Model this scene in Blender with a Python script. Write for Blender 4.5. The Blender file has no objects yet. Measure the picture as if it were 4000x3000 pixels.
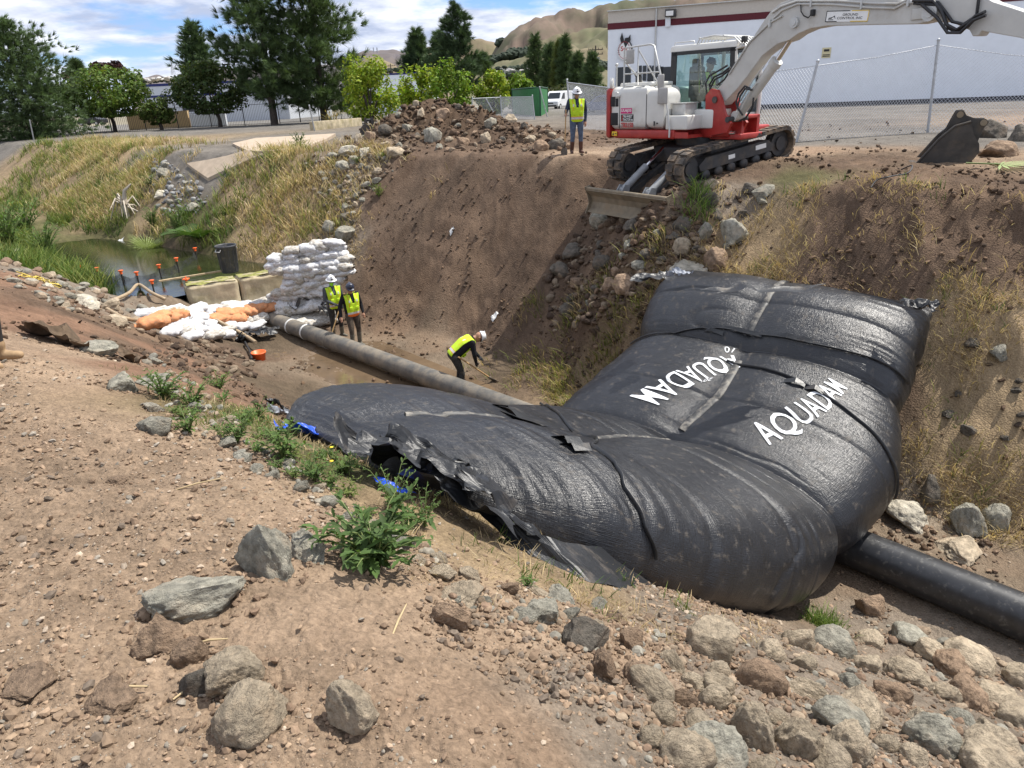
import bpy, bmesh, math, random
import numpy as np
from mathutils import Vector, Matrix, Euler, Quaternion
random.seed(11); rng = np.random.default_rng(5)
SC = bpy.context.scene; COL = SC.collection
rad = math.radians
# ---------------------------------------------------------------- camera
EYE, PITCH, ROLL, FPX = 1.65, rad(22), rad(2.5), 2780.0
cp, sp, cr, sr = math.cos(PITCH), math.sin(PITCH), math.cos(ROLL), math.sin(ROLL)
VF = np.array((0, cp, -sp)); R0 = np.array((1., 0, 0)); U0 = np.array((0, sp, cp))
VR = cr*R0 - sr*U0; VU = sr*R0 + cr*U0
def ray(u, v): return VF + (u-2000)/FPX*VR + (1500-v)/FPX*VU
def atz(u, v, z):
    d = ray(u, v); t = (z-EYE)/d[2]; return np.array((d[0]*t, d[1]*t, z))
def aty(u, v, y):
    d = ray(u, v); t = y/d[1]; return np.array((d[0]*t, y, EYE+d[2]*t))
def atd(u, v, t):
    d = ray(u, v); return np.array((d[0]*t, d[1]*t, EYE+d[2]*t))
cam = bpy.data.cameras.new('camera'); cam.sensor_width = 36; cam.lens = 36*FPX/4000; cam.clip_start = .05; cam.clip_end = 30000
co = bpy.data.objects.new('camera', cam); COL.objects.link(co)
M = Matrix(((VR[0], VU[0], -VF[0], 0), (VR[1], VU[1], -VF[1], 0), (VR[2], VU[2], -VF[2], EYE), (0, 0, 0, 1)))
co.matrix_world = M; SC.camera = co
SC.view_settings.view_transform = 'Standard'; SC.view_settings.look = 'None'; SC.view_settings.gamma = 1; SC.view_settings.exposure = 0.42
# ---------------------------------------------------------------- light
SUN_AZ, SUN_EL = rad(66), rad(60)      # azimuth clockwise from +Y
sd = np.array((math.sin(SUN_AZ)*math.cos(SUN_EL), math.cos(SUN_AZ)*math.cos(SUN_EL), math.sin(SUN_EL)))
sl = bpy.data.lights.new('sun', 'SUN'); sl.energy = 5.0; sl.angle = rad(.5); sl.color = (1, .95, .87)
so = bpy.data.objects.new('sun', sl); COL.objects.link(so); so.rotation_euler = Vector(-sd).to_track_quat('-Z', 'Y').to_euler()
so.location = (30, 30, 60)
W = bpy.data.worlds.new('World'); SC.world = W; W.use_nodes = True
def wn():
    nt = W.node_tree; nt.nodes.clear(); N = nt.nodes.new; L = nt.links.new
    out = N('ShaderNodeOutputWorld'); bg = N('ShaderNodeBackground'); bg.inputs[1].default_value = .105
    sky = N('ShaderNodeTexSky'); sky.sky_type = 'NISHITA'; sky.sun_disc = False
    sky.sun_elevation = SUN_EL; sky.sun_rotation = SUN_AZ; sky.air_density = 1.0; sky.dust_density = .1; sky.ozone_density = 4.0
    tc = N('ShaderNodeTexCoord'); sep = N('ShaderNodeSeparateXYZ'); L(tc.outputs['Generated'], sep.inputs[0])
    za = N('ShaderNodeMath'); za.operation = 'ADD'; za.inputs[1].default_value = .16; L(sep.outputs[2], za.inputs[0])
    dx = N('ShaderNodeMath'); dx.operation = 'DIVIDE'; L(sep.outputs[0], dx.inputs[0]); L(za.outputs[0], dx.inputs[1])
    dy = N('ShaderNodeMath'); dy.operation = 'DIVIDE'; L(sep.outputs[1], dy.inputs[0]); L(za.outputs[0], dy.inputs[1])
    cmb = N('ShaderNodeCombineXYZ'); L(dx.outputs[0], cmb.inputs[0]); L(dy.outputs[0], cmb.inputs[1]); cmb.inputs[2].default_value = 3.3
    n1 = N('ShaderNodeTexNoise'); n1.inputs['Scale'].default_value = 1.05; n1.inputs['Detail'].default_value = 9; n1.inputs['Roughness'].default_value = .56; L(cmb.outputs[0], n1.inputs[0])
    cover = N('ShaderNodeMapRange'); cover.interpolation_type = 'SMOOTHSTEP'; cover.inputs[1].default_value = .33; cover.inputs[2].default_value = .45; L(n1.outputs[0], cover.inputs[0])
    n2 = N('ShaderNodeTexNoise'); n2.inputs['Scale'].default_value = 2.6; n2.inputs['Detail'].default_value = 10; n2.inputs['Roughness'].default_value = .6; L(cmb.outputs[0], n2.inputs[0])
    cr_ = N('ShaderNodeValToRGB'); e = cr_.color_ramp.elements; e[0].position = .38; e[0].color = (3.9, 4.5, 6.0, 1); e[1].position = .68; e[1].color = (8.6, 8.8, 9.4, 1)
    L(n2.outputs[0], cr_.inputs[0])
    mx = N('ShaderNodeMix'); mx.data_type = 'RGBA'; L(cover.outputs[0], mx.inputs[0]); tn_ = N('ShaderNodeMix'); tn_.data_type = 'RGBA'; tn_.blend_type = 'MULTIPLY'; tn_.inputs[0].default_value = 1; tn_.inputs[7].default_value = (.72, .86, 1.2, 1); L(sky.outputs[0], tn_.inputs[6]); L(tn_.outputs[2], mx.inputs[6]); L(cr_.outputs[0], mx.inputs[7])
    L(mx.outputs[2], bg.inputs[0]); L(bg.outputs[0], out.inputs[0])
wn()
# ---------------------------------------------------------------- noise
def _h(ix, iy, s):
    n = (ix.astype(np.int64)*374761393 + iy.astype(np.int64)*668265263 + s*982451653) & 0x7fffffff
    n = ((n ^ (n >> 13))*1274126177) & 0x7fffffff
    return ((n ^ (n >> 16)) & 0xffff)/65535.0
def vnoise(x, y, s=0):
    x = np.asarray(x, float); y = np.asarray(y, float)
    ix = np.floor(x); iy = np.floor(y); fx = x-ix; fy = y-iy
    fx = fx*fx*fx*(fx*(fx*6-15)+10); fy = fy*fy*fy*(fy*(fy*6-15)+10)
    a, b, c, d = _h(ix, iy, s), _h(ix+1, iy, s), _h(ix, iy+1, s), _h(ix+1, iy+1, s)
    return (a+(b-a)*fx+(c-a)*fy+(a-b-c+d)*fx*fy)*2-1
def fbm(x, y, o=4, s=0, g=.5):
    r = 0; a = 1; t = 0
    for k in range(o):
        r = r+a*vnoise(x*2**k+k*17.3, y*2**k-k*9.1, s+k); t += a; a *= g
    return r/t
def ridge(x, y, o=3, s=0):
    r = 0; a = 1; t = 0
    for k in range(o):
        r = r+a*(1-2*np.abs(vnoise(x*2**k+k*7.7, y*2**k+k*3.1, s+k))); t += a; a *= .5
    return r/t
# ---------------------------------------------------------------- mesh helpers
def tag(o, label=None, cat=None, group=None, kind=None):
    if label: o['label'] = label
    if cat: o['category'] = cat
    if group: o['group'] = group
    if kind: o['kind'] = kind
    return o
def empty(name, loc=(0, 0, 0), rz=0, label=None, cat=None, group=None):
    o = bpy.data.objects.new(name, None); COL.objects.link(o); o.location = loc; o.rotation_euler = (0, 0, rz); o.empty_display_size = .1
    return tag(o, label, cat, group)
def link(name, me, parent=None):
    o = bpy.data.objects.new(name, me); COL.objects.link(o); o.parent = parent; return o
def npmesh(name, V, Fq, mat=None, smooth=False):
    """V (n,3) and F (m,k) arrays -> mesh, fast"""
    V = np.asarray(V, np.float32); Fq = np.asarray(Fq, np.int32); me = bpy.data.meshes.new(name); k = Fq.shape[1]; m = len(Fq)
    me.vertices.add(len(V)); me.vertices.foreach_set('co', V.ravel())
    me.loops.add(m*k); me.loops.foreach_set('vertex_index', Fq.ravel())
    me.polygons.add(m); me.polygons.foreach_set('loop_start', np.arange(0, m*k, k, dtype=np.int32))
    me.polygons.foreach_set('loop_total', np.full(m, k, np.int32))
    me.polygons.foreach_set('use_smooth', np.full(m, smooth, bool))
    me.update(calc_edges=True)
    if mat: me.materials.append(mat)
    return me
def vcol(me, C, name='Col'):
    a = me.color_attributes.new(name, 'FLOAT_COLOR', 'POINT'); C = np.asarray(C, np.float32)
    a.data.foreach_set('color', np.hstack([C, np.ones((len(C), 1), np.float32)]).ravel())
def copy_tree(o, parent=None):
    c = o.copy(); COL.objects.link(c); c.parent = parent
    for ch in list(o.children):
        copy_tree(ch, c)
    return c
class MB:
    def __init__(s): s.v = []; s.f = []; s.m = []; s.sm = []
    def add(s, V, F, mi=0, smooth=False, T=None):
        b = len(s.v)
        for p in V:
            p = Vector(p); s.v.append(tuple(T @ p if T is not None else p))
        for f in F: s.f.append(tuple(i+b for i in f)); s.m.append(mi); s.sm.append(smooth)
        return s
    def box(s, c, d, T=None, mi=0, bev=0):
        x, y, z = (q/2 for q in d)
        if bev <= 0:
            V = [(c[0]+a*x, c[1]+b*y, c[2]+e*z) for a in (-1, 1) for b in (-1, 1) for e in (-1, 1)]
            F = [(0, 1, 3, 2), (4, 6, 7, 5), (0, 4, 5, 1), (2, 3, 7, 6), (0, 2, 6, 4), (1, 5, 7, 3)]
            return s.add(V, F, mi, False, T)
        bm = bmesh.new(); bmesh.ops.create_cube(bm, size=1)
        for v in bm.verts: v.co = (c[0]+v.co.x*d[0], c[1]+v.co.y*d[1], c[2]+v.co.z*d[2])
        bmesh.ops.bevel(bm, geom=bm.edges[:], offset=bev, segments=2, affect='EDGES', profile=.6)
        s.bm(bm, mi, True, T); return s
    def bm(s, bm, mi=0, smooth=False, T=None):
        bm.verts.index_update(); s.add([v.co[:] for v in bm.verts], [[v.index for v in f.verts] for f in bm.faces], mi, smooth, T); bm.free(); return s
    def cyl(s, p0, p1, r0, r1=None, n=12, mi=0, caps=True, smooth=True, T=None):
        return s.tube([p0, p1], [r0, r0 if r1 is None else r1], n, mi, caps, smooth, T)
    def tube(s, P, r, n=8, mi=0, caps=True, smooth=True, T=None, closed=False):
        P = [Vector(p) for p in P]; k = len(P); R = r if hasattr(r, '__len__') else [r]*k
        V = []; up = None
        for i in range(k):
            if closed: d = P[(i+1) % k]-P[i-1]
            else: d = P[min(i+1, k-1)]-P[max(i-1, 0)]
            d = d.normalized() if d.length > 1e-9 else Vector((0, 0, 1))
            if up is None:
                up = Vector((0, 0, 1)) if abs(d.z) < .9 else Vector((1, 0, 0))
            a = d.cross(up)
            if a.length < 1e-6: a = d.orthogonal()
            a.normalize(); b = a.cross(d).normalized(); up = b
            for j in range(n):
                w = 2*math.pi*(j+.5)/n; V.append(P[i]+float(R[i])*(math.cos(w)*a+math.sin(w)*b))
        F = []
        for i in range(k if closed else k-1):
            i2 = (i+1) % k
            for j in range(n):
                j2 = (j+1) % n; F.append((i*n+j, i2*n+j, i2*n+j2, i*n+j2))
        s.add(V, F, mi, smooth, T)
        if caps and not closed:
            s.add(V[:n], [tuple(range(n))], mi, False, T); s.add(V[-n:], [tuple(range(n-1, -1, -1))], mi, False, T)
        return s
    def prism(s, pts, a, b, axis=1, mi=0, T=None, smooth=False):
        """2-D outline extruded along an axis from a to b"""
        n = len(pts)
        def mk(p, q):
            if axis == 1: return (p[0], q, p[1])
            if axis == 0: return (q, p[0], p[1])
            return (p[0], p[1], q)
        ar = sum(pts[i][0]*pts[(i+1) % n][1]-pts[(i+1) % n][0]*pts[i][1] for i in range(n))
        if (ar > 0) != (axis == 1): pts = pts[::-1]
        V = [mk(p, a) for p in pts]+[mk(p, b) for p in pts]
        F = [tuple(range(n))[::-1], tuple(range(n, 2*n))]+[(i, (i+1) % n, n+(i+1) % n, n+i) for i in range(n)]
        if axis == 1: pass
        return s.add(V, F, mi, smooth, T)
    def sph(s, c, r, n=12, m=8, mi=0, T=None, smooth=True):
        r = r if hasattr(r, '__len__') else (r, r, r); V = [(c[0], c[1], c[2]+r[2])]
        for i in range(1, m):
            for j in range(n):
                a = math.pi*i/m; b = 2*math.pi*j/n; V.append((c[0]+r[0]*math.sin(a)*math.cos(b), c[1]+r[1]*math.sin(a)*math.sin(b), c[2]+r[2]*math.cos(a)))
        V.append((c[0], c[1], c[2]-r[2])); e = len(V)-1; F = []
        for j in range(n): F.append((0, 1+j, 1+(j+1) % n))
        for i in range(m-2):
            for j in range(n): F.append((1+i*n+j, 1+(i+1)*n+j, 1+(i+1)*n+(j+1) % n, 1+i*n+(j+1) % n))
        for j in range(n): F.append((e, 1+(m-2)*n+(j+1) % n, 1+(m-2)*n+j))
        return s.add(V, F, mi, smooth, T)
    def lathe(s, prof, n=20, mi=0, T=None, smooth=True):
        V = []; F = []
        for r, z in prof:
            for j in range(n): V.append((r*math.cos(2*math.pi*j/n), r*math.sin(2*math.pi*j/n), z))
        for i in range(len(prof)-1):
            for j in range(n): F.append((i*n+j, i*n+(j+1) % n, (i+1)*n+(j+1) % n, (i+1)*n+j))
        return s.add(V, F, mi, smooth, T)
    def quad(s, a, b, c, d, mi=0): return s.add([a, b, c, d], [(0, 1, 2, 3)], mi)
    def mesh(s, name, mats, fix=True):
        me = bpy.data.meshes.new(name); me.from_pydata(s.v, [], s.f)
        for m in (mats if isinstance(mats, (list, tuple)) else [mats]): me.materials.append(m)
        me.polygons.foreach_set('material_index', s.m); me.polygons.foreach_set('use_smooth', s.sm)
        if fix:
            bm = bmesh.new(); bm.from_mesh(me); bmesh.ops.recalc_face_normals(bm, faces=bm.faces[:]); bm.to_mesh(me); bm.free()
        me.update(); return me
    def build(s, name, mats, parent=None, loc=None, fix=True):
        o = link(name, s.mesh(name, mats, fix), parent)
        if loc is not None: o.location = loc
        return o
def autosmooth(o, ang=35):
    me = o.data; me.polygons.foreach_set('use_smooth', [True]*len(me.polygons))
    bm = bmesh.new(); bm.from_mesh(me)
    for e in bm.edges:
        if len(e.link_faces) == 2 and e.calc_face_angle(0) > rad(ang): e.smooth = False
    bm.to_mesh(me); bm.free(); return o
# ---------------------------------------------------------------- materials
def mat(name, col, rough=.6, metal=0, var=.15, scale=8, bump=0, bscale=40, dust=0, dustcol=(.3, .22, .15), dscale=3, rnd=0, spec=.5, trans=0, alpha=1, bdist=.01, vc=None, coord='Object', detail=6):
    m = bpy.data.materials.new(name); m.use_nodes = True; nt = m.node_tree; N = nt.nodes.new; L = nt.links.new
    b = nt.nodes['Principled BSDF']; b.inputs['Roughness'].default_value = rough; b.inputs['Metallic'].default_value = metal
    b.inputs['Specular IOR Level'].default_value = spec; b.inputs['Transmission Weight'].default_value = trans; b.inputs['Alpha'].default_value = alpha
    tc = N('ShaderNodeTexCoord'); src = None
    if vc:
        va = N('ShaderNodeVertexColor'); va.layer_name = vc; src = va.outputs[0]
    else:
        rgb = N('ShaderNodeRGB'); rgb.outputs[0].default_value = (*col, 1); src = rgb.outputs[0]
    def mixc(kind, fac, a, bb):
        mx = N('ShaderNodeMix'); mx.data_type = 'RGBA'; mx.blend_type = kind
        for inp, val in ((mx.inputs[0], fac), (mx.inputs[6], a), (mx.inputs[7], bb)):
            if hasattr(val, 'node'): L(val, inp)
            elif isinstance(val, (int, float)): inp.default_value = val
            else: inp.default_value = (*val, 1)
        return mx.outputs[2]
    if var:
        n = N('ShaderNodeTexNoise'); n.inputs['Scale'].default_value = scale; n.inputs['Detail'].default_value = detail; n.inputs['Roughness'].default_value = .62; L(tc.outputs[coord], n.inputs[0])
        mr = N('ShaderNodeMapRange'); mr.inputs[1].default_value = .25; mr.inputs[2].default_value = .75; mr.inputs[3].default_value = 1-var*1.6; mr.inputs[4].default_value = 1+var*1.6; L(n.outputs[0], mr.inputs[0])
        src = mixc('MULTIPLY', 1.0, src, mr.outputs[0])
    if rnd:
        oi = N('ShaderNodeObjectInfo'); mr = N('ShaderNodeMapRange'); mr.inputs[3].default_value = 1-rnd; mr.inputs[4].default_value = 1+rnd; L(oi.outputs['Random'], mr.inputs[0])
        src = mixc('MULTIPLY', 1.0, src, mr.outputs[0])
    if dust:
        n = N('ShaderNodeTexNoise'); n.inputs['Scale'].default_value = dscale; n.inputs['Detail'].default_value = 8; n.inputs['Roughness'].default_value = .65; L(tc.outputs[coord], n.inputs[0])
        mr = N('ShaderNodeMapRange'); mr.inputs[1].default_value = .62-.25*dust; mr.inputs[2].default_value = .8-.2*dust; L(n.outputs[0], mr.inputs[0])
        mu = N('ShaderNodeMath'); mu.operation = 'MULTIPLY'; mu.inputs[1].default_value = min(1, .4+dust*.6); L(mr.outputs[0], mu.inputs[0])
        src = mixc('MIX', mu.outputs[0], src, dustcol)
        ra = N('ShaderNodeMapRange'); ra.inputs[3].default_value = rough; ra.inputs[4].default_value = .9; L(mu.outputs[0], ra.inputs[0]); L(ra.outputs[0], b.inputs['Roughness'])
    L(src, b.inputs['Base Color'])
    if bump:
        n = N('ShaderNodeTexNoise'); n.inputs['Scale'].default_value = bscale; n.inputs['Detail'].default_value = 8; n.inputs['Roughness'].default_value = .65; L(tc.outputs[coord], n.inputs[0])
        bp = N('ShaderNodeBump'); bp.inputs['Strength'].default_value = bump; bp.inputs['Distance'].default_value = bdist; L(n.outputs[0], bp.inputs['Height']); L(bp.outputs[0], b.inputs['Normal'])
    return m
# ---------------------------------------------------------------- terrain
# control points: u, v in the photograph with the height of the ground there, and the kind of ground
CP = '''
0 3000 -.30 s;1000 3000 -.32 s;2000 3000 -.45 s;2500 3000 -.75 r;3000 3000 -1.05 r;3500 3000 -1.3 r;4000 3000 -1.5 r
0 2300 -.36 s;600 2300 -.42 s;0 1800 -.42 s;500 1850 -.46 s;60 1415 -.46 s;900 1800 -.62 s;300 1380 -.52 s;1050 2250 -.55 s;1500 2600 -.6 s;1300 2050 -.75 s
1850 2450 -.95 s;2300 2700 -1.05 r;2300 2500 -1.3 s;3000 2650 -1.75 r;3500 2650 -2.4 r;3900 2650 -3.0 r;2700 2420 -2.75 r;3000 2480 -2.9 r;3400 2420 -3.75 r;3800 2560 -3.9 r
2700 2330 -3.3 s;2950 2335 -3.9 m;3350 2300 -4.3 m;2200 2230 -2.25 y;1900 2120 -1.75 y;1600 2000 -1.35 y;1350 1820 -1.15 G;1150 1680 -1.2 G;1000 1620 -1.3 G;900 1560 -1.5 b
0 1080 -1.15 b;0 1200 -.8 b;200 1250 -1.0 b;350 1330 -1.05 b;500 1430 -1.3 b;700 1450 -1.75 b;640 1380 -1.9 b;800 1540 -1.4 b
0 1010 -1.4 r;250 1100 -2.1 r;420 1180 -2.7 r;520 1250 -2.9 r;330 1060 -2.6 G;150 1000 -2.3 G;100 900 -2.7 G;480 1110 -3.12 G
700 1440 -3.6 d;850 1400 -4.0 d;980 1400 -4.25 d;600 1330 -3.4 d;700 1250 -3.9 m;900 1290 -4.2 m;1050 1330 -4.35 w
1000 1490 -4.48 w;1200 1540 -4.48 w;1100 1430 -4.4 m;1400 1500 -4.38 m;1300 1620 -4.46 w;1450 1330 -4.42 m;1700 1340 -4.42 m;1700 1430 -4.4 m;2000 1450 -4.35 w;1600 1600 -4.42 w
1450 1270 -4.3 d;1850 1300 -4.3 d;2080 1430 -4.2 d;1650 600 -.05 d;2000 620 0 d;2255 600 .05 s;2320 660 -.15 d;1500 760 -1.35 d;1480 1000 -2.7 d;1800 900 -1.75 d;2100 850 -1.3 d;1900 1100 -3.1 d;1560 1180 -3.75 d
1350 950 -2.35 r;1300 1050 -3.2 r;1270 1180 -3.9 d;1400 700 -.75 r;1250 600 -.1 r;1300 750 -1.0 y;1150 780 -1.3 y;1000 900 -2.0 y;900 1000 -2.6 y;1100 950 -2.4 y;850 1050 -3.05 G;1180 660 -.35 y;1000 740 -.9 y;900 780 -1.1 y
2350 850 -1.4 d;2200 1000 -2.4 d;2100 1250 -3.6 d;2250 1350 -3.75 d;2450 900 -1.3 d;2650 930 -1.2 r;2500 1080 -2.2 d;2480 1230 -3.0 y;2380 1400 -3.9 y;2300 740 -.55 d
2600 740 -.42 d;2450 640 -.2 d;2900 680 -.25 d;3060 600 .1 s;2850 780 -.65 r;2850 900 -1.0 r;2800 1000 -1.5 y;2900 1060 -1.55 y
3100 700 -.25 G;3300 640 .05 d;3300 850 -.75 d;3500 1000 -1.05 d;3000 1000 -1.25 y;3250 1090 -1.4 d;3700 1200 -1.75 y;3700 1000 -.95 d;3620 1400 -2.5 y;3750 1500 -2.6 y;3800 1700 -3.0 y;3680 1850 -3.55 y;3950 1950 -3.7 y;3600 1950 -4.2 r;3700 2150 -4.4 m;3450 2100 -4.4 m;4000 2300 -4.42 m;3850 2200 -4.42 m
4000 740 -.1 d;4000 640 .1 s;3600 700 -.1 d;3800 1000 0 d;3550 1100 0 d;3850 860 -.6 d;4000 1000 -.85 d;4000 1250 -1.6 y;4000 1600 -2.7 y
3620 530 .2 g;3110 555 .2 g;2700 560 .15 g;4000 540 .2 g
1500 560 .05 d;1900 560 .1 d;1300 560 0 r;2150 570 .1 d
750 680 -.25 g;850 640 -.1 g;1000 570 0 g;700 600 0 g;600 600 -.1 g;1150 540 .05 g;560 660 -.75 y;700 760 -1.4 r;600 850 -2.4 y;620 920 -2.9 G;450 960 -3.0 G;300 940 -3.0 G;400 800 -2.0 y;400 680 -1.0 y;200 760 -1.5 y;0 700 -1.2 y;0 830 -2.2 G;200 880 -2.5 G;150 600 -.15 y;0 590 -.1 g;350 590 -.1 y;750 900 -2.75 G;820 960 -3.0 G
500 1030 -3.35 w;350 1000 -3.35 w;600 1080 -3.35 w;650 980 -3.3 w;750 1020 -3.3 w
300 540 .0 g;700 520 .05 g;1000 500 .1 g;1300 480 .1 g;2205 430 .0 g;3000 448 .1 g;1700 470 .1 g
'''
HID = [(-3, 9.6, 'd'), (-1.2, 8.2, 'd'), (.6, 7.6, 'm'), (-2, 11.2, 'm'), (0, 10.6, 'm'), (2, 9.4, 'm'), (3.5, 8.9, 'm'), (1, 12.3, 'm'), (3.6, 11.2, 'd'), (4.6, 10.2, 'd'), (3.6, 12.4, 'd'), (5.2, 11.2, 'd'), (6.2, 10.6, 'd'), (-7.5, 12.6, 'd'), (-6.2, 11.2, 'd'), (-12, 15.5, 'r'), (-16, 18.5, 'G'), (-23, 22, 'w'), (-30, 25, 'G'), (-2, .5, 's'), (1, .4, 's'), (0, -2, 's'), (-3, 0, 's'), (3, -.5, 'r'), (5, 1, 'r'), (7, 2.2, 'r'), (9, 3, 'm'), (11, 5, 'm'), (12, 9, 'y'), (13, 11.5, 'd'), (16, 15, 's'), (-10, 4, 's'), (-14, 10, 'b'), (-20, 14, 'b'), (-60, 60, 'g'), (0, 70, 'g'), (30, 60, 'g'), (40, 40, 'g'), (60, 90, 'g'), (-90, 100, 'g'), (0, 130, 'g'), (-50, 36, 'y'), (10, 32, 'g'), (20, 22, 's'), (26, 20, 's'), (-5, 34, 'g'), (2, 27, 'd')]
# the channel runs along s, towards the far left; t runs across it, from the camera's bank to the far bank
SD = np.array((-.7, .714)); TD = np.array((.714, .7))
def st(x, y): return -.7*x+.714*y, .714*x+.7*y
def xy(s, t): return s*SD[0]+t*TD[0], s*SD[1]+t*TD[1]
# sections across the near bank: s, then t, z pairs
NB = [(-14, (-3, -1.0), (0, -1.6), (3, -2.9), (6, -4.2), (7.5, -4.45)),
      (-4, (-3, -.5), (-1, -.8), (1, -1.4), (3.5, -2.6), (6, -4.1), (7.5, -4.42)),
      (0, (-3, -.2), (0, -.35), (1.2, -.6), (3.5, -1.7), (5.5, -3.2), (7.2, -4.3)),
      (2, (-3, -.2), (0, -.3), (1.2, -.45), (3.5, -1.72), (5.5, -3.2), (7.2, -4.3)),
      (3.5, (-3, -.2), (0, -.3), (1.2, -.5), (2.8, -1.2), (3.6, -1.75), (5.5, -3.2), (7.1, -4.3)),
      (5, (-3, -.25), (0, -.35), (1.4, -.6), (2.7, -1.15), (4, -2.05), (5.5, -3.3), (7, -4.3)),
      (7.7, (-3, -.3), (0, -.4), (1.1, -.46), (2.2, -.95), (3, -1.5), (4.5, -2.8), (6.5, -4.3)),
      (10, (-3, -.35), (0, -.42), (1.2, -.6), (2.4, -1.15), (3.3, -1.8), (5, -3.2), (6.8, -4.4)),
      (12, (-3, -.4), (0, -.45), (1, -.65), (2.5, -1.35), (3.5, -2.0), (5, -3.1), (6.6, -4.3)),
      (15, (-3, -.4), (0, -.5), (1, -.65), (3, -1.5), (4, -2.3), (5.2, -3.1), (7, -4.3)),
      (18, (-3, -.5), (0, -.6), (1, -.8), (3.2, -1.5), (4.9, -2.8), (6, -3.5), (7.5, -4.25)),
      (20.5, (-3, -.6), (0, -.7), (2, -1.15), (3.5, -1.55), (4.6, -2.2), (5.6, -2.85), (7.0, -3.08), (7.5, -3.5)),
      (22, (-3, -.6), (0, -.8), (2, -1.2), (3.6, -2.0), (4.8, -2.75), (5.8, -3.2), (7, -3.4)),
      (30, (-3, -.8), (0, -1.0), (2, -1.5), (4.2, -2.6), (5.9, -3.15), (7.0, -3.4)),
      (37, (-3, -.8), (0, -1.0), (2, -1.4), (5, -2.3), (7.3, -2.9), (7.6, -2.95)),
      (66, (-3, -.8), (0, -1.0), (2, -1.2), (5, -1.8), (7.0, -2.3), (7.6, -2.5))]
BED = [(-14, -4.45), (5, -4.42), (14, -4.42), (17.5, -4.4), (19, -4.25), (20.2, -3.6), (22, -3.45), (31, -3.38), (36, -2.95), (66, -2.4)]
TOE = [(-14, 11.6), (-3, 11.5), (1.1, 11.3), (2.3, 10.7), (5, 10.3), (7.5, 10.6), (9.4, 11.5), (11, 11.4), (14, 12.0), (17, 11.2), (20, 11.0), (22, 10.4), (26, 9.9), (31, 9.3), (36, 9.0), (66, 8.8)]
TOP = [(-14, 14.8), (1, 14.4), (3.7, 13.9), (5.2, 13.9), (7, 14.5), (8.3, 13.8), (10, 14.5), (11.6, 15.8), (13, 15.8), (16, 15.6), (19.6, 15.5), (22, 14.4), (26, 13.7), (31, 13.3), (40, 13.2), (66, 13)]
TOPZ = [(-14, .1), (1, -.1), (5.2, -.2), (8.3, -.42), (10, -.3), (11.6, -.2), (13, .03), (16, 0), (66, -.02)]
_i = lambda tab, s: np.interp(s, [q[0] for q in tab], [q[1] for q in tab])
S0, S1, T0, T1, DS = -14., 66., -6., 24., .1
_S = np.arange(S0, S1+DS/2, DS); _T = np.arange(T0, T1+DS/2, DS)
def _sections():
    G = np.zeros((len(_S), len(_T)))
    near = [np.interp(_T, [q[0] for q in r[1:]], [q[1] for q in r[1:]]) for r in NB]; ns = [r[0] for r in NB]
    for i, s_ in enumerate(_S):
        k = min(max(np.searchsorted(ns, s_)-1, 0), len(ns)-2); f = min(max((s_-ns[k])/(ns[k+1]-ns[k]), 0), 1)
        nz = near[k]*(1-f)+near[k+1]*f; zb, te, tp, tz = _i(BED, s_), _i(TOE, s_), _i(TOP, s_), _i(TOPZ, s_)
        fz = np.interp(_T, [te, tp, tp+2.5, tp+8], [zb, tz, .06, .15])
        G[i] = np.where(_T < 7.6, np.maximum(nz, zb), fz)
    for k in range(3):
        P = np.pad(G, 1, 'edge'); P = (P[:-2]+P[1:-1]+P[2:])/3; G = (P[:, :-2]+P[:, 1:-1]+P[:, 2:])/3
    return G
_G = _sections()
def zbase(x, y):
    s_, t_ = st(x, y); a = np.clip((s_-S0)/DS, 0, len(_S)-1.001); b = np.clip((t_-T0)/DS, 0, len(_T)-1.001)
    i = a.astype(int); j = b.astype(int); a = a-i; b = b-j
    return _G[i, j]*(1-a)*(1-b)+_G[i+1, j]*a*(1-b)+_G[i, j+1]*(1-a)*b+_G[i+1, j+1]*a*b
def _pick(u, v):
    d = ray(u, v); T = np.geomspace(1.5, 150, 900); z = zbase(d[0]*T, d[1]*T); i = np.argmax(EYE+d[2]*T-z < 0); t = T[i] if i else 60
    return d[0]*t, d[1]*t
pts = []
for q in CP.replace('\n', ';').split(';'):
    w = q.split()
    if len(w) == 4: pts.append((*_pick(float(w[0]), float(w[1])), w[3]))
for x, y, c in HID: pts.append((x, y, c))
PX = np.array([p[:2] for p in pts]); PC = [p[2] for p in pts]
def lp(x, y):
    r = np.maximum(np.hypot(x, y+2.0), .7); return np.arctan2(x, y+2.0), np.log(r)
_a, _b = lp(PX[:, 0], PX[:, 1])
CL = ['s', 'b', 'd', 'g', 'y', 'G', 'm', 'w', 'r']
_cls = np.array([CL.index(c) for c in PC])
def base_eval(x, y):
    """smooth height and class weights at flat arrays x, y"""
    a, b = lp(x, y); Z = zbase(x, y); Wt = np.zeros((len(a), len(CL)))
    wa = a+.012*fbm(x*.9, y*.9, 3, 31); wb = b+.02*fbm(x*.9+50, y*.9, 3, 32)
    for i in range(0, len(a), 20000):
        sl_ = slice(i, i+20000)
        d2 = (wa[sl_, None]-_a[None])**2+(wb[sl_, None]-_b[None])**2
        w = 1/(d2+1e-5)**2.5
        for k in range(len(CL)): Wt[sl_, k] = w[:, _cls == k].sum(1)
    return Z, Wt/Wt.sum(1, keepdims=True)
MOUNDS = []
def mound(u, v, z, y, sx, sy):
    """a heap whose top shows at u, v"""
    p = aty(u, v, y); MOUNDS.append((p[0], p[1], p[2]-z, sx, sy))
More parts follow.
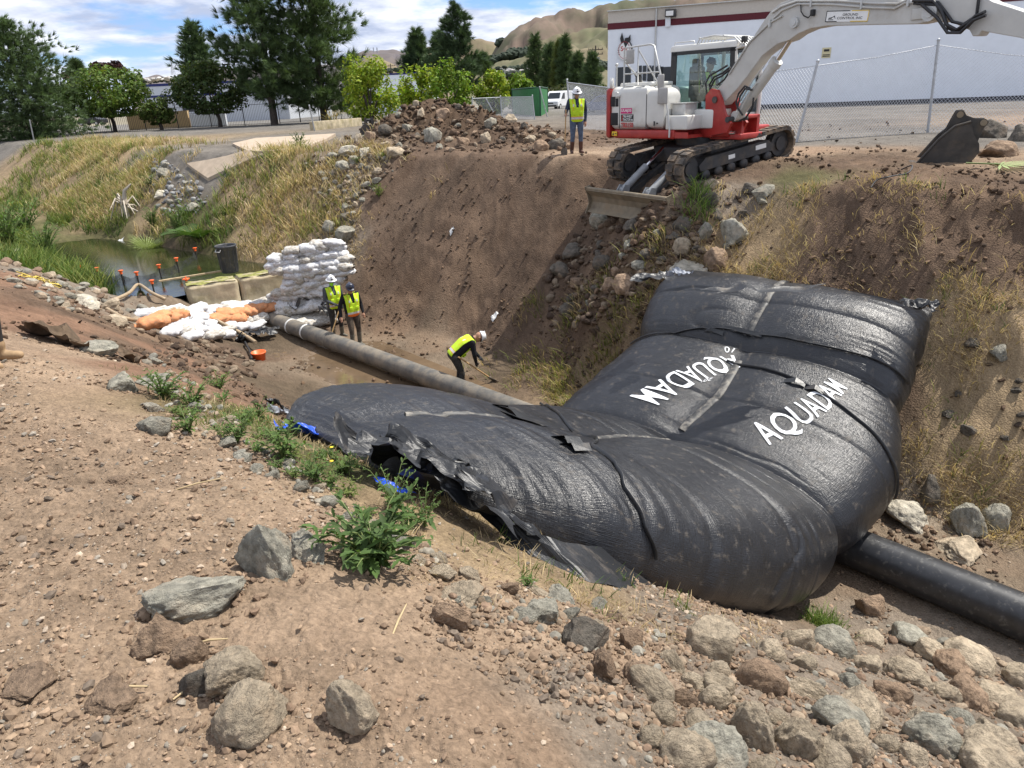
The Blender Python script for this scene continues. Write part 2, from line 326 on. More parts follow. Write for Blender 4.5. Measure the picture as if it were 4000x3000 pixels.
mound(1680, 400, .1, 29.5, 1.6, 1.5); mound(1560, 450, .1, 28.6, 1.1, 1.3); mound(1830, 430, .1, 29, 1.3, 1.4); mound(1980, 490, .1, 27.5, 1.2, 1.1); mound(2090, 500, .1, 26.5, .9, .9); mound(1480, 545, .1, 27.5, 1.2, 1.0); mound(2190, 545, .1, 25, .7, .7)
def Hc(x, y, Z, Wt):
    r = np.hypot(x, y+2)
    far = np.clip((r-75)/50, 0, 1); Z = Z*(1-far)
    m = 0
    for (mx, my, h, sx, sy) in MOUNDS:
        q = ((x-mx)/sx)**2+((y-my)/sy)**2; m = np.maximum(m, h*np.exp(-.5*q*1.3))
    pile = np.clip(m/.6, 0, 1)
    s_, t_ = st(x, y)
    spoil = np.exp(-.5*((s_-9.0+.25*(t_-13))/.75)**2)*np.clip((t_-10.7)/1.2, 0, 1)*np.clip((13.9-t_)/.5, 0, 1)+.7*np.exp(-.5*((s_-7.6)/.8)**2-.5*((t_-12.3)/.8)**2)
    rb = np.clip((6.5-s_)/1.5, 0, 1)*np.clip((t_-10.9)/1, 0, 1)*np.clip((15-t_)/1, 0, 1)*np.clip((s_+4)/2, 0, 1); m = m+rb*(.22*fbm(x*.8, y*.8, 2, 81)+.16*ridge(x*1.5, y*1.5, 2, 83))
    m = m+.75*spoil; pile = np.maximum(pile, np.clip(spoil*1.3, 0, 1)*.8)
    cut = Wt[:, 2]*np.clip((t_-9)/2, 0, 1)
    d = Wt[:, 2]+Wt[:, 8]*.6; s = Wt[:, 0]; b = Wt[:, 1]; mud = Wt[:, 6]+Wt[:, 7]; g = Wt[:, 4]+Wt[:, 5]
    fade = np.clip(1-(r-40)/30, 0, 1)
    z = Z+m+fade*((.05*d+.035*s+.012*b+.012*mud+.06*g)*fbm(x*1.1, y*1.1, 3, 1)
       + (.07*d+.018*s+.004*b+.01*mud+.03*g)*ridge(x*2.7, y*2.7, 3, 5)*np.clip(.35+fbm(x*.8, y*.8, 2, 44)*1.2, 0, 1)
       + (.034*d+.020*s+.004*b+.012*mud+.01*g)*fbm(x*11, y*11, 3, 9)+(.02*d+.012*s+.01*mud)*ridge(x*19, y*19, 2, 49)*np.clip(1.6-r/9, .0, 1)
       + cut*(.06*ridge(s_*.55+.6*fbm(s_*.8, t_, 2, 52), t_*2.3, 2, 53)*np.clip(.4+1.5*fbm(s_*.5, t_*.6, 2, 54), 0, 1)+.045*ridge(s_*2.2, t_*.7, 2, 55))
       + pile*(.16*ridge(x*2.2, y*2.2, 3, 15)+.08*fbm(x*7, y*7, 2, 17)))
    return z, pile
def H(x, y):
    x = np.atleast_1d(np.asarray(x, float)); y = np.atleast_1d(np.asarray(y, float))
    Z, Wt = base_eval(x, y); return Hc(x, y, Z, Wt)[0]
def h1(x, y): return float(H(x, y)[0])
_TS = np.concatenate([np.linspace(1.6, 12, 420), np.linspace(12.03, 40, 560), np.linspace(40.2, 90, 120)])
def hit(u, v, tmin=0):
    """the point of the ground seen at u, v"""
    d = ray(u, v); T = _TS[_TS >= tmin]; c = EYE+d[2]*T-zbase(d[0]*T, d[1]*T)
    k0 = int(np.argmax(c < 2.4)); k1 = int(np.argmax(c < -.7)); k1 = k1+8 if k1 else len(T); T = T[k0:min(k1, len(T))]
    z = H(d[0]*T, d[1]*T); dz = EYE+d[2]*T-z
    i = np.argmax(dz < 0)
    if dz[i] >= 0: return None
    t = T[i] if i == 0 else T[i-1]+(T[i]-T[i-1])*dz[i-1]/(dz[i-1]-dz[i]+1e-9)
    return np.array((d[0]*t, d[1]*t, EYE+d[2]*t)), t
def wts(x, y):
    return base_eval(np.atleast_1d(np.asarray(x, float)), np.atleast_1d(np.asarray(y, float)))[1]
CCOL = np.array([(.265, .192, .132), (.190, .114, .074), (.118, .080, .055), (.155, .140, .122), (.265, .195, .118), (.100, .092, .042), (.170, .130, .092), (.105, .078, .052), (.190, .155, .120)])
def ground():
    na, nr = 880, 860
    A = np.linspace(-1.0, 1.0, na); Rr = np.exp(np.linspace(math.log(1.9), math.log(135), nr))
    # coarse evaluation of the smooth part, then bilinear
    ka, kr = 294, 287
    ca = np.linspace(-1, 1, ka); crr = np.linspace(math.log(1.9), math.log(135), kr)
    GA, GR = np.meshgrid(ca, crr, indexing='ij'); r = np.exp(GR)
    Z, Wt = base_eval((r*np.sin(GA)).ravel(), (r*np.cos(GA)-2).ravel())
    F = np.c_[Z, Wt].reshape(ka, kr, -1)
    fa = np.linspace(0, ka-1, na); fr = np.linspace(0, kr-1, nr)
    ia = np.minimum(fa.astype(int), ka-2); ir = np.minimum(fr.astype(int), kr-2); ta = (fa-ia)[:, None, None]; tr = (fr-ir)[None, :, None]
    Gf = F[ia][:, ir]*(1-ta)*(1-tr)+F[ia+1][:, ir]*ta*(1-tr)+F[ia][:, ir+1]*(1-ta)*tr+F[ia+1][:, ir+1]*ta*tr
    GA, GR = np.meshgrid(A, Rr, indexing='ij'); X = (GR*np.sin(GA)).ravel(); Y = (GR*np.cos(GA)-2).ravel()
    Gf = Gf.reshape(-1, Gf.shape[2]); Wt = Gf[:, 1:]; z, pile = Hc(X, Y, Gf[:, 0], Wt)
    C = (Wt/Wt.sum(1, keepdims=True))@CCOL
    C = C*(1-.75*pile[:, None])+.75*pile[:, None]*np.array((.085, .056, .036))
    n1 = fbm(X*.7, Y*.7, 4, 61)[:, None]; n2 = fbm(X*5, Y*5, 4, 62)[:, None]; n3 = fbm(X*26, Y*26, 3, 63, .8)[:, None]
    C = C*(1+.32*n1+.28*n2+.34*n3)
    # lighter dried patches on the cut slope and the bed
    dry = np.clip(fbm(X*.9+3, Y*.9, 3, 71)*2.2-.1, 0, 1)[:, None]*(Wt[:, 2]+Wt[:, 6]*.7)[:, None]*(1-pile[:, None])
    C = C*(1-.62*dry)+.62*dry*np.array((.215, .145, .095))
    frs = np.clip(fbm(X*1.3+30, Y*1.3, 4, 75)*2.4-.25, 0, 1)[:, None]*Wt[:, [2]]; C = C*(1-.55*frs)+.55*frs*np.array((.082, .052, .034))
    red = np.clip(fbm(X*.5+9, Y*.5, 3, 72)*2-.3, 0, 1)[:, None]*Wt[:, [0]]
    C = C*(1-.45*red)+.45*red*np.array((.25, .155, .10))
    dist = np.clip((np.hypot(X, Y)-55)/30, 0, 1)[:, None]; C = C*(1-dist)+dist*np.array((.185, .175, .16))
    i = np.arange(na*nr).reshape(na, nr)
    Fq = np.stack([i[:-1, :-1], i[1:, :-1], i[1:, 1:], i[:-1, 1:]], -1).reshape(-1, 4)[:, ::-1]
    me = npmesh('ground', np.c_[X, Y, z], Fq, None, True); vcol(me, np.clip(C, .01, 1)); return me
def ground_mat():
    m = mat('soil', (1, 1, 1), .95, 0, .22, 45, 0, vc='Col', spec=.15, detail=10); nt = m.node_tree; N = nt.nodes.new; L = nt.links.new
    tc = N('ShaderNodeTexCoord'); b = nt.nodes['Principled BSDF']
    n1 = N('ShaderNodeTexNoise'); n1.inputs['Scale'].default_value = 14; n1.inputs['Detail'].default_value = 12; n1.inputs['Roughness'].default_value = .7; L(tc.outputs['Object'], n1.inputs[0])
    v = N('ShaderNodeTexVoronoi'); v.inputs['Scale'].default_value = 38; L(tc.outputs['Object'], v.inputs[0])
    ml = N('ShaderNodeMath'); ml.operation = 'MULTIPLY_ADD'; ml.inputs[1].default_value = -.35; L(v.outputs['Distance'], ml.inputs[0]); L(n1.outputs[0], ml.inputs[2])
    bp = N('ShaderNodeBump'); bp.inputs['Strength'].default_value = .9; bp.inputs['Distance'].default_value = .05; L(ml.outputs[0], bp.inputs['Height']); L(bp.outputs[0], b.inputs['Normal'])
    return m
MG = ground_mat()
g = link('ground', ground()); g.data.materials.append(MG); tag(g, kind='structure')
# plain out to the horizon
pl = MB(); n = 48
for k in range(n):
    a0, a1 = 2*math.pi*k/n, 2*math.pi*(k+1)/n
    for r0, r1, z0, z1 in ((118, 600, -.35, -.6), (600, 9000, -.6, -3)):
        pl.quad((r0*math.cos(a0), r0*math.sin(a0), z0), (r0*math.cos(a1), r0*math.sin(a1), z0), (r1*math.cos(a1), r1*math.sin(a1), z1), (r1*math.cos(a0), r1*math.sin(a0), z1))
tag(pl.build('plain', mat('plain_ground', (.2, .175, .12), .95, var=.3, scale=.02)), kind='structure')
# water: the pond above the dam of sandbags and the puddles left in the emptied bed
def water_mat(name, col, rough, bs, bd):
    return mat(name, col, rough, 0, .25, 1.2, .25, bs, spec=.5, bdist=bd)
def sheet(name, poly, z, m):
    q = MB(); q.add([(p[0], p[1], z) for p in poly], [tuple(range(len(poly)))]); return tag(q.build(name, m), kind='structure')
ZW = -3.16
sheet('pond_water', [xy(20.4, 4.2), xy(20.4, 11.6), xy(24, 11), xy(34, 10.6), xy(60, 10.4), xy(60, 4), xy(30, 4.5)], ZW, water_mat('pond_water', (.026, .03, .013), .07, 6, .01))
sheet('puddle_water', [(-9, 16), (-5, 10.2), (-1, 8.8), (1.5, 10.5), (-.5, 15), (-3.5, 18.5), (-7, 19)], -4.405, water_mat('puddle_water', (.13, .09, .055), .1, 12, .004))
# ---------------------------------------------------------------- the inflated dam
def fabric_mat():
    m = mat('black_woven_plastic', (.013, .014, .017), .33, 0, .25, 3, 0, dust=.24, dustcol=(.17, .14, .105), dscale=7, spec=.6, coord='UV'); nt = m.node_tree; N = nt.nodes.new; L = nt.links.new
    b = nt.nodes['Principled BSDF']; tc = N('ShaderNodeTexCoord')
    mp = N('ShaderNodeMapping'); mp.inputs['Scale'].default_value = (1, .09, 1); L(tc.outputs['UV'], mp.inputs[0])
    n1 = N('ShaderNodeTexNoise'); n1.inputs['Scale'].default_value = 16; n1.inputs['Detail'].default_value = 5; n1.inputs['Roughness'].default_value = .6; L(mp.outputs[0], n1.inputs[0])
    bp1 = N('ShaderNodeBump'); bp1.inputs['Strength'].default_value = .16; bp1.inputs['Distance'].default_value = .02; L(n1.outputs[0], bp1.inputs['Height'])
    w1 = N('ShaderNodeTexNoise'); w1.inputs['Scale'].default_value = 30; w1.inputs['Detail'].default_value = 3
    mp2 = N('ShaderNodeMapping'); mp2.inputs['Scale'].default_value = (.35, 3, 1); L(tc.outputs['UV'], mp2.inputs[0]); L(mp2.outputs[0], w1.inputs[0])
    w2 = N('ShaderNodeTexNoise'); w2.inputs['Scale'].default_value = 30; w2.inputs['Detail'].default_value = 3
    mp3 = N('ShaderNodeMapping'); mp3.inputs['Scale'].default_value = (3, .35, 1); L(tc.outputs['UV'], mp3.inputs[0]); L(mp3.outputs[0], w2.inputs[0])
    ad = N('ShaderNodeMath'); ad.operation = 'ADD'; L(w1.outputs[0], ad.inputs[0]); L(w2.outputs[0], ad.inputs[1])
    bp2 = N('ShaderNodeBump'); bp2.inputs['Strength'].default_value = .75; bp2.inputs['Distance'].default_value = .008; L(ad.outputs[0], bp2.inputs['Height']); L(bp1.outputs[0], bp2.inputs['Normal'])
    L(bp2.outputs[0], b.inputs['Normal']); return m
MFAB = fabric_mat()
MPLAS = mat('black_sheet_plastic', (.012, .013, .015), .42, var=.2, scale=6, dust=.25, dustcol=(.14, .11, .08), spec=.6, bump=.4, bscale=14, bdist=.02)
MGREYP = mat('grey_sheet_plastic', (.26, .28, .32), .6, var=.15, scale=5, spec=.5)
MBLUEP = mat('blue_sheet_plastic', (.015, .08, .55), .4, var=.2, scale=8)
DT = np.array([  # t, centre height, s, half thickness, half width
 (2.95, -1.34, 5.75, .04, .6), (3.25, -1.42, 5.45, .30, 1.25), (3.6, -1.62, 5.25, .52, 1.75), (4.2, -1.96, 5.02, .70, 2.1), (5.4, -2.75, 4.85, .86, 2.3), (6.5, -3.28, 4.85, .98, 2.5), (7.4, -3.58, 4.85, .90, 2.5),
 (7.95, -3.62, 4.85, .84, 2.42), (8.5, -3.55, 4.85, .92, 2.5), (9.3, -3.33, 4.8, 1.0, 2.5), (9.95, -3.0, 4.85, .88, 2.35), (10.35, -2.73, 4.92, .83, 2.25), (10.75, -2.45, 5.0, .86, 2.28), (11.25, -2.08, 5.08, .80, 2.3), (11.65, -1.82, 5.12, .5, 2.27), (11.95, -1.65, 5.12, .1, 2.2)])
def cubic(tab, n):
    k = len(tab); x = np.linspace(0, k-1, n); i = np.minimum(x.astype(int), k-2); f = (x-i)[:, None]
    P = np.vstack([2*tab[0]-tab[1], tab, 2*tab[-1]-tab[-2]]); a, b, c, d = P[i], P[i+1], P[i+2], P[i+3]
    return .5*(2*b+(c-a)*f+(2*a-5*b+4*c-d)*f*f+(3*b-a-3*c+d)*f**3)
NA, NC = 520, 300
_c = cubic(DT, NA)
def dam_grid():
    t, zc, s0, h, w = _c.T; h = np.maximum(h, .03)
    dt = np.gradient(t); dz = np.gradient(zc); ln = np.hypot(dt, dz); nt_, nz_ = -dz/ln, dt/ln
    k = 12
    nt_ = np.convolve(np.pad(nt_, k, 'edge'), np.ones(2*k+1)/(2*k+1), 'valid'); nz_ = np.convolve(np.pad(nz_, k, 'edge'), np.ones(2*k+1)/(2*k+1), 'valid')
    th = np.linspace(-math.pi/2, 1.5*math.pi, NC, endpoint=False)
    c, s_ = np.cos(th), np.sin(th)
    px = np.sign(c)*np.abs(c)**.70; py = np.sign(s_)*np.abs(s_)**.76
    py = np.where(py < 0, py*.9, py)
    arc = np.cumsum(ln)
    A, PXX = np.meshgrid(arc, px, indexing='ij'); PYY = np.meshgrid(arc, py, indexing='ij')[1]; TH = np.meshgrid(arc, th, indexing='ij')[1]
    crease = np.zeros(NA)
    for tc_, wd, am in ((7.95, .09, .11), (10.35, .09, .12), (6.35, .05, .035), (9.05, .04, .03), (11.1, .05, .04), (5.0, .05, .03)):
        crease += am*np.exp(-np.abs(t-tc_)/wd)
    hh = h*(1-crease); ww = w*(1-crease*.35)
    top = np.maximum(0, PYY)
    S = s0[:, None]+ww[:, None]*PXX; Nn = hh[:, None]*PYY
    # two chambers: a shallow valley along the seam on the crown
    Nn -= top*h[:, None]*(.10*np.exp(-(PXX/.16)**2)+.03*np.exp(-(PXX/.02)**2))
    # fabric pulled into girth-wise folds, strong by the collapsed end and the creases
    amp = .002+.050*np.clip(1-(t-2.8)/3.9, 0, 1)**1.1+.030*np.minimum(crease*4, 1)*.6+.05*np.clip((t-11.3)/1.2, 0, 1)
    q = TH*1.3
    wr = ridge(A*5.2+.5*np.sin(q), q*.55, 3, 21)*.6+ridge(A*11+.4*np.sin(q*2), q*.9, 2, 25)*.4
    wr2 = fbm(A*1.1, q*1.1, 3, 28)
    D = amp[:, None]*wr*(.35+.9*np.clip(fbm(A*.8, q*.7, 2, 29)+.5, 0, 1))+.035*wr2-.022*np.exp(-(np.abs(vnoise(A*1.9+.5*wr2, q*.35, 37))/.05)**2)*np.clip(fbm(A*.9, q*.8, 2, 38)*3, 0, 1)
    # gathers running out from the creases down the near flank
    gat = np.exp(-((np.abs(PXX)-.96)/.25)**2)*.022*ridge(A*7+.8*fbm(A*2, TH, 2, 34), TH*.8, 2, 33)*np.clip(fbm(A*1.3, TH*.6, 2, 35)*2+.2, 0, 1); D = D+gat*np.minimum(h/.5, 1)[:, None]
    ox = PXX/np.maximum(w, .3)[:, None]; oy = PYY/np.maximum(h, .2)[:, None]; ol = np.sqrt(ox*ox+oy*oy)+1e-6
    S = S+D*ox/ol; Nn = Nn+D*oy/ol
    T = t[:, None]+Nn*nt_[:, None]; Z = zc[:, None]+Nn*nz_[:, None]
    X, Y = xy(S, T)
    return np.stack([X, Y, Z], -1), A, TH, np.tile(w[:, None], (1, NC))
DG, DA, DTH, DW = dam_grid()
gz = H(DG[..., 0].ravel(), DG[..., 1].ravel()).reshape(NA, NC)
lo = DG[..., 2] < gz-.05; DG[..., 2] = np.where(lo, np.minimum(DG[..., 2], gz-.05)*.0+np.maximum(DG[..., 2], gz-.12), DG[..., 2])
i_ = np.arange(NA*NC).reshape(NA, NC); i2 = np.roll(i_, -1, 1)
DQ = np.stack([i_[:-1], i2[:-1], i2[1:], i_[1:]], -1).reshape(-1, 4)
_k = NC//2; _cap = np.array([(e*NC+(j) % NC, e*NC+(j+1) % NC, e*NC+(NC-2-j) % NC, e*NC+(NC-1-j) % NC) for e in (0, NA-1) for j in range(_k-1)]); DQ = np.vstack([DQ, _cap])
dam = empty('inflated_dam', (*xy(4.8, 8.0), -4.4), 0, 'huge black water-filled fabric dam with white painted lettering lying across the creek', 'inflatable dam')
DO = Vector(dam.location)
dme = npmesh('bladder', DG.reshape(-1, 3)-np.array(DO), DQ[:, ::-1], MFAB, True)
uv = dme.uv_layers.new(name='UVMap'); fl = DQ[:, ::-1].ravel()
ss = np.cumsum(np.linalg.norm(np.diff(DG[200], axis=0, prepend=DG[200][-1:]), axis=1)); uvs = np.stack([DA, np.tile(ss[None], (NA, 1))], -1).reshape(-1, 2)
uv.data.foreach_set('uv', uvs[fl].astype(np.float32).ravel())
link('bladder', dme, dam)
# normals of the grid, for things laid on the skin
_du = np.gradient(DG, axis=0); _dv = (np.roll(DG, -1, 1)-np.roll(DG, 1, 1)); DN = np.cross(_dv, _du); DN /= np.linalg.norm(DN, axis=-1, keepdims=True)+1e-9
if DN[NA//2, NC//2, 2] < 0: DN = -DN
def _proj(P):
    q = P-np.array((0, 0, EYE)); d = q@VF; return np.stack([2000+FPX*(q@VR)/d, 1500-FPX*(q@VU)/d, d], -1)
_DP = _proj(DG); _vis = np.einsum('ijk,ijk->ij', DN, DG-np.array((0, 0, EYE))) < 0
def dpick(u, v):
    e = np.hypot(_DP[..., 0]-u, _DP[..., 1]-v)+np.where(_vis, 0, 1e5)+_DP[..., 2]*6
    k = np.argmin(e); return np.array(divmod(k, NC), float)
def dpos(a, b, off=.0):
    a = min(max(a, 0), NA-1.001); b = b % NC; i, j = int(a), int(b); f, g2 = a-i, b-j; j2 = (j+1) % NC
    w_ = ((1-f)*(1-g2), f*(1-g2), (1-f)*g2, f*g2); idx = ((i, j), (i+1, j), (i, j2), (i+1, j2))
    p = sum(w*DG[k] for w, k in zip(w_, idx)); n = sum(w*DN[k] for w, k in zip(w_, idx)); return Vector(p+off*n/np.linalg.norm(n))
# painted lettering: flat text laid over the skin
MPAINT = mat('white_paint', (.72, .74, .76), .6, var=.12, scale=14)
def text_mesh(body, bold=.0, space=1.0):
    cu = bpy.data.curves.new('t', 'FONT'); cu.body = body; cu.size = 1; cu.offset = bold; cu.space_character = space; cu.fill_mode = 'FRONT'; cu.resolution_u = 3
    o = bpy.data.objects.new('t', cu); COL.objects.link(o); bpy.context.view_layer.update()
    me = bpy.data.meshes.new_from_object(o.evaluated_get(bpy.context.evaluated_depsgraph_get())); bpy.data.objects.remove(o); bpy.data.curves.remove(cu)
    return me
def text_on_dam(name, body, quad, bold=.008):
    """quad: pixels of the lower-left, lower-right, upper-right, upper-left corners of the writing"""
    me = text_mesh(body, bold); bm = bmesh.new(); bm.from_mesh(me)
    bmesh.ops.triangulate(bm, faces=bm.faces[:])
    for _ in range(3): bmesh.ops.subdivide_edges(bm, edges=[e for e in bm.edges if e.calc_length() > .07], cuts=1); bmesh.ops.triangulate(bm, faces=bm.faces[:])
    X = [v.co.x for v in bm.verts]; Y = [v.co.y for v in bm.verts]; x0, x1, y0, y1 = min(X), max(X), min(Y), max(Y)
    c = [dpick(*q) for q in quad]
    for q in c:
        if q[1] < NC*.15: q[1] += NC
    for v in bm.verts:
        f = (v.co.x-x0)/(x1-x0); g_ = (v.co.y-y0)/(y1-y0)
        p = (c[0]*(1-f)+c[1]*f)*(1-g_)+(c[3]*(1-f)+c[2]*f)*g_; v.co = dpos(p[0], p[1], .012)-DO
    bm.to_mesh(me); bm.free(); me.materials.clear(); me.materials.append(MPAINT); me.name = name
    for p in me.polygons: p.use_smooth = True
    return link(name, me, dam)
text_on_dam('painted_lettering', 'AQUADAM', [(3018, 1752), (3325, 1530), (3240, 1478), (2915, 1665)])
text_on_dam('painted_lettering', 'AQUADAM', [(2860, 1382), (2440, 1545), (2580, 1590), (2900, 1420)])
text_on_dam('chalk_mark', '10', [(2868, 1358), (2832, 1356), (2836, 1382), (2866, 1384)], .0)
text_on_dam('chalk_mark', "20'", [(2795, 1484), (2745, 1478), (2740, 1498), (2790, 1502)], .0)
# straps, seams and pull tabs on the skin
MSTRAP = mat('dusty_strap', (.045, .045, .045), .55, var=.3, scale=20, dust=.6, dustcol=(.34, .31, .26), dscale=9)
def strap(name, pix, width, m, off=.03, n=60, par=None):
    c = np.array([dpick(*q) for q in pix]) if par is None else np.array(par, float); x = np.linspace(0, len(c)-1, n); pa = np.interp(x, range(len(c)), c[:, 0]); pb = np.interp(x, range(len(c)), c[:, 1])
    P = [dpos(a, b, off) for a, b in zip(pa, pb)]; V = []
    for k, p in enumerate(P):
        d = (P[min(k+1, n-1)]-P[max(k-1, 0)]).normalized(); nn = (dpos(pa[k], pb[k], .1)-dpos(pa[k], pb[k], 0)).normalized(); sd_ = d.cross(nn).normalized()
        for q, o_ in ((-.5, -.02), (-.35, .006), (0, .012), (.35, .006), (.5, -.02)): V.append(p+sd_*width*q+nn*o_-DO)
    F = [(k*5+j, k*5+j+1, k*5+j+6, k*5+j+5) for k in range(n-1) for j in range(4)]
    return MB().add(V, F, 0, True).build(name, m, dam)
_ia = lambda t: float(np.argmin(np.abs(_c[:, 0]-t)))
for t0_, t1_, w_ in ((3.5, 7.75, .09), (8.2, 10.1, .14), (10.55, 11.8, .12)): strap('seam_strap', None, w_, MSTRAP, .02, 90, [(_ia(t0_), NC/2), (_ia((t0_+t1_)/2), NC/2+.5), (_ia(t1_), NC/2)])
strap('girth_seam', [(2110, 1580), (2180, 1620), (2300, 1740), (2440, 1900), (2520, 2060), (2560, 2190)], .03, MPLAS)
strap('girth_seam', [(2450, 1330), (2650, 1300), (2900, 1300), (3150, 1340), (3400, 1400), (3540, 1500)], .025, MPLAS)
strap('girth_seam', [(2850, 1420), (3100, 1480), (3350, 1640), (3480, 1800), (3500, 1950)], .03, MPLAS)
for (u, v) in ((1915, 1580), (1950, 1600), (2150, 1705), (2185, 1730), (2750, 1295), (2830, 1288), (3030, 1320), (3095, 1330), (3060, 1495), (3140, 1520)):
    a, b = dpick(u, v); P = [dpos(a, b, .005), dpos(a+5, b, .005), dpos(a+6, b+3, .07), dpos(a+1, b+3, .06), dpos(a+5, b+6, .03), dpos(a, b+6, .03)]
    MB().add([p-DO for p in P], [(0, 1, 2, 3), (3, 2, 4, 5)], 0, False).build('pull_tab', MPLAS, dam)
def crumple(name, c, sx, sy, rz, amp, m, tilt=(0, 0), seed=0, n=38, drape=True, parent=None):
    """a crumpled sheet: faceted folds"""
    U, V_ = np.meshgrid(np.linspace(-1, 1, n), np.linspace(-1, 1, n), indexing='ij'); x = U*sx*(1+.25*vnoise(V_*1.6, U*0+seed, seed)); y = V_*sy*(1+.25*vnoise(U*1.6, V_*0+seed, seed+1))
    k = 1.5/max(sx, sy)
    z = amp*(1.1*ridge(x*.95*k+seed, y*.8*k, 1, seed)+.45*ridge(x*2.1*k, y*1.7*k+seed, 1, seed+4))
    x = x+amp*.5*vnoise(x*3*k, y*3*k, seed+7); y = y+amp*.5*vnoise(x*3*k, y*3*k, seed+8)
    ca, sa = math.cos(rz), math.sin(rz); X = c[0]+x*ca-y*sa; Y = c[1]+x*sa+y*ca
    Z = (H(X.ravel(), Y.ravel()).reshape(n, n) if drape else c[2])+(c[2]-(h1(c[0], c[1]) if drape else c[2]))*(1-.6*(U**2+V_**2)/2*(1 if drape else 0))+z+amp*.5+tilt[0]*x+tilt[1]*y
    i = np.arange(n*n).reshape(n, n); q = np.stack([i[:-1, :-1], i[1:, :-1], i[1:, 1:], i[:-1, 1:]], -1).reshape(-1, 4)
    off = np.array(parent.location) if parent else 0
    me = npmesh(name, np.c_[X.ravel(), Y.ravel(), Z.ravel()]-off, q, m, False); return link(name, me, parent)
for k, (u, v, lift, sx, sy, rz, amp, m) in enumerate([(1130, 1622, .10, .30, .16, .5, .10, MPLAS), (1110, 1640, .10, .16, .10, .2, .07, MGREYP), (1290, 1690, .20, .42, .24, .6, .14, MPLAS), (1180, 1700, .08, .24, .10, -.5, .06, MBLUEP), (1325, 1672, .30, .10, .14, .9, .10, MGREYP),
        (1400, 1745, .28, .46, .30, -.35, .17, MPLAS), (1500, 1800, .30, .42, .30, -.5, .18, MPLAS), (1600, 1880, .22, .5, .26, -.6, .16, MPLAS), (1720, 1950, .22, .55, .26, -.6, .14, MPLAS), (1850, 2040, .16, .5, .18, -.6, .10, MPLAS), (1540, 1915, .06, .2, .05, -.7, .03, MBLUEP), (1400, 1680, .30, .4, .25, .3, .12, MPLAS), (1640, 1800, .45, .5, .25, -.8, .12, MPLAS)]):
    p, t_ = hit(u, v+10); crumple('crumpled_skirt', (p[0], p[1], p[2]+lift), sx, sy, rz, amp, m, seed=40+k*3, parent=dam)
# loose hem along the near foot, and torn flaps at the far end
P = []
for (u, v) in ((1900, 2075), (2050, 2150), (2200, 2215), (2350, 2240), (2480, 2235), (2600, 2240), (2720, 2262)):
    p, _ = hit(u, v); P.append(Vector(p))
V = []; q = []
nh = 60
for k in range(nh):
    f = k/(nh-1)*(len(P)-1); i = min(int(f), len(P)-2); p = P[i].lerp(P[i+1], f-i); w_ = .10+.02*vnoise(k*.15, 0, 3)
    for r_ in range(4): V.append(p+Vector((-.1+.09*r_+.012*vnoise(k*.3, r_, 5), .14-.11*r_, .16*(1-r_/3)+.015*float(vnoise(k*.25, r_*1.0, 6))))-DO)
    if k: q += [((k-1)*4+r, k*4+r, k*4+r+1, (k-1)*4+r+1) for r in range(3)]
MB().add(V, q, 0, False).build('loose_hem', MPLAS, dam)
for k, (u, v, z, sx, sy, rz, m) in enumerate([(2560, 1085, -1.15, .45, .2, .3, MPLAS), (2650, 1070, -1.0, .22, .14, .1, MGREYP), (2980, 1135, -.95, .9, .16, -.1, MPLAS), (3590, 1200, -1.3, .3, .18, -.4, MPLAS)]):
    p = atz(u, v, z); crumple('torn_flap', p, sx*.8, sy*.7, rz, .05, m, seed=80+k*5, drape=False, parent=dam)
# ---------------------------------------------------------------- the bypass pipes
MPIPE = mat('muddy_grey_pipe', (.10, .095, .085), .6, var=.25, scale=3, dust=.75, dustcol=(.24, .2, .15), dscale=2.5, bump=.3, bscale=20)
MPIPE2 = mat('black_pipe', (.022, .023, .026), .38, var=.3, scale=9, dust=.25, dustcol=(.2, .19, .17), dscale=14)
MWHITE = mat('white_band', (.62, .62, .6), .5, var=.2, scale=10)
def pipe(name, p0, p1, r, m, label, bands=()):
    p0, p1 = Vector(p0), Vector(p1); t = empty(name, p0, 0, label, 'pipe'); d = p1-p0
    b = MB(); b.tube([Vector(), d*.25, d*.5, d*.75, d], r, 40, caps=False); b.tube([d, d*.75, d*.5, d*.25, Vector()], r*.9, 40, caps=False)
    u = d.normalized(); a = u.orthogonal().normalized(); c = u.cross(a)
    for e in (Vector(), d):
        V = [e+(q*(math.cos(w)*a+math.sin(w)*c)) for q in (r, r*.9) for w in np.linspace(0, 2*math.pi, 40, endpoint=False)]
        b.add(V, [(j, (j+1) % 40, 40+(j+1) % 40, 40+j) for j in range(40)])
    b.build('pipe_wall', m, t)
    for f, w, mm in bands:
        MB().tube([d*f-u*w, d*f-u*w*.9, d*f+u*w*.9, d*f+u*w], [r*1.0, r*1.035, r*1.035, r*1.0], 40, caps=False).build('clamp_band', mm, t)
    return t
pipe('bypass_pipe', (-7.0, 20.25, -4.13), (2.2, 10.75, -4.15), .215, MPIPE, 'long grey mud-caked pipe running from the sandbags to under the black dam', [(.093, .035, MWHITE), (.155, .035, MWHITE), (.245, .02, MPIPE), (.66, .02, MPIPE)])
pipe('bypass_pipe', (2.6, 10.1, -4.13), (7.9, 4.05, -4.15), .27, MPIPE2, 'smooth black plastic pipe coming out from under the dam at the right')
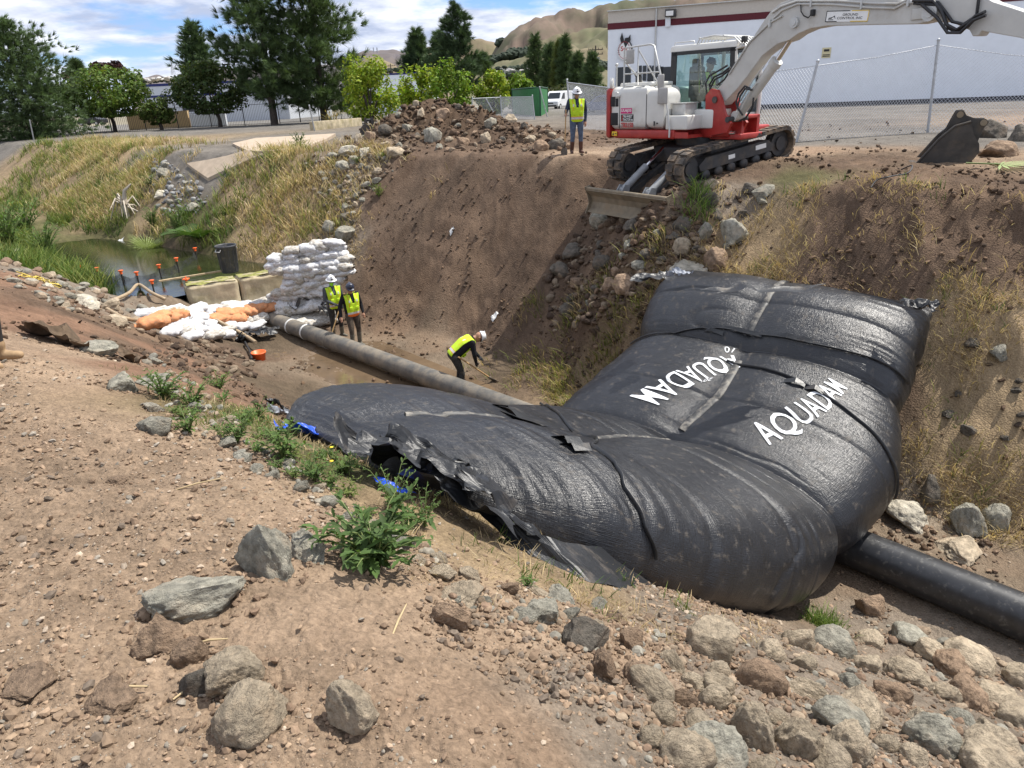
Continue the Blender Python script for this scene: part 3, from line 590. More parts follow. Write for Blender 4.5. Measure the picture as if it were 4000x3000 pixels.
# ---------------------------------------------------------------- rocks
from mathutils import noise as mn
def rock_mesh(seed, kind, sub=4):
    r_ = random.Random(seed); bm = bmesh.new(); bmesh.ops.create_icosphere(bm, subdivisions=sub, radius=1)
    pl_ = []
    for k in range(13 if kind == 'a' else 8):
        n = Vector((r_.gauss(0, 1), r_.gauss(0, 1), r_.gauss(0, 1))).normalized(); pl_.append((n, r_.uniform(.48, .8) if kind == 'a' else r_.uniform(.66, .9)))
    o = Vector((seed*3.1, seed*1.7, seed*.9))
    for v in bm.verts:
        p = v.co.copy()
        for n, d in pl_:
            q = p.dot(n)-d
            if q > 0: p -= n*q*(.96 if kind == 'a' else .8)
        q_ = mn.noise(p*3.2+o*1.3); p += p.normalized()*(.10*mn.noise(p*1.6+o)+.07*mn.noise(p*4+o)+.045*mn.noise(p*9+o)+.026*mn.noise(p*20+o)-.07*max(0, .12-abs(q_))*4)
        v.co = p
    X = [max(abs(v.co[i]) for v in bm.verts) for i in range(3)]
    for v in bm.verts: v.co = Vector((v.co.x/X[0]*.5, v.co.y/X[1]*.5, v.co.z/X[2]*.5))
    me = bpy.data.meshes.new('rock'); bm.to_mesh(me); bm.free()
    for p in me.polygons: p.use_smooth = True
    return me
def rock_mat(name, c, dustc, dust=.5, rnd=.16):
    m = mat(name, c, .92, 0, .42, 5, 1.0, 11, dust=dust, dustcol=dustc, dscale=2.4, rnd=rnd, spec=.25, bdist=.05)
    return m
RM = {'g': rock_mat('grey_stone', (.29, .275, .225), (.32, .24, .165), .4), 't': rock_mat('tan_stone', (.40, .33, .24), (.31, .225, .15), .45), 'b': rock_mat('brown_stone', (.29, .205, .14), (.25, .17, .11), .5), 'd': rock_mat('dark_stone', (.13, .115, .095), (.15, .105, .072), .5), 'w': rock_mat('pale_stone', (.46, .42, .34), (.32, .24, .16), .35)}
RV = {}
for mk in RM:
    for kk in 'ab':
        for i in range(3):
            me = rock_mesh(17*i+ord(mk)+(50 if kk == 'b' else 0), kk); me.materials.append(RM[mk]); RV[mk, kk, i] = me
RH = {}
ROCKS = []
def rock_at(p, size, mk, kk, label, group=None, name='rock', sink=.36, rz=None, tilt=.25, cat='rock', hero=False):
    if hero:
        me = rock_mesh(300+len(ROCKS), kk, 5); me.materials.append(RM[mk])
    else: me = RV[mk, kk, random.randrange(3)]
    o = link(name, me); o.scale = size; o.rotation_euler = (random.uniform(-tilt, tilt), random.uniform(-tilt, tilt), random.uniform(0, 6.28) if rz is None else rz)
    o.location = (p[0], p[1], p[2]+size[2]*(.5-sink)); ROCKS.append(o)
    return tag(o, label, cat, group)
def rock_px(u, v, w, h, mk, kk, label, group=None, sink=.36, rz=None, depth=1.0, hero=False, tilt=.2):
    r = hit(min(u, 4300), v+h*.36)
    if r is None: return
    p, t = r; s = w/FPX*t; zh = h/FPX*t*1.12
    return rock_at(p, (s, s*depth, min(zh, s*1.6)), mk, kk, label, group, sink=sink, rz=rz, tilt=tilt, hero=hero)
HERO = '''
1050 2110 250 350 g a tall grey-green boulder with pale veins standing beside the large leafy weed
770 2290 400 210 g a wide flat grey-green slab half buried in the gravelly soil
635 2430 230 230 b a squared brown rock with a black hollow under its left end
745 2520 150 130 b b small soil-covered rock leaning against the squared brown rock
770 2640 130 150 d b dark crumbly rock wedged behind the big tan boulder
905 2590 250 210 t a tan-grey rock just behind the big tan foreground boulder
985 2715 330 250 t b big rounded tan boulder in the bare soil of the foreground
1385 2690 260 250 t a flat-topped tan block sunk in the crumbly foreground soil
1200 2110 210 170 g a pale grey rock half hidden behind the large leafy weed
430 2695 260 100 b a low crusted rock slab barely rising out of the soil
110 2665 240 60 b a thin flat brown slab at the left edge of the bare soil
460 1866 85 34 b a thin reddish stone chip lying alone on the gravelly bank
380 1352 165 75 g a greenish-grey slab beside the brown cloth on the bank
470 1475 165 115 g a dark grey angular rock near the upper end of the leafy weeds
610 1650 140 95 g a large grey rock below the upper leafy weeds
600 1575 75 70 w a small bluish-white stone between the grey rocks and weeds
1808 2310 220 85 t a long flat pale rock on the slope left of the dam's hem
1763 2382 160 130 b a brown and green rock under the long flat pale rock
2134 2375 170 130 g a grey rock in the straw below the dam's loose hem
2287 2452 215 155 d a dark blue-grey cube-like rock on the near slope below the dam
2350 2560 145 165 b a reddish pointed rock in front of the dark cube-like rock
2459 2480 100 110 b a small upright reddish rock right of the dark cube-like rock
2480 2605 140 130 b b round brown clod-like rock right of the reddish pointed rock
2793 2650 150 150 t b rounded grey-tan rock perched above the long upright foreground boulders
2938 2790 180 260 t b long upright tan boulder, leftmost of the row of three at the bottom
3119 2840 190 250 t b broad tan boulder in the middle of the bottom row of three
3310 2860 210 230 t b smooth slanting boulder, rightmost of the bottom row of three
3340 2730 250 190 t b large pale boulder above the slanting boulder at the bottom right
2748 2893 380 190 g a wide grey slab along the bottom edge beside the loose dark soil
3640 2830 240 240 g b big grey lumpy boulder with white flecks in the bottom right corner
3850 2950 270 210 t b smooth tan boulder in the very bottom right corner
3770 2680 190 180 b b upright brown boulder above the grey lumpy boulder
3544 2610 190 130 t b flat-topped tan rock at the upper edge of the right foreground rocks
3399 2335 115 120 b a lone brown rock standing beside the black pipe
3720 2555 200 110 b b brown dusty rock below the right end of the black pipe
3553 1985 235 125 w a flat pale slab on the creek bed right of the dam
3770 2010 145 180 g a grey upright boulder against the right bank behind the pale slab
3890 1995 115 130 g b grey boulder at the right bank beside the upright grey boulder
3743 2128 235 75 t a long low tan rock in front of the grey boulders on the creek bed
3634 1885 95 125 d a dark rock tucked under the dry grass right of the dam
3884 495 135 115 d a large dark boulder behind the excavator bucket on the bank top
3908 578 155 95 b a brown boulder lying in front of the large dark boulder by the bucket
3985 515 110 95 d a dark boulder at the right edge of the bank top
2866 888 130 125 g a big blue-grey boulder on the slope right of the dozer blade
2750 885 62 105 g a narrow standing grey rock between the blade and the blue-grey boulder
2660 950 80 80 t b tan rock under the right end of the dozer blade
2680 1042 175 90 w a wide pale tan boulder above the far end of the dam
2797 992 110 95 b b brown rock below the blue-grey boulder
2985 730 100 78 g a grey angular rock in the green grass below the tracks
2776 762 95 78 d a dark rock under the front of the right track
2435 1092 115 80 b b dark brown boulder in the loose soil below the dozer blade
2224 1195 85 62 d b rounded dark boulder low on the loose dark slope
1402 538 54 58 t a upright pale rock at the left end of the rubble heap
1447 529 54 62 b a upright brown rock beside the upright pale rock on the heap
1362 582 92 48 w a long pale rock at the left foot of the rubble heap
1425 583 60 56 w a rounded pale rock at the foot of the rubble heap
1542 581 92 52 t a long tan rock below the middle of the rubble heap
1728 438 66 60 b a large brown rock near the top of the rubble heap
1646 436 52 48 t a square tan rock on the upper left of the rubble heap
1690 520 80 78 g a large grey rock in the middle of the rubble heap
1810 547 52 58 b a brown rock at the right foot of the rubble heap
1895 533 54 48 t a tan rock right of the rubble heap's middle
2175 557 84 64 d b big dark dirt-covered boulder beside the worker on the bank
2113 564 68 56 b b brown boulder left of the big dark boulder by the worker
1345 900 95 60 g a grey rock above the top of the white sandbag wall
1325 965 80 60 g b brown-grey rock beside the uppermost white sandbags
'''
for ln in HERO.strip().split('\n'):
    w = ln.split(' ', 6); u, v, wd, hh = (float(q) for q in w[:4]); big = wd >= 140 and v > 1900
    rock_px(u, v, wd, hh, w[4], w[5], w[6], rz=(.4 if 'squared' in ln else None), hero=big, sink=.42 if v > 2000 else .42, tilt=.12 if big else .25, depth=.8)
# the two rocks with a place of their own end here; the rest are fields of look-alikes
def inpoly(x, y, P):
    c = False; j = len(P)-1
    for i in range(len(P)):
        if (P[i][1] > y) != (P[j][1] > y) and x < (P[j][0]-P[i][0])*(y-P[i][1])/(P[j][1]-P[i][1])+P[i][0]: c = not c
        j = i
    return c
def field(P, n, lo, hi, mats, label, group, kk='ab', asp=(.55, .9), sink=.4):
    xs = [p[0] for p in P]; ys = [p[1] for p in P]; done = []; tries = 0
    while len(done) < n and tries < n*40:
        tries += 1; u = random.uniform(min(xs), max(xs)); v = random.uniform(min(ys), max(ys))
        if not inpoly(u, v, P): continue
        w = lo+(hi-lo)*random.random()**1.5
        if any(math.hypot(u-a, (v-b)*1.3) < (w+c)*.42 for a, b, c in done): continue
        r = hit(u, v)
        if r is None: continue
        p, t = r; s = w/FPX*t
        if any((Vector(p)-o.location).length < (s+max(o.scale))*.36 for o in ROCKS[-140:]) : continue
        done.append((u, v, w)); a = random.uniform(*asp)
        rock_at(p, (s, s*random.uniform(.65, 1), s*a), random.choice(mats), random.choice(kk), label, group, sink=sink, tilt=.35)
field([(0, 985), (130, 1010), (330, 1110), (520, 1200), (640, 1260), (560, 1290), (430, 1260), (250, 1200), (60, 1110), (0, 1090)], 38, 45, 120, 'ttgw', 'tan-grey riprap rock on the near bank between the brown slope and the pond', 'riprap rocks along the near bank by the pond', 'aab', (.4, .7))
field([(1200, 620), (1500, 600), (1540, 660), (1440, 760), (1380, 900), (1330, 1000), (1250, 960), (1290, 800), (1230, 700)], 34, 28, 75, 'gggtd', 'small grey angular rock in the dry grass left of the dug slope', 'grey rocks scattered in the dry grass by the dug slope', 'aab')
field([(570, 620), (660, 640), (740, 690), (800, 760), (760, 830), (640, 830), (600, 740), (640, 690)], 12, 25, 62, 'gggw', 'blue-grey rock in the grass gully below the concrete slab', 'blue-grey rocks in the gully by the concrete slab', 'a')
field([(2330, 850), (2640, 870), (2780, 930), (2700, 1010), (2520, 1060), (2420, 1180), (2250, 1230), (2180, 1080), (2260, 960)], 26, 40, 110, 'dddbg', 'dark rock in the loose soil under the dozer blade', 'dark rocks spilling down below the dozer blade', 'aab')
field([(2560, 2560), (2900, 2500), (3300, 2440), (3600, 2480), (4000, 2620), (4050, 3000), (2600, 3020), (2500, 2800)], 50, 110, 240, 'tttbttg', 'dusty tan rock in the loose rock bank at the bottom right', 'loose rocks of the near bank at the bottom right', 'bba', (.6, .95))
field([(1650, 2200), (2000, 2280), (2300, 2360), (2600, 2420), (2500, 2520), (2150, 2460), (1800, 2400), (1650, 2320)], 16, 50, 150, 'ggtb', 'half-buried grey rock on the straw-covered near slope', 'half-buried rocks on the near slope below the dam', 'a', (.35, .6), .4)
field([(560, 1380), (700, 1500), (900, 1650), (1100, 1800), (1450, 2050), (1750, 2180), (1700, 2230), (1300, 2000), (1000, 1850), (780, 1680), (600, 1530)], 26, 55, 150, 'gggtt', 'grey angular rock among the leafy weeds on the near bank edge', 'grey rocks along the weedy edge of the near bank', 'a', (.4, .7), .36)
field([(1280, 600), (1450, 480), (1650, 400), (1850, 420), (2000, 480), (2230, 540), (2230, 590), (1700, 590), (1300, 620)], 32, 28, 66, 'tbbdtg', 'soil-stained rock in the rubble heap behind the dug slope', 'rocks in the rubble heap', 'aab', (.6, 1))
field([(2700, 700), (3100, 760), (3060, 900), (2760, 1000), (2680, 900)], 12, 30, 80, 'gtd', 'small grey rock on the grassy slope right of the dozer blade', 'rocks on the slope right of the blade', 'a')
field([(3650, 1300), (4000, 1350), (4000, 1900), (3700, 1800)], 9, 40, 110, 'dgd', 'dark rock showing through the dry grass on the right bank', 'rocks in the dry grass of the right bank', 'a')
# ---------------------------------------------------------------- loose stuff: pebbles, soil crumbs
ICO = None
def ico(sub):
    bm = bmesh.new(); bmesh.ops.create_icosphere(bm, subdivisions=sub, radius=.5); V = np.array([v.co[:] for v in bm.verts]); F = np.array([[v.index for v in f.verts] for f in bm.faces]); bm.free(); return V, F
def scatter(name, P, S, C, flat=.65, sub=1, m=None, sinkf=.15, jit=.3):
    V, F = ico(sub); n = len(P); k = len(V)
    ang = rng.uniform(0, 6.28, n); Q = V[None]*(1+jit*rng.uniform(-1, 1, (n, k, 1)))
    Q = Q*np.stack([S, S*rng.uniform(.6, 1, n), S*flat*rng.uniform(.6, 1.2, n)], -1)[:, None]
    ca, sa = np.cos(ang)[:, None], np.sin(ang)[:, None]; tl = rng.uniform(-.5, .5, n)[:, None]
    z = Q[..., 2]+tl*Q[..., 0]; X = Q[..., 0]*ca-Q[..., 1]*sa; Y = Q[..., 0]*sa+Q[..., 1]*ca
    A = np.stack([X+P[:, None, 0], Y+P[:, None, 1], z+(P[:, 2]+S*flat*(.5-sinkf)*.7)[:, None]], -1)
    FF = (F[None]+(np.arange(n)*k)[:, None, None]).reshape(-1, 3)
    me = npmesh(name, A.reshape(-1, 3), FF, m, False); vcol(me, np.repeat(C, k, 0)); return tag(link(name, me), kind='stuff')
def lsample(n, a0, a1, r0, r1, pw=1.0):
    a = rng.uniform(a0, a1, n); r = np.exp(rng.uniform(math.log(r0), math.log(r1), n)); return r*np.sin(a), r*np.cos(a)-2
MST = mat('loose_stones', (1, 1, 1), .92, 0, .25, 30, 0, vc='Col', spec=.2)
def keep(x, y, w, fac): return rng.random(len(x)) < np.clip(w@np.array(fac), 0, 1)
def surf(x, y):
    Z, Wt = base_eval(x, y); z, pile = Hc(x, y, Z, Wt); return z, Wt, pile
#          s   b   d   g   y   G   m   w   r
x, y = lsample(120000, -.72, .75, 2.6, 13); z, Wt, pile = surf(x, y); k = keep(x, y, Wt, (.8, .10, .25, .3, .1, .08, .5, .3, .6)); x, y, z, Wt = x[k], y[k], z[k], Wt[k]
k = rng.random(len(x)) < np.clip(.42+2.0*fbm(x*1.1, y*1.1, 3, 91), .08, 1); x, y, z, Wt = x[k], y[k], z[k], Wt[k]
r = np.hypot(x, y+2); S = (.006+.028*rng.random(len(x))**7)*np.clip(r/4, .8, 1.8)
pal = np.array([(.30, .22, .155), (.25, .175, .12), (.25, .22, .18), (.36, .29, .22), (.20, .135, .09), (.28, .20, .135), (.27, .195, .13), (.26, .185, .125)])
C = pal[rng.integers(0, len(pal), len(x))]*rng.uniform(.7, 1.2, (len(x), 1)); scatter('gravel', np.c_[x, y, z], S, C, .6, 1, MST)
# earth packed round the feet of the nearer rocks
A_ = []; 
for o in ROCKS:
    if o.location.y < 9 and o.scale.x > .07:
        for k in range(46):
            a = random.uniform(0, 6.28); f = random.uniform(.36, .66); A_.append((o.location.x+o.scale.x*f*math.cos(a), o.location.y+o.scale.x*f*math.sin(a), max(o.scale.x*random.uniform(.03, .13), .008)))
A_ = np.array(A_); z = H(A_[:, 0], A_[:, 1]); pal = np.array([(.20, .14, .095), (.16, .11, .075), (.24, .17, .115)]); scatter('packed_earth', np.c_[A_[:, 0], A_[:, 1], z], A_[:, 2], pal[rng.integers(0, 3, len(A_))]*rng.uniform(.8, 1.2, (len(A_), 1)), .7, 1, MST)
# dark crumbs on the dug slope, on the heap and under the blade
x, y = lsample(64000, -.62, .62, 11, 34); z, Wt, pile = surf(x, y); k = rng.random(len(x)) < np.clip(Wt@np.array((.12, .05, .62, .06, .12, .0, .3, .1, .35))*np.clip(.3+1.9*fbm(x*.9, y*.9, 3, 95), .04, 1)+pile*.9, 0, 1); x, y, z, Wt, pile = x[k], y[k], z[k], Wt[k], pile[k]
S = .025+.11*rng.random(len(x))**4+pile*.16*rng.random(len(x))**2
pal = np.array([(.085, .055, .036), (.11, .072, .045), (.07, .05, .036), (.15, .10, .065)]); C = pal[rng.integers(0, 4, len(x))]*rng.uniform(.7, 1.3, (len(x), 1)); scatter('soil_clods', np.c_[x, y, z], S, C, .75, 1, MST)
# rubble too small and too much to count: between the boulders, in the heap, down the gully
def rubble(P, n, lo, hi, cols):
    xs = [q[0] for q in P]; ys = [q[1] for q in P]; A = []; S = []; tries = 0
    while len(A) < n and tries < n*6:
        tries += 1; u = random.uniform(min(xs), max(xs)); v = random.uniform(min(ys), max(ys))
        if not inpoly(u, v, P): continue
        r = hit(u, v)
        if r is None: continue
        A.append(r[0]); S.append((lo+(hi-lo)*random.random()**2.2)/FPX*r[1])
    C = np.array(cols)[rng.integers(0, len(cols), len(A))]*rng.uniform(.75, 1.2, (len(A), 1)); return scatter('small_rubble', np.array(A), np.array(S), C, .75, 2, MST, .3, .13)
TANS = [(.27, .21, .15), (.225, .17, .12), (.19, .13, .09), (.22, .205, .17)]; DARKS = [(.10, .068, .046), (.14, .10, .07), (.20, .155, .11), (.075, .052, .038)]
rubble([(2350, 2560), (2900, 2480), (3300, 2420), (3600, 2460), (4000, 2600), (4050, 3000), (2500, 3020), (2350, 2800)], 300, 14, 60, TANS)
rubble([(1700, 2280), (2350, 2400), (2900, 2420), (2900, 2560), (2300, 2560), (1800, 2450)], 260, 12, 50, TANS)
rubble([(1280, 600), (1450, 470), (1650, 390), (1850, 415), (2000, 475), (2230, 530), (2230, 600), (1700, 590), (1300, 625)], 330, 8, 34, TANS[2:3]+DARKS*2)
rubble([(2330, 800), (2640, 850), (2800, 930), (2700, 1030), (2520, 1080), (2420, 1250), (2150, 1300), (2120, 1080), (2260, 900)], 420, 12, 46, DARKS)
rubble([(1180, 620), (1500, 600), (1540, 680), (1420, 800), (1380, 950), (1330, 1040), (1230, 980), (1270, 800), (1200, 720)], 260, 8, 30, TANS[3:]+TANS[:1]+DARKS[1:3])
rubble([(560, 620), (660, 630), (760, 700), (820, 780), (760, 850), (620, 840), (590, 740)], 160, 8, 28, [(.22, .22, .22), (.16, .16, .165), (.3, .3, .29)])
rubble([(560, 1330), (720, 1320), (960, 1390), (1020, 1470), (900, 1500), (700, 1440)], 170, 10, 46, DARKS)
rubble([(0, 980), (150, 1005), (330, 1100), (540, 1200), (680, 1260), (600, 1310), (430, 1270), (250, 1215), (60, 1120), (0, 1100)], 260, 10, 46, TANS)
rubble([(560, 1380), (750, 1500), (950, 1660), (1150, 1800), (1450, 2030), (1800, 2180), (1700, 2250), (1300, 2010), (1000, 1860), (780, 1690), (600, 1540)], 240, 10, 50, [(.235, .225, .19), (.28, .25, .2), (.2, .15, .11)])
# crumbly heaps of soil near the camera at the lower right
x, y = lsample(60000, -.6, .5, 2.8, 8); z, Wt, pile = surf(x, y); k = rng.random(len(x)) < np.clip(Wt@np.array((.45, .0, 1, 0, .1, .05, .3, .2, .7))*np.clip(.05+2.2*fbm(x*1.1+4, y*1.1, 3, 97), .03, 1), 0, 1); x, y, z = x[k], y[k], z[k]
S = .010+.05*rng.random(len(x))**4; pal = np.array([(.235, .168, .114), (.20, .14, .095), (.265, .19, .13), (.165, .13, .10)]); C = pal[rng.integers(0, 4, len(x))]*rng.uniform(.75, 1.2, (len(x), 1)); scatter('soil_crumbs', np.c_[x, y, z], S, C, .8, 1, MST)
# ---------------------------------------------------------------- concrete blocks and sandbags
MCON = mat('stained_concrete', (.40, .34, .23), .9, var=.3, scale=2.5, dust=.55, dustcol=(.20, .17, .06), dscale=1.8, bump=.5, bscale=9, bdist=.03)
def quadblock(name, pa, pb, top, bot, depth, label):
    a, b = atz(*pa, top), atz(*pb, top); d = Vector((b-a)[:2]).to_3d(); L_ = d.length; rz = math.atan2(d.y, d.x)
    o = empty(name, (a[0], a[1], bot), rz, label, 'concrete block', 'concrete blocks')
    bm = bmesh.new(); bmesh.ops.create_cube(bm, size=1)
    for v in bm.verts: v.co = ((v.co.x+.5)*(L_-.03)+.015, (v.co.y+.5)*depth, (v.co.z+.5)*(top-bot))
    bmesh.ops.bevel(bm, geom=bm.edges[:], offset=.04, segments=2, affect='EDGES'); bmesh.ops.subdivide_edges(bm, edges=[e for e in bm.edges if e.calc_length() > .3], cuts=14, use_grid_fill=True)
    for v in bm.verts: v.co += Vector((mn.noise(v.co*4+o.location), mn.noise(v.co*4+o.location+Vector((5, 0, 0))), mn.noise(v.co*4+o.location+Vector((0, 7, 0)))))*.022
    mb = MB(); mb.bm(bm, 0, True); mb.build('concrete_body', MCON, o)
    # algae dried on the top
    n = 22; gx, gy = np.meshgrid(np.linspace(.04, .96, n), np.linspace(.04, .96, n), indexing='ij'); zz = .012+.03*np.clip(fbm(gx*5+L_, gy*4, 3, 7)*1.8, -.8, 1)
    i = np.arange(n*n).reshape(n, n); q = np.stack([i[:-1, :-1], i[1:, :-1], i[1:, 1:], i[:-1, 1:]], -1).reshape(-1, 4)
    link('dried_algae', npmesh('dried_algae', np.c_[(gx*L_).ravel(), (gy*depth).ravel(), (top-bot+zz).ravel()], q, mat('dried_algae', (.20, .20, .055), .95, var=.4, scale=9, dust=.5, dustcol=(.38, .33, .22), dscale=4), True), o); return o
quadblock('concrete_block', (722, 1122), (930, 1092), -2.92, -4.0, .62, 'stained concrete block with algae on top, left one beneath the grey bin')
quadblock('concrete_block', (932, 1090), (1130, 1058), -2.92, -4.0, .62, 'rough pale concrete block between the left block and the sandbag wall')
def bag_mesh(seed):
    r_ = random.Random(seed); n, m = 18, 14; V = []
    for i in range(n):
        a = -1+2*i/(n-1); pin = (1-abs(a)**3.2)**.5 if a < 0 else (1-max(0, (a-.55)/.45)**1.2*.86)*(1 if a < .55 else 1)
        if a > .9: pin = .2+.5*(a-.9)*6
        if a <= -1: pin = .03
        for j in range(m):
            w = 2*math.pi*j/m; c, s_ = math.cos(w), math.sin(w); y = math.copysign(abs(c)**.7, c)*.5*min(1, pin+.12 if a < .6 else pin); z = math.copysign(abs(s_)**.9, s_)*.5*pin*(1-.25*c*c)
            p = Vector((a*.5, y, z)); q = p*5+Vector((seed*3, 0, 0)); k = .12*mn.noise(q)+.07*mn.noise(q*2.4); V.append(p*(1+k*1.4)+Vector((0, 0, .05*mn.noise(q*.7))))
    F = [(i*m+j, i*m+(j+1) % m, (i+1)*m+(j+1) % m, (i+1)*m+j) for i in range(n-1) for j in range(m)]+[tuple(range(m))[::-1], tuple(range((n-1)*m, n*m))]
    return V, F
MBAGW = mat('white_bag', (.58, .58, .59), .8, var=.2, scale=9, dust=.5, dustcol=(.28, .23, .17), dscale=7, rnd=.08, bump=.4, bscale=18, bdist=.02)
MBAGM = mat('muddy_bag', (.52, .50, .46), .8, var=.2, scale=9, dust=.75, dustcol=(.20, .16, .11), dscale=6, rnd=.1, bump=.4, bscale=18, bdist=.02)
MBAGO = mat('orange_bag', (.58, .24, .10), .75, var=.18, scale=8, dust=.6, dustcol=(.32, .2, .12), dscale=6, rnd=.1, bump=.4, bscale=18, bdist=.02)
BAGS = {}
for key, m in (('w', MBAGW), ('m', MBAGM), ('o', MBAGO)):
    for i in range(4): BAGS[key, i] = MB().add(*bag_mesh(7*i+ord(key)), 0, True).mesh('sandbag', m)
BL = {'w': ('white sandbag stacked in the wall right of the concrete blocks', 'white sandbags stacked in the wall'), 'a': ('white sandbag lying in the low apron below the concrete blocks', 'white sandbags in the apron'),
      'o': ('orange sandbag among the white ones below the concrete blocks', 'orange sandbags'), 'm': ('mud-stained sandbag in the rows right of the grey pipe end', 'muddy sandbags by the pipe')}
def bag(p, key, rz, L_=.60, lab=None, tilt=.16, w=.44, h=.24):
    o = link('sandbag', BAGS[('m' if key == 'w' and random.random() < .3 else key) if key in 'wmo' else 'w', random.randrange(4)]); o.location = p; o.scale = (L_*random.uniform(.9, 1.12), w*random.uniform(.9, 1.15), h*random.uniform(.9, 1.3)); o.rotation_euler = (random.uniform(-tilt, tilt), random.uniform(-tilt, tilt), rz)
    a, b = BL[lab or key]; return tag(o, a, 'sandbag', b)
FR = math.atan2(TD[1], TD[0])
def bagrow(pix0, pix1, z0, z1, n, key, lab=None):
    a, b = atz(*pix0, z0), atz(*pix1, z1)
    for k in range(n):
        f = (k+random.uniform(-.2, .2))/max(n-1, 1); p = a*(1-f)+b*f; p = p+np.array((random.uniform(-.06, .06), random.uniform(-.06, .06), random.uniform(-.03, .03)))
        bag(p, key, math.atan2(b[1]-a[1], b[0]-a[0])+random.choice((0, math.pi))+random.uniform(-.55, .55), lab=lab)
for (a, b, z0, z1, n) in (((1090, 1195), (1240, 1172), -3.80, -3.70, 6), ((1120, 1215), (1265, 1192), -3.92, -3.82, 6), ((1140, 985), (1305, 945), -2.25, -2.05, 6), ((1080, 1012), (1320, 965), -2.42, -2.2, 8), ((1075, 1036), (1335, 990), -2.58, -2.38, 8), ((1085, 1060), (1345, 1015), -2.74, -2.55, 8), ((1135, 1078), (1350, 1040), -2.9, -2.72, 7), ((1138, 1098), (1345, 1065), -3.06, -2.9, 7), ((1135, 1120), (1320, 1090), -3.22, -3.08, 6), ((1110, 1142), (1290, 1115), -3.4, -3.25, 6), ((1075, 1160), (1250, 1138), -3.56, -3.42, 6), ((1035, 1178), (1200, 1160), -3.72, -3.6, 5)):
    bagrow(a, b, z0, z1, n, 'w')
for (a, b, z, n, key) in (((900, 1200), (1050, 1195), -3.72, 4, 'a'), ((770, 1215), (1060, 1212), -3.82, 7, 'a'), ((570, 1240), (690, 1222), -3.8, 3, 'a'), ((700, 1232), (960, 1225), -3.9, 6, 'a'), ((980, 1228), (1060, 1222), -3.9, 3, 'o'), ((880, 1245), (1000, 1238), -3.97, 4, 'o'), ((640, 1262), (700, 1255), -3.9, 2, 'o'), ((710, 1256), (830, 1250), -3.98, 3, 'a'), ((840, 1268), (940, 1262), -4.05, 3, 'o'), ((590, 1290), (670, 1272), -3.95, 3, 'o'), ((690, 1282), (800, 1275), -4.05, 4, 'a'), ((670, 1308), (880, 1300), -4.12, 5, 'a'), ((760, 1322), (890, 1318), -4.18, 3, 'a'), ((890, 1290), (1000, 1278), -4.14, 3, 'a'), ((950, 1262), (1010, 1252), -4.05, 2, 'a'),
                          ((1050, 1216), (1230, 1190), -3.82, 6, 'm'), ((1090, 1236), (1265, 1212), -3.95, 6, 'm'), ((1130, 1256), (1280, 1235), -4.06, 5, 'm'), ((1180, 1276), (1290, 1258), -4.16, 4, 'm')):
    for k in range(n):
        f = (k+random.uniform(-.15, .15))/max(n-1, 1); u_, v_ = a[0]*(1-f)+b[0]*f, a[1]*(1-f)+b[1]*f; pt, t_ = hit(u_, v_+4)
        bag(pt+np.array((0, 0, .10+(.10 if key == 'o' else 0))), key if key in 'wmo' else 'w', FR+random.uniform(-.7, .7)+random.choice((0, math.pi)), lab=key)
# black plastic sheeting under the bags
for k, (u, v, z, sx, sy, rz, m) in enumerate([(530, 1258, -3.7, .45, .25, .2, MGREYP), (650, 1215, -3.6, .8, .2, .5, MPLAS), (1190, 1190, -3.75, .5, .08, .75, MPLAS), (1285, 1215, -3.9, .2, .4, .2, MPLAS), (1010, 1310, -4.2, .5, .2, .3, MPLAS), (960, 1330, -4.25, .4, .12, .6, MPLAS)]):
    crumple('plastic_sheet', atz(u, v, z), sx, sy, rz, .12, m, seed=120+k*4, drape=False)
    tag(COL.objects[-1], ['silver plastic sheet crumpled at the left end of the orange sandbags', 'black plastic sheet bunched left of the concrete blocks', 'black plastic strip on the sandbags behind the grey pipe', 'black plastic sheet hanging behind the two workers', 'black plastic scrap beside the pipe end', 'black plastic scrap on the mud below the white sandbags'][k], 'plastic sheet')
# ---------------------------------------------------------------- the excavator
MWP = mat('white_machine_paint', (.62, .61, .57), .42, var=.06, scale=3, dust=.22, dustcol=(.36, .30, .22), dscale=2.2, spec=.5)
MGP = mat('shaded_white_boom_paint', (.50, .49, .455), .48, var=.07, scale=2.5, dust=.25, dustcol=(.34, .29, .22), dscale=2.2)  # white boom paint greyed: the shade on its side is put into the colour
MRED = mat('red_machine_paint', (.36, .028, .022), .42, var=.15, scale=5, dust=.25, dustcol=(.22, .14, .09), dscale=5)
MBLK = mat('black_rubber', (.02, .02, .021), .65, var=.2, scale=8)
MTRK = mat('muddy_track_rubber', (.045, .04, .036), .85, var=.3, scale=6, dust=.7, dustcol=(.28, .20, .13), dscale=4, bump=.3, bscale=30)
MTRF = mat('dusty_dark_steel', (.05, .05, .052), .6, metal=.2, var=.25, scale=5, dust=.5, dustcol=(.16, .125, .09), dscale=3)
MBLADE = mat('worn_blade_steel', (.20, .165, .115), .7, metal=.15, var=.25, scale=4, dust=.6, dustcol=(.26, .2, .13), dscale=3.5, bump=.25, bscale=14)
MCHR = mat('chrome_rod', (.75, .77, .8), .12, metal=1, var=0)
MTUBE = mat('grey_steel_tube', (.52, .52, .5), .4, metal=.3, var=.1)
MDEEP = mat('black_vent_mesh', (.012, .012, .013), .7, var=.2, scale=60)
MHOSE = mat('black_hose', (.018, .018, .02), .5, var=.2, scale=20)
MYEL = mat('yellow_label', (.75, .50, .03), .5, var=.05)
MPINK = mat('magenta_label', (.55, .02, .16), .5, var=.05)
MREDT = mat('red_lettering', (.45, .03, .03), .5, var=.05)
MBLKT = mat('black_lettering', (.015, .015, .016), .5, var=.05)
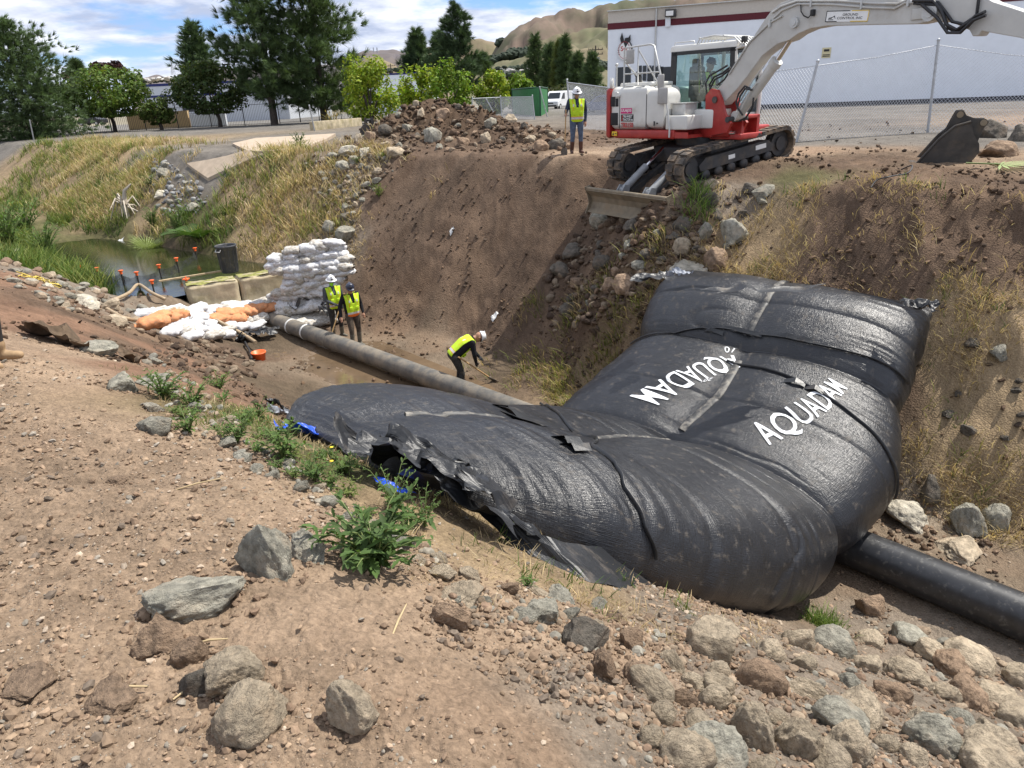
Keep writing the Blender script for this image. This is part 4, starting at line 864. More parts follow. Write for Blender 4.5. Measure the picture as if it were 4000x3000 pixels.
MWHT = mat('white_lettering', (.78, .78, .76), .5, var=.04)
def glass_mat(name, tint, a):
    m = bpy.data.materials.new(name); m.use_nodes = True; nt = m.node_tree; nt.nodes.clear(); N = nt.nodes.new; L = nt.links.new
    o = N('ShaderNodeOutputMaterial'); mx = N('ShaderNodeMixShader'); tr = N('ShaderNodeBsdfTransparent'); gl = N('ShaderNodeBsdfGlossy'); gl.inputs['Roughness'].default_value = .03
    nz = N('ShaderNodeTexNoise'); nz.inputs['Scale'].default_value = 2; cr_ = N('ShaderNodeMapRange'); cr_.inputs[3].default_value = a*.8; cr_.inputs[4].default_value = a*1.2; L(nz.outputs[0], cr_.inputs[0])
    tr.inputs[0].default_value = (*tint, 1); L(cr_.outputs[0], mx.inputs[0]); L(tr.outputs[0], mx.inputs[1]); L(gl.outputs[0], mx.inputs[2]); L(mx.outputs[0], o.inputs[0]); return m
MGLS = glass_mat('tinted_glass', (.74, .86, .84), .10); MGLC = glass_mat('clear_glass', (.85, .9, .9), .06)
XC = Vector((4.75, 17.7, -.2)); TRK = rad(31); HEAD = rad(-50); BH = rad(-62)
ex = empty('excavator', XC, 0, 'white and red tracked excavator at the top of the slope, boom raised', 'excavator')
tax = Vector((math.cos(TRK), math.sin(TRK), .125)).normalized(); tn = (tax.cross(Vector((-math.sin(TRK), math.cos(TRK), 0)))).normalized(); ty = tn.cross(tax).normalized()
# undercarriage frame: x towards the blade
TU = Matrix(((-tax.x, -ty.x, tn.x, 0), (-tax.y, -ty.y, tn.y, 0), (-tax.z, -ty.z, tn.z, 0), (0, 0, 0, 1)))
TW = Matrix.Translation((0, 0, 0)) @ Matrix.Rotation(HEAD, 4, 'Z')
def part(mb, name, m, T=None, parent=ex, sm=None):
    if T is not None: mb.v = [tuple(T @ Vector(p)) for p in mb.v]
    o = mb.build(name, m, parent)
    if sm: autosmooth(o, sm)
    return o
def stadium(hx, r, n=40):
    P = []; L_ = 2*hx; tot = 2*L_+2*math.pi*r
    for k in range(n):
        d = tot*k/n
        if d < L_: P.append((-hx+d, r, 0, 1))
        elif d < L_+math.pi*r:
            a = (d-L_)/r; P.append((hx+r*math.sin(a), r*math.cos(a), math.sin(a), math.cos(a)))
        elif d < 2*L_+math.pi*r: P.append((hx-(d-L_-math.pi*r), -r, 0, -1))
        else:
            a = (d-2*L_-math.pi*r)/r; P.append((-hx-r*math.sin(a), -r*math.cos(a), -math.sin(a), -math.cos(a)))
    return P
for sy in (-1, 1):
    yc = sy*1.0; hx, r, w = 1.45, .345, .25; zc = .40
    S = stadium(hx, r, 96); S2 = stadium(hx, r-.045, 96); b = MB(); n = 96
    V = [(p[0], yc-w, zc+p[1]) for p in S]+[(p[0], yc+w, zc+p[1]) for p in S]+[(p[0], yc+w, zc+p[1]) for p in S2]+[(p[0], yc-w, zc+p[1]) for p in S2]
    b.add(V, [(a*n+j, a*n+(j+1) % n, ((a+1) % 4)*n+(j+1) % n, ((a+1) % 4)*n+j) for a in range(4) for j in range(n)])
    LG = stadium(hx, r+.018, 38)
    for k, p in enumerate(LG):                      # the tread blocks, two rows in step
        ang = math.atan2(p[2], p[3]); 
        for q in (-1, 1):
            T = Matrix.Translation((p[0]+(.03 if q > 0 else -.03)*p[3], yc+q*.135, zc+p[1]-(.03 if q > 0 else -.03)*p[2])) @ Matrix.Rotation(ang, 4, 'Y')
            b.box((0, 0, 0), (.15, .215, .045), T, 0)
    tr = part(b, 'track_belt', MTRK, TU)
    f = MB(); f.prism([(-1.15, .30), (1.15, .30), (1.2, .42), (1.0, .56), (-1.0, .56), (-1.2, .42)], yc-.15, yc+.15); f.box((0, yc-sy*.25, .62), (1.2, .35, .14))
    part(f, 'track_frame', MTRF, TU)
    for xx, rr, nm in ((hx, .27, 'idler_wheel'), (-hx, .285, 'drive_sprocket')):
        q = MB(); q.cyl((xx, yc-.1, zc), (xx, yc+.1, zc), rr, n=24); q.cyl((xx, yc-sy*0-.14, zc), (xx, yc+.14, zc), rr*.55, n=20)
        if xx < 0:
            for k in range(18): a = 2*math.pi*k/18; q.box((0, 0, 0), (.05, .09, .07), Matrix.Translation((xx+.285*math.cos(a), yc, zc+.285*math.sin(a))) @ Matrix.Rotation(-a, 4, 'Y'))
        part(q, nm, MTRF, TU)
    for k in range(6):
        x = -1.0+.4*k; q = MB(); q.lathe([(.0, -.17), (.1, -.17), (.1, -.06), (.06, -.05), (.06, .05), (.1, .06), (.1, .17), (0, .17)], 14, T=Matrix.Translation((x, yc, zc-.2)) @ Matrix.Rotation(math.pi/2, 4, 'X')); part(q, 'track_roller', MTRF, TU)
    q = MB(); q.box((-.75, yc+sy*(-.16), .46), (.34, .012, .10)); q.box((.2, yc+sy*(-.16), .43), (.2, .012, .09))
    q.box((-.75, yc+sy*.157, .46), (.34, .012, .10)); q.box((.2, yc+sy*.157, .43), (.2, .012, .09)); part(q, 'frame_label', MWHT, TU)
b = MB(); b.box((0, 0, .52), (1.5, 1.5, .36), bev=.05); b.cyl((0, 0, .66), (0, 0, .86), .55, n=32); part(b, 'carbody', MTRF, TU)
# dozer blade with its arms and rams
b = MB(); pr = [(2.34, .02), (2.42, -.02), (2.30, -.18), (2.27, -.32), (2.33, -.46), (2.44, -.54), (2.40, -.56), (2.24, -.47), (2.18, -.32), (2.21, -.14)]
b.prism(pr, -1.38, 1.38); b.tube([(2.36, -1.39, .005), (2.36, 1.39, .005)], .045, 10)
for y in (-1.392, 1.392): b.prism([(2.44, .05), (2.28, .07), (2.12, -.1), (2.12, -.4), (2.28, -.55), (2.50, -.57), (2.36, -.34), (2.38, -.14)], y-.012, y+.012)
part(b, 'dozer_blade', MBLADE, TU)
for y in (-.45, .45):
    b = MB(); b.prism([(.5, .42), (.5, .26), (2.1, -.34), (2.22, -.34), (2.22, -.16), (2.0, -.12)], y-.07, y+.07); part(b, 'blade_arm', MTRF, TU)
    b = MB(); b.cyl((1.3, y, .36), (2.02, y, -.02), .085, n=18); b.cyl((2.02, y-.1, -.04), (2.02, y+.1, -.04), .09, n=14)
    for q in (-.09, .09): b.prism([(1.9, .06), (2.05, .1), (2.24, -.1), (2.22, -.3), (2.0, -.2)], y+q-.015, y+q+.015)
    part(b, 'ram_barrel', mat('grey_ram_paint', (.24, .25, .26), .5, var=.15) if y < 0 else bpy.data.materials['grey_ram_paint'], TU)
    b = MB(); b.cyl((.72, y, .66), (1.32, y, .35), .045, n=14); part(b, 'ram_rod', MCHR, TU)
# ---- upper works, x forward along the heading, right side at -y
def slab(outl, z0, z1, bev=.04, seg=3, cut=None):
    bm = bmesh.new(); vs = [bm.verts.new((p[0], p[1], z0)) for p in outl]; f = bm.faces.new(vs); r = bmesh.ops.extrude_face_region(bm, geom=[f])
    for v in r['geom']:
        if isinstance(v, bmesh.types.BMVert): v.co.z = z1
    bmesh.ops.recalc_face_normals(bm, faces=bm.faces[:])
    if bev: bmesh.ops.bevel(bm, geom=[e for e in bm.edges if abs(e.verts[0].co.z-e.verts[1].co.z) < 1e-5 and (cut is None or e.verts[0].co.z > (z0+z1)/2)], offset=bev, segments=seg, affect='EDGES', profile=.5)
    m = MB(); m.bm(bm, 0, True); return m
tail = lambda x0, R, y0, y1, n=14: [(x0-math.sqrt(max(R*R-y*y, 0))+R*0, y) for y in np.linspace(y0, y1, n)]
def plan(xf, y0, y1, xr, rc=.35):
    """outline with a rounded right-rear corner"""
    P = [(xf, y0), (xf, y1), (xr, y1)]
    for a in np.linspace(0, math.pi/2, 8): P.append((xr+rc-rc*math.cos(a)*1.0, y0+rc-rc*math.sin(a)))
    return P
part(slab([(.08, -1.2), (.08, -.5), (1.02, -.5), (1.02, 1.2), (-2.0, 1.2)]+plan(0, -1.2, 1.2, -2.0, .5)[3:], .80, 1.0, .05), 'frame_skirt', MRED, TW, sm=40)
part(slab([(-1.86, -1.18), (-1.86, 1.2)]+[(-1.86-.30*math.cos(a)**.6 if math.cos(a) > 0 else -1.86, 1.2*math.sin(a)) for a in np.linspace(math.pi/2*.97, -math.pi/2*.97, 16)], .80, 1.93, .07), 'counterweight', MRED, TW, sm=40)
part(slab([(-.72, -1.205), (-.72, .02), (-1.95, .02)]+plan(0, -1.205, .02, -1.95, .30)[3:], 1.0, 1.95, .15, 5), 'engine_cover', MWP, TW, sm=40)
part(slab([(-.22, -1.204), (-.22, -.62), (-.725, -.62), (-.725, -1.204)][::-1], 1.0, 1.90, .2, 6), 'side_cover', MWP, TW, sm=40)
part(slab([(-1.1, .02), (-1.1, 1.19), (-1.86, 1.19), (-1.86, .02)], 1.0, 1.9, .1), 'rear_cover', MWP, TW, sm=40)
b = MB(); b.box((-1.25, -.58, 1.985), (.95, .8, .09), bev=.03); b.box((-.5, -.9, 1.9), (.3, .25, .06), bev=.02); part(b, 'hood_lid', MWP, TW)
b = MB(); b.cyl((-1.35, -.75, 1.9), (-1.35, -.75, 2.16), .075, n=16); b.cyl((-1.35, -.75, 2.16), (-1.42, -.75, 2.24), .075, .06, n=16); part(b, 'exhaust_pipe', MTRF, TW)
b = MB(); b.cyl((-1.86, -.95, 1.88), (-1.86, -.95, 2.42), .018, n=8); b.sph((-1.86, -.95, 2.44), .04); part(b, 'antenna', MTUBE, TW)
YS = -1.207
for x0, x1, z0, z1 in ((-1.80, -1.68, 1.52, 1.74), (-1.66, -1.57, 1.52, 1.70), (-1.80, -1.58, 1.10, 1.38)):
    b = MB(); b.box(((x0+x1)/2, YS-.002, (z0+z1)/2), (x1-x0, .016, z1-z0), bev=.006); part(b, 'air_vent', MDEEP, TW)
b = MB()
for x in (-1.53, -.725): b.box((x, YS, 1.40), (.014, .008, .74))
b.box((-1.0, YS, 1.06), (1.5, .006, .008)); part(b, 'panel_gap', MBLKT, TW)
b = MB(); b.box((-.48, YS-.008, 1.14), (.025, .02, .1)); b.cyl((-.40, YS, 1.14), (-.40, YS-.012, 1.14), .02); part(b, 'latch', MTRF, TW)
b = MB(); b.prism([(-1.72, 1.74), (-1.5, 1.74), (-1.5, 1.78), (-1.58, 1.84), (-1.72, 1.84)], YS-.05, YS+.05); part(b, 'hinge_cover', MWP, TW)
TS = TW @ Matrix.Translation((0, YS-.004, 0)) @ Matrix.Rotation(math.pi/2, 4, 'X')      # writing on the right side: x along the side, y up
def writing(parent, T, body, x0, y0, w, h, m, off=.004, bold=.02, name='lettering'):
    me = text_mesh(body, bold); X = [v.co.x for v in me.vertices]; Y = [v.co.y for v in me.vertices]; a, b_, c, d = min(X), max(X), min(Y), max(Y)
    for v in me.vertices: v.co = T @ Vector((x0+(v.co.x-a)/(b_-a)*w, y0+(v.co.y-c)/(d-c)*h, off))
    me.materials.clear(); me.materials.append(m); me.name = name; return link(name, me, parent)
def plate(parent, T, x, y, w, h, m, name='label_plate', th=.004, off=0):
    b = MB(); b.box((x+w/2, y+h/2, off), (w, h, th)); return part(b, name, m, T, parent)
pl_ = plate(ex, TS, -1.49, 1.36, .34, .12, MPINK); writing(pl_, TS, 'UU6J35', -1.475, 1.382, .31, .08, MWHT)
pl_ = plate(ex, TS, -1.48, 1.185, .38, .155, MBLKT); writing(pl_, TS, 'TRI-WEST', -1.42, 1.27, .29, .055, MWHT); writing(pl_, TS, 'TRACTOR inc', -1.42, 1.20, .31, .055, MWHT)
b = MB(); b.prism([(-1.465, 1.2), (-1.43, 1.2), (-1.42, 1.32), (-1.445, 1.32), (-1.445, 1.25)], .003, .006, axis=2); part(b, 'red_emblem', MREDT, TS, pl_)
writing(ex, TS, 'TB2150', -1.48, 1.05, .38, .11, MREDT, bold=.03)
pl_ = plate(ex, TS, -1.76, .86, .16, .1, MYEL); b = MB(); b.prism([(-1.745, .875), (-1.69, .875), (-1.717, .945)], .003, .005, axis=2); b.box((-1.64, .91, .004), (.05, .02, .003)); part(b, 'warning_symbol', MBLKT, TS, pl_)
# front right: deck, tank, step, red front frame
b = MB(); b.box((.1, -.88, 1.15), (.58, .6, .3), bev=.03); b.box((.25, -.36, 1.2), (1.2, .5, .4), bev=.03); part(b, 'fuel_tank', MWP, TW)
b = MB(); b.box((.0, -.75, 1.42), (.36, .45, .24), bev=.02); b.box((.0, -.75, 1.55), (.4, .5, .02)); part(b, 'tool_box', MTUBE, TW)
b = MB(); b.box((.27, -.92, .85), (.36, .55, .05)); b.box((.27, -1.19, .90), (.36, .02, .1))
for k in range(5): b.box((.14+.065*k, -.92, .88), (.02, .5, .02))
part(b, 'step', MRED, TW)
b = MB(); b.box((1.0, -.3, 1.0), (.5, .1, .5)); b.box((1.0, .3, 1.0), (.5, .1, .5)); b.box((.9, 0, .82), (.8, .9, .12), bev=.02); b.box((1.05, 0, 1.22), (.4, .7, .08), bev=.02); part(b, 'front_frame', MRED, TW)
b = MB(); b.cyl((.55, -.5, .90), (1.15, -.42, .90), .045, n=14); part(b, 'swing_rod', MCHR, TW)
# cab
X0, X1, Y0, Y1, Z0, Z1 = -1.05, .70, .06, 1.12, 1.0, 2.72
def cabpil(P, r=.05): b = MB(); b.tube(P, r, 8); return b
b = MB(); b.box(((X0+X1)/2, (Y0+Y1)/2, 1.14), (X1-X0, Y1-Y0, .28), bev=.02)
for x in (X0+.05, X1-.03):
    for y in (Y0+.04, Y1-.04): b.tube([(x+(.08 if x > 0 else 0), y, 1.2), (x+(.08 if x > 0 else 0), y, 1.9), (x-(.02 if x > 0 else -.02), y, 2.66)], .05, 8)
b.tube([(-.28, Y1-.04, 1.2), (-.28, Y1-.04, 2.66)], .045, 8)
part(b, 'cab_frame', MWP, TW)
b = MB()
for (P, q) in (([(X0+.02, 1.24), (X1+.1, 1.24), (X1+.1, 1.34), (X0+.02, 1.34)], 0), ([(X0+.02, 2.58), (X1, 2.58), (X1, 2.66), (X0+.02, 2.66)], 0), ([(X0+.01, 1.24), (X0+.17, 1.24), (X0+.17, 2.66), (X0+.01, 2.66)], 0), ([(X1-.06, 1.24), (X1+.07, 1.24), (X1-.02, 2.66), (X1-.14, 2.66)], 0), ([(X1-.5, 1.3), (X1, 1.3), (X1, 1.8)], 0)):
    b.prism(P, Y0-.012, Y0+.01); b.prism(P, Y1-.01, Y1+.012)
part(b, 'window_seal', MBLKT, TW)
b = MB(); b.prism([(X0+.1, 1.3), (X1, 1.3), (X1+.03, 1.9), (X1-.06, 2.62), (X0+.1, 2.62)], Y0-.004, Y0+.001); part(b, 'side_window', MGLS, TW)
b = MB(); b.prism([(X0+.1, 1.3), (X1, 1.3), (X1+.03, 1.9), (X1-.06, 2.62), (X0+.1, 2.62)], Y1-.001, Y1+.004); part(b, 'side_window', MGLC, TW)
b = MB(); b.quad((X0+.03, Y0+.08, 1.5), (X0+.03, Y1-.08, 1.5), (X0+.03, Y1-.08, 2.6), (X0+.03, Y0+.08, 2.6)); part(b, 'rear_window', MGLS, TW)
b = MB(); b.quad((X1+.06, Y0+.08, 1.3), (X1+.06, Y1-.08, 1.3), (X1-.01, Y1-.08, 2.6), (X1-.01, Y0+.08, 2.6)); part(b, 'windscreen', MGLC, TW)
part(slab([(X0-.02, Y0), (X1+.02, Y0), (X1+.02, Y1), (X0-.02, Y1)][::-1], 2.66, 2.80, .07, 4, 1), 'cab_roof', MWP, TW, sm=40)
b = MB()
for k in range(9):                                  # hoops of the roof guard
    y = Y0+.03+(Y1-Y0-.06)*k/8; b.tube([(-.35, y, 2.78), (-.28, y, 2.90), (.1, y, 2.93), (.62, y, 2.86), (.86, y, 2.66)], .017, 6)
for q in ((-.28, 2.90), (.35, 2.905), (.86, 2.66)): b.tube([(q[0], Y0, q[1]), (q[0], Y1, q[1])], .022, 6)
b.tube([(.86, Y0, 2.66), (.7, Y0, 2.62)], .018, 6); b.tube([(.86, Y1, 2.66), (.7, Y1, 2.62)], .018, 6); part(b, 'roof_guard', MTUBE, TW)
for y in (Y0+.06, Y1-.06):
    b = MB(); b.box((.86, y, 2.80), (.09, .13, .12), bev=.015); b.cyl((.86, y, 2.66), (.86, y, 2.75), .012, n=6); part(b, 'work_lamp', MBLK, TW)
b = MB(); b.tube([(-1.0, .12, 2.78), (-1.0, .12, 2.86), (-.45, .12, 2.86), (-.45, .12, 2.78)], .013, 6); part(b, 'roof_rail', MTUBE, TW)
b = MB(); b.box((-.42, .58, 1.62), (.48, .5, .14), bev=.04); b.box((-.66, .58, 1.98), (.14, .48, .7), bev=.05); b.box((-.68, .58, 2.4), (.1, .28, .2), bev=.04); b.box((.3, .22, 1.55), (.5, .18, .5), bev=.03); b.box((.38, .58, 1.3), (.5, .9, .08)); part(b, 'cab_seat', MBLK, TW)
b = MB(); b.tube([(.25, .35, 1.35), (.28, .35, 1.85)], .012, 6); b.sph((.28, .35, 1.88), .035); b.tube([(.25, .8, 1.35), (.28, .8, 1.85)], .012, 6); b.sph((.28, .8, 1.88), .035); part(b, 'control_lever', MBLK, TW)
# handrails and mirrors at the right front
b = MB(); R_ = .021
b.tube([(-1.5, -1.1, 1.92), (-1.5, -1.1, 2.72), (-1.45, -1.1, 2.78), (-.72, -1.12, 2.80), (-.62, -1.12, 2.76), (-.4, -1.16, 2.2), (-.1, -1.22, 1.4), (-.02, -1.24, 1.0), (-.02, -1.24, .84)], R_, 8)
b.tube([(-1.5, -1.1, 2.22), (-.42, -1.15, 2.22)], R_*.8, 8); b.tube([(-1.25, -.6, 1.95), (-1.5, -1.1, 2.5)], R_*.8, 8)
b.tube([(-1.08, -1.11, 2.79), (-1.08, -1.11, 1.97), (-.85, -1.11, 1.95)], R_*.8, 8); b.tube([(-1.08, -1.11, 2.72), (-.7, -.75, 1.9)], R_*.8, 8); b.tube([(-1.5, -1.1, 1.97), (-1.2, -1.1, 1.95)], R_*.8, 8); part(b, 'handrail', MTUBE, TW)
for (x, y, z, sx, sz) in ((-1.28, -1.15, 2.58, .22, .30), (-.22, -1.27, 1.72, .26, .34), (-.34, -1.20, 2.02, .16, .30)):
    b = MB(); b.box((x, y, z), (sx, .05, sz), bev=.022); part(b, 'mirror', mat('mirror_shell', (.36, .35, .33), .4, var=.1) if 'mirror_shell' not in bpy.data.materials else bpy.data.materials['mirror_shell'], TW)
b = MB(); b.cyl((-1.9, -1.02, 2.03), (-1.96, -1.06, 2.03), .13, n=20); b.tube([(-1.86, -.98, 1.88), (-1.9, -1.02, 2.03)], .012, 6); part(b, 'round_mirror', MWP, TW)
# ---- boom and arm, in the upright plane through the foot pin
FOOT = Vector(atd(2828, 388, 15.75)); bd = Vector((math.cos(BH), math.sin(BH), 0)); bn = Vector((-bd.y, bd.x, 0))
def inplane(u, v):
    d = Vector(ray(u, v)); o = Vector((0, 0, EYE)); t = (FOOT-o).dot(bn)/d.dot(bn); p = o+d*t-FOOT; return (p.dot(bd), p.z)
TB = Matrix.Translation(FOOT-XC) @ Matrix(((bd.x, bn.x, 0, 0), (bd.y, bn.y, 0, 0), (0, 0, 1, 0), (0, 0, 0, 1)))
# red swing bracket at the foot
P = [inplane(*q) for q in ((2790, 372), (2812, 345), (2838, 350), (2852, 385), (2866, 440), (2890, 480), (2872, 515), (2790, 530), (2760, 505), (2762, 470), (2790, 460))]
b = MB(); b.prism(P, -.26, -.20); b.prism(P, .20, .26); q = inplane(2775, 500); b.box((q[0]+.12, 0, q[1]-.02), (.36, .5, .34), bev=.03); b.cyl((q[0]-.02, 0, q[1]-.2), (q[0]-.02, 0, q[1]+.42), .12, n=20); part(b, 'swing_bracket', MRED, TB)
b = MB(); b.cyl((0, -.29, 0), (0, .29, 0), .07, n=18); q = inplane(2878, 465); b.cyl((q[0], -.29, q[1]), (q[0], .29, q[1]), .06, n=18); part(b, 'bracket_pin', MTRF, TB)
up = [(2806, 392), (2820, 352), (2860, 300), (2910, 224), (2960, 148), (3008, 76), (3035, 40), (3070, 12), (3120, -6), (3250, -14), (3420, -12), (3560, 2), (3640, 14), (3678, 30)]
dn = [(3690, 60), (3672, 80), (3604, 94), (3542, 95), (3407, 97), (3249, 101), (3185, 112), (3138, 132), (3102, 162), (3060, 215), (3008, 290), (2950, 350), (2880, 398), (2850, 412), (2822, 412)]
# a gentler belly: the ram passes below it
dn = [(3690, 60), (3672, 80), (3604, 94), (3542, 95), (3407, 97), (3249, 101), (3185, 112), (3138, 132), (3104, 156), (3056, 172), (2996, 218), (2938, 298), (2896, 350), (2864, 382), (2840, 408), (2822, 412)]
bm_pts = [inplane(*q) for q in up+dn]
b = MB(); b.prism(bm_pts, -.15, .15); o = part(b, 'boom', MGP, TB)
mod = o.modifiers.new('bevel', 'BEVEL'); mod.width = .012; mod.segments = 2; mod.limit_method = 'ANGLE'
for q_, rr in (((3660, 50), .17), ((3129, 88), .13)):
    q = inplane(*q_); b = MB(); b.cyl((q[0], -.21, q[1]), (q[0], .21, q[1]), rr*.75, n=22); b.cyl((q[0], -.225, q[1]), (q[0], .225, q[1]), rr*.45, n=18); part(b, 'boom_pin', MTUBE, TB)
def pp(u, v, y): q = inplane(u, v); return (q[0], y, q[1])
b = MB()
for y in (-.17, ): b.tube([pp(3045, 72, y), pp(3080, 40, y), pp(3140, 16, y), pp(3280, 18, y), pp(3420, 30, y), pp(3520, 34, y), pp(3560, 12, y), pp(3610, 10, y)], .020, 8); b.tube([pp(2870, 290, y), pp(2950, 165, y), pp(3030, 90, y), pp(3080, 62, y)], .018, 8); b.tube([pp(3040, 50, y), pp(3075, 26, y), pp(3140, 4, y), pp(3300, 4, y), pp(3440, 14, y), pp(3530, 16, y), pp(3570, 0, y)], .02, 8)
part(b, 'boom_pipework', MGP, TB)
for (u, v) in ((3195, 12), (3392, 20), (3032, 92), (3575, 8)):
    q = inplane(u, v); b = MB(); b.box((q[0], -.18, q[1]), (.035, .04, .13)); part(b, 'pipe_clamp', MTUBE, TB)
q = inplane(3625, 53); b = MB(); b.box((q[0], -.165, q[1]), (.34, .03, .17), bev=.012); part(b, 'joint_plate', MGP, TB)
b = MB(); q = inplane(3202, 50); b.box((q[0], -.185, q[1]), (.07, .08, .11), bev=.015); b.tube([pp(3152, 12, -.17), pp(3158, 45, -.2), pp(3168, 62, -.2), pp(3185, 70, -.2), pp(3202, 52, -.19)], .012, 6); part(b, 'boom_lamp', MBLK, TB)
# ram under the boom
b = MB(); b.cyl(pp(2884, 452, 0), pp(3030, 245, 0), .105, n=22); b.cyl(pp(3022, 256, 0), pp(3036, 236, 0), .125, n=22); b.cyl(pp(2884, 452, -.12), pp(2884, 452, .12), .1, n=16); part(b, 'boom_ram_barrel', MGP, TB)
b = MB(); b.cyl(pp(3036, 236, 0), pp(3126, 95, 0), .05, n=16); b.cyl(pp(3128, 90, -.2), pp(3128, 90, .2), .085, n=18); part(b, 'boom_ram_rod', MCHR, TB)
b = MB(); b.tube([pp(2905, 395, -.1), pp(2960, 310, -.13), pp(3000, 255, -.1)], .016, 6); b.tube([pp(2890, 470, -.15), pp(2910, 435, -.15), pp(2955, 350, -.15), pp(2975, 322, -.13)], .016, 6); part(b, 'ram_pipework', MGP, TB)
# the sign on the boom
q0, q1 = inplane(3246, 86), inplane(3412, 84); q2 = inplane(3250, 42); Ls = math.hypot(q1[0]-q0[0], q1[1]-q0[1]); Hs = (q2[1]-q0[1])*.97; an = math.atan2(q1[1]-q0[1], q1[0]-q0[0])
TSG = TB @ Matrix.Translation((q0[0], -.156, q0[1])) @ Matrix.Rotation(-an, 4, 'Y') @ Matrix.Rotation(math.pi/2, 4, 'X')
sg = plate(ex, TSG, 0, 0, Ls, Hs, MWHT, 'company_sign', .008); bw = Hs*.07
for (x, y, w, h, m) in ((0, 0, bw, Hs, MBLKT), (0, Hs-bw, Ls*.56, bw, MBLKT), (0, 0, Ls*.28, bw, MBLKT), (Ls*.6, Hs-bw, Ls*.4, bw, MYEL), (Ls-bw, 0, bw, Hs, MYEL), (Ls*.6, 0, Ls*.4, bw, MYEL)): plate(sg, TSG, x, y, w, h, m, 'sign_border', .003, .006)
writing(sg, TSG, 'GROUND', Ls*.40, Hs*.52, Ls*.36, Hs*.22, MBLKT, .0065, .012); writing(sg, TSG, 'CONTROL INC', Ls*.28, Hs*.22, Ls*.59, Hs*.22, MBLKT, .0065, .012)
b = MB(); 
for P in ([(.07, .16), (.19, .16), (.19, .22), (.07, .22)], [(.07, .28), (.15, .28), (.15, .42), (.07, .36)], [(.13, .36), (.21, .55), (.225, .53), (.15, .34)], [(.21, .55), (.24, .3), (.225, .3), (.195, .53)]): b.prism([(p[0]*Ls, p[1]*Hs) for p in P], .005, .0075, axis=2)
part(b, 'digger_symbol', MBLKT, TSG, sg)
# arm, reaching on beyond the frame
am = [(3648, 40), (3668, -10), (3720, -70), (3790, -80), (3850, -20), (3900, 8), (4000, 40), (4350, 160), (4330, 235), (4000, 147), (3852, 121), (3838, 140), (3818, 142), (3806, 118), (3720, 80), (3690, 88), (3660, 70)]
b = MB(); b.prism([inplane(*q) for q in am], -.13, .13); o = part(b, 'arm', MGP, TB); mod = o.modifiers.new('bevel', 'BEVEL'); mod.width = .012; mod.segments = 2; mod.limit_method = 'ANGLE'
b = MB(); b.cyl(pp(3560, -30, 0), pp(3740, -62, 0), .09, n=18); part(b, 'arm_ram', MGP, TB)
for k, P in enumerate(([(3600, 8), (3690, 10), (3720, 50), (3745, 85), (3790, 95), (3840, 60), (3850, -10)], [(3600, 14), (3690, 20), (3715, 60), (3735, 110), (3765, 125), (3810, 105), (3850, 60), (3880, 45)], [(3600, 4), (3680, 4), (3710, 40), (3730, 95), (3770, 116), (3815, 90), (3845, 62), (3880, 50)], [(3640, 20), (3700, 70), (3740, 128), (3790, 128), (3840, 80), (3890, 60)])):
    b = MB(); b.tube([pp(u, v, -.17-.03*k) for u, v in P], .024, 8); part(b, 'hydraulic_hose', MHOSE, TB)
for k, P in enumerate(([(2868, 262), (2838, 285), (2805, 300), (2788, 330), (2790, 365), (2800, 382)], [(2872, 270), (2840, 296), (2812, 310), (2796, 340), (2798, 380)], [(2866, 255), (2830, 276), (2796, 294), (2780, 325), (2784, 362), (2796, 388)], [(2895, 240), (2868, 275), (2846, 310), (2820, 330)], [(2950, 345), (2930, 335), (2905, 365), (2895, 400), (2905, 430)], [(2962, 350), (2935, 345), (2915, 375), (2905, 420), (2925, 448)], [(2960, 380), (2955, 420), (2930, 458), (2905, 470)])):
    b = MB(); b.tube([pp(u, v, -.12-.03*(k % 3)) for u, v in P], .021, 8); part(b, 'hydraulic_hose', MHOSE, TB)
# ---------------------------------------------------------------- the spare bucket on the bank
MBKT = mat('dark_worn_steel', (.050, .045, .040), .6, metal=.3, var=.3, scale=4, dust=.45, dustcol=(.15, .115, .08), dscale=3)
bp, bt = hit(3670, 636); bk = empty('digging_bucket', (bp[0], bp[1], bp[2]-.03), rad(-28), 'dark steel digging bucket standing on the bank beside the boulders', 'excavator bucket')
s_ = 1/ (2780/bt)                                   # metres per photograph pixel there
def bkq(P): return [((x-3670)*s_, (640-y)*s_) for x, y in P]
side = bkq([(3590, 640), (3655, 545), (3700, 500), (3750, 485), (3766, 530), (3790, 565), (3795, 595), (3780, 622), (3745, 642)])
for y in (0, .95): 
    b = MB(); b.prism(side, y-.02, y+.02); o = part(b, 'side_plate', MBKT, None, bk)
    rim = [(p[0], y, p[1]) for p in side[1:]]; b = MB(); b.tube([(p[0], y-.02 if y == 0 else y+.02, p[1]) for p in (side[0], side[1], side[2], side[3])], .025, 6); part(b, 'edge_bar', MBKT, None, o)
b = MB(); sh = side[3:]+side[:1]
V = [(p[0], y, p[1]) for y in (0.02, .93) for p in sh]; n = len(sh); b.add(V, [(i, i+1, n+i+1, n+i) for i in range(n-1)], 0, True); o = part(b, 'bucket_shell', MBKT, None, bk); md = o.modifiers.new('thick', 'SOLIDIFY'); md.thickness = .03
for y in (.28, .66):
    ear = bkq([(3665, 545), (3690, 470), (3700, 447), (3722, 445), (3735, 465), (3765, 477), (3800, 478), (3812, 490), (3795, 520), (3788, 560), (3760, 540)])
    b = MB(); b.prism(ear, y-.025, y+.025); o = part(b, 'mounting_ear', MBKT, None, bk)
    for c in ((3713, 461), (3795, 492)):
        q = bkq([c])[0]; b = MB(); b.cyl((q[0], y-.05, q[1]), (q[0], y+.05, q[1]), .06, n=18); part(b, 'pin_boss', MBLADE, None, o)
b = MB()
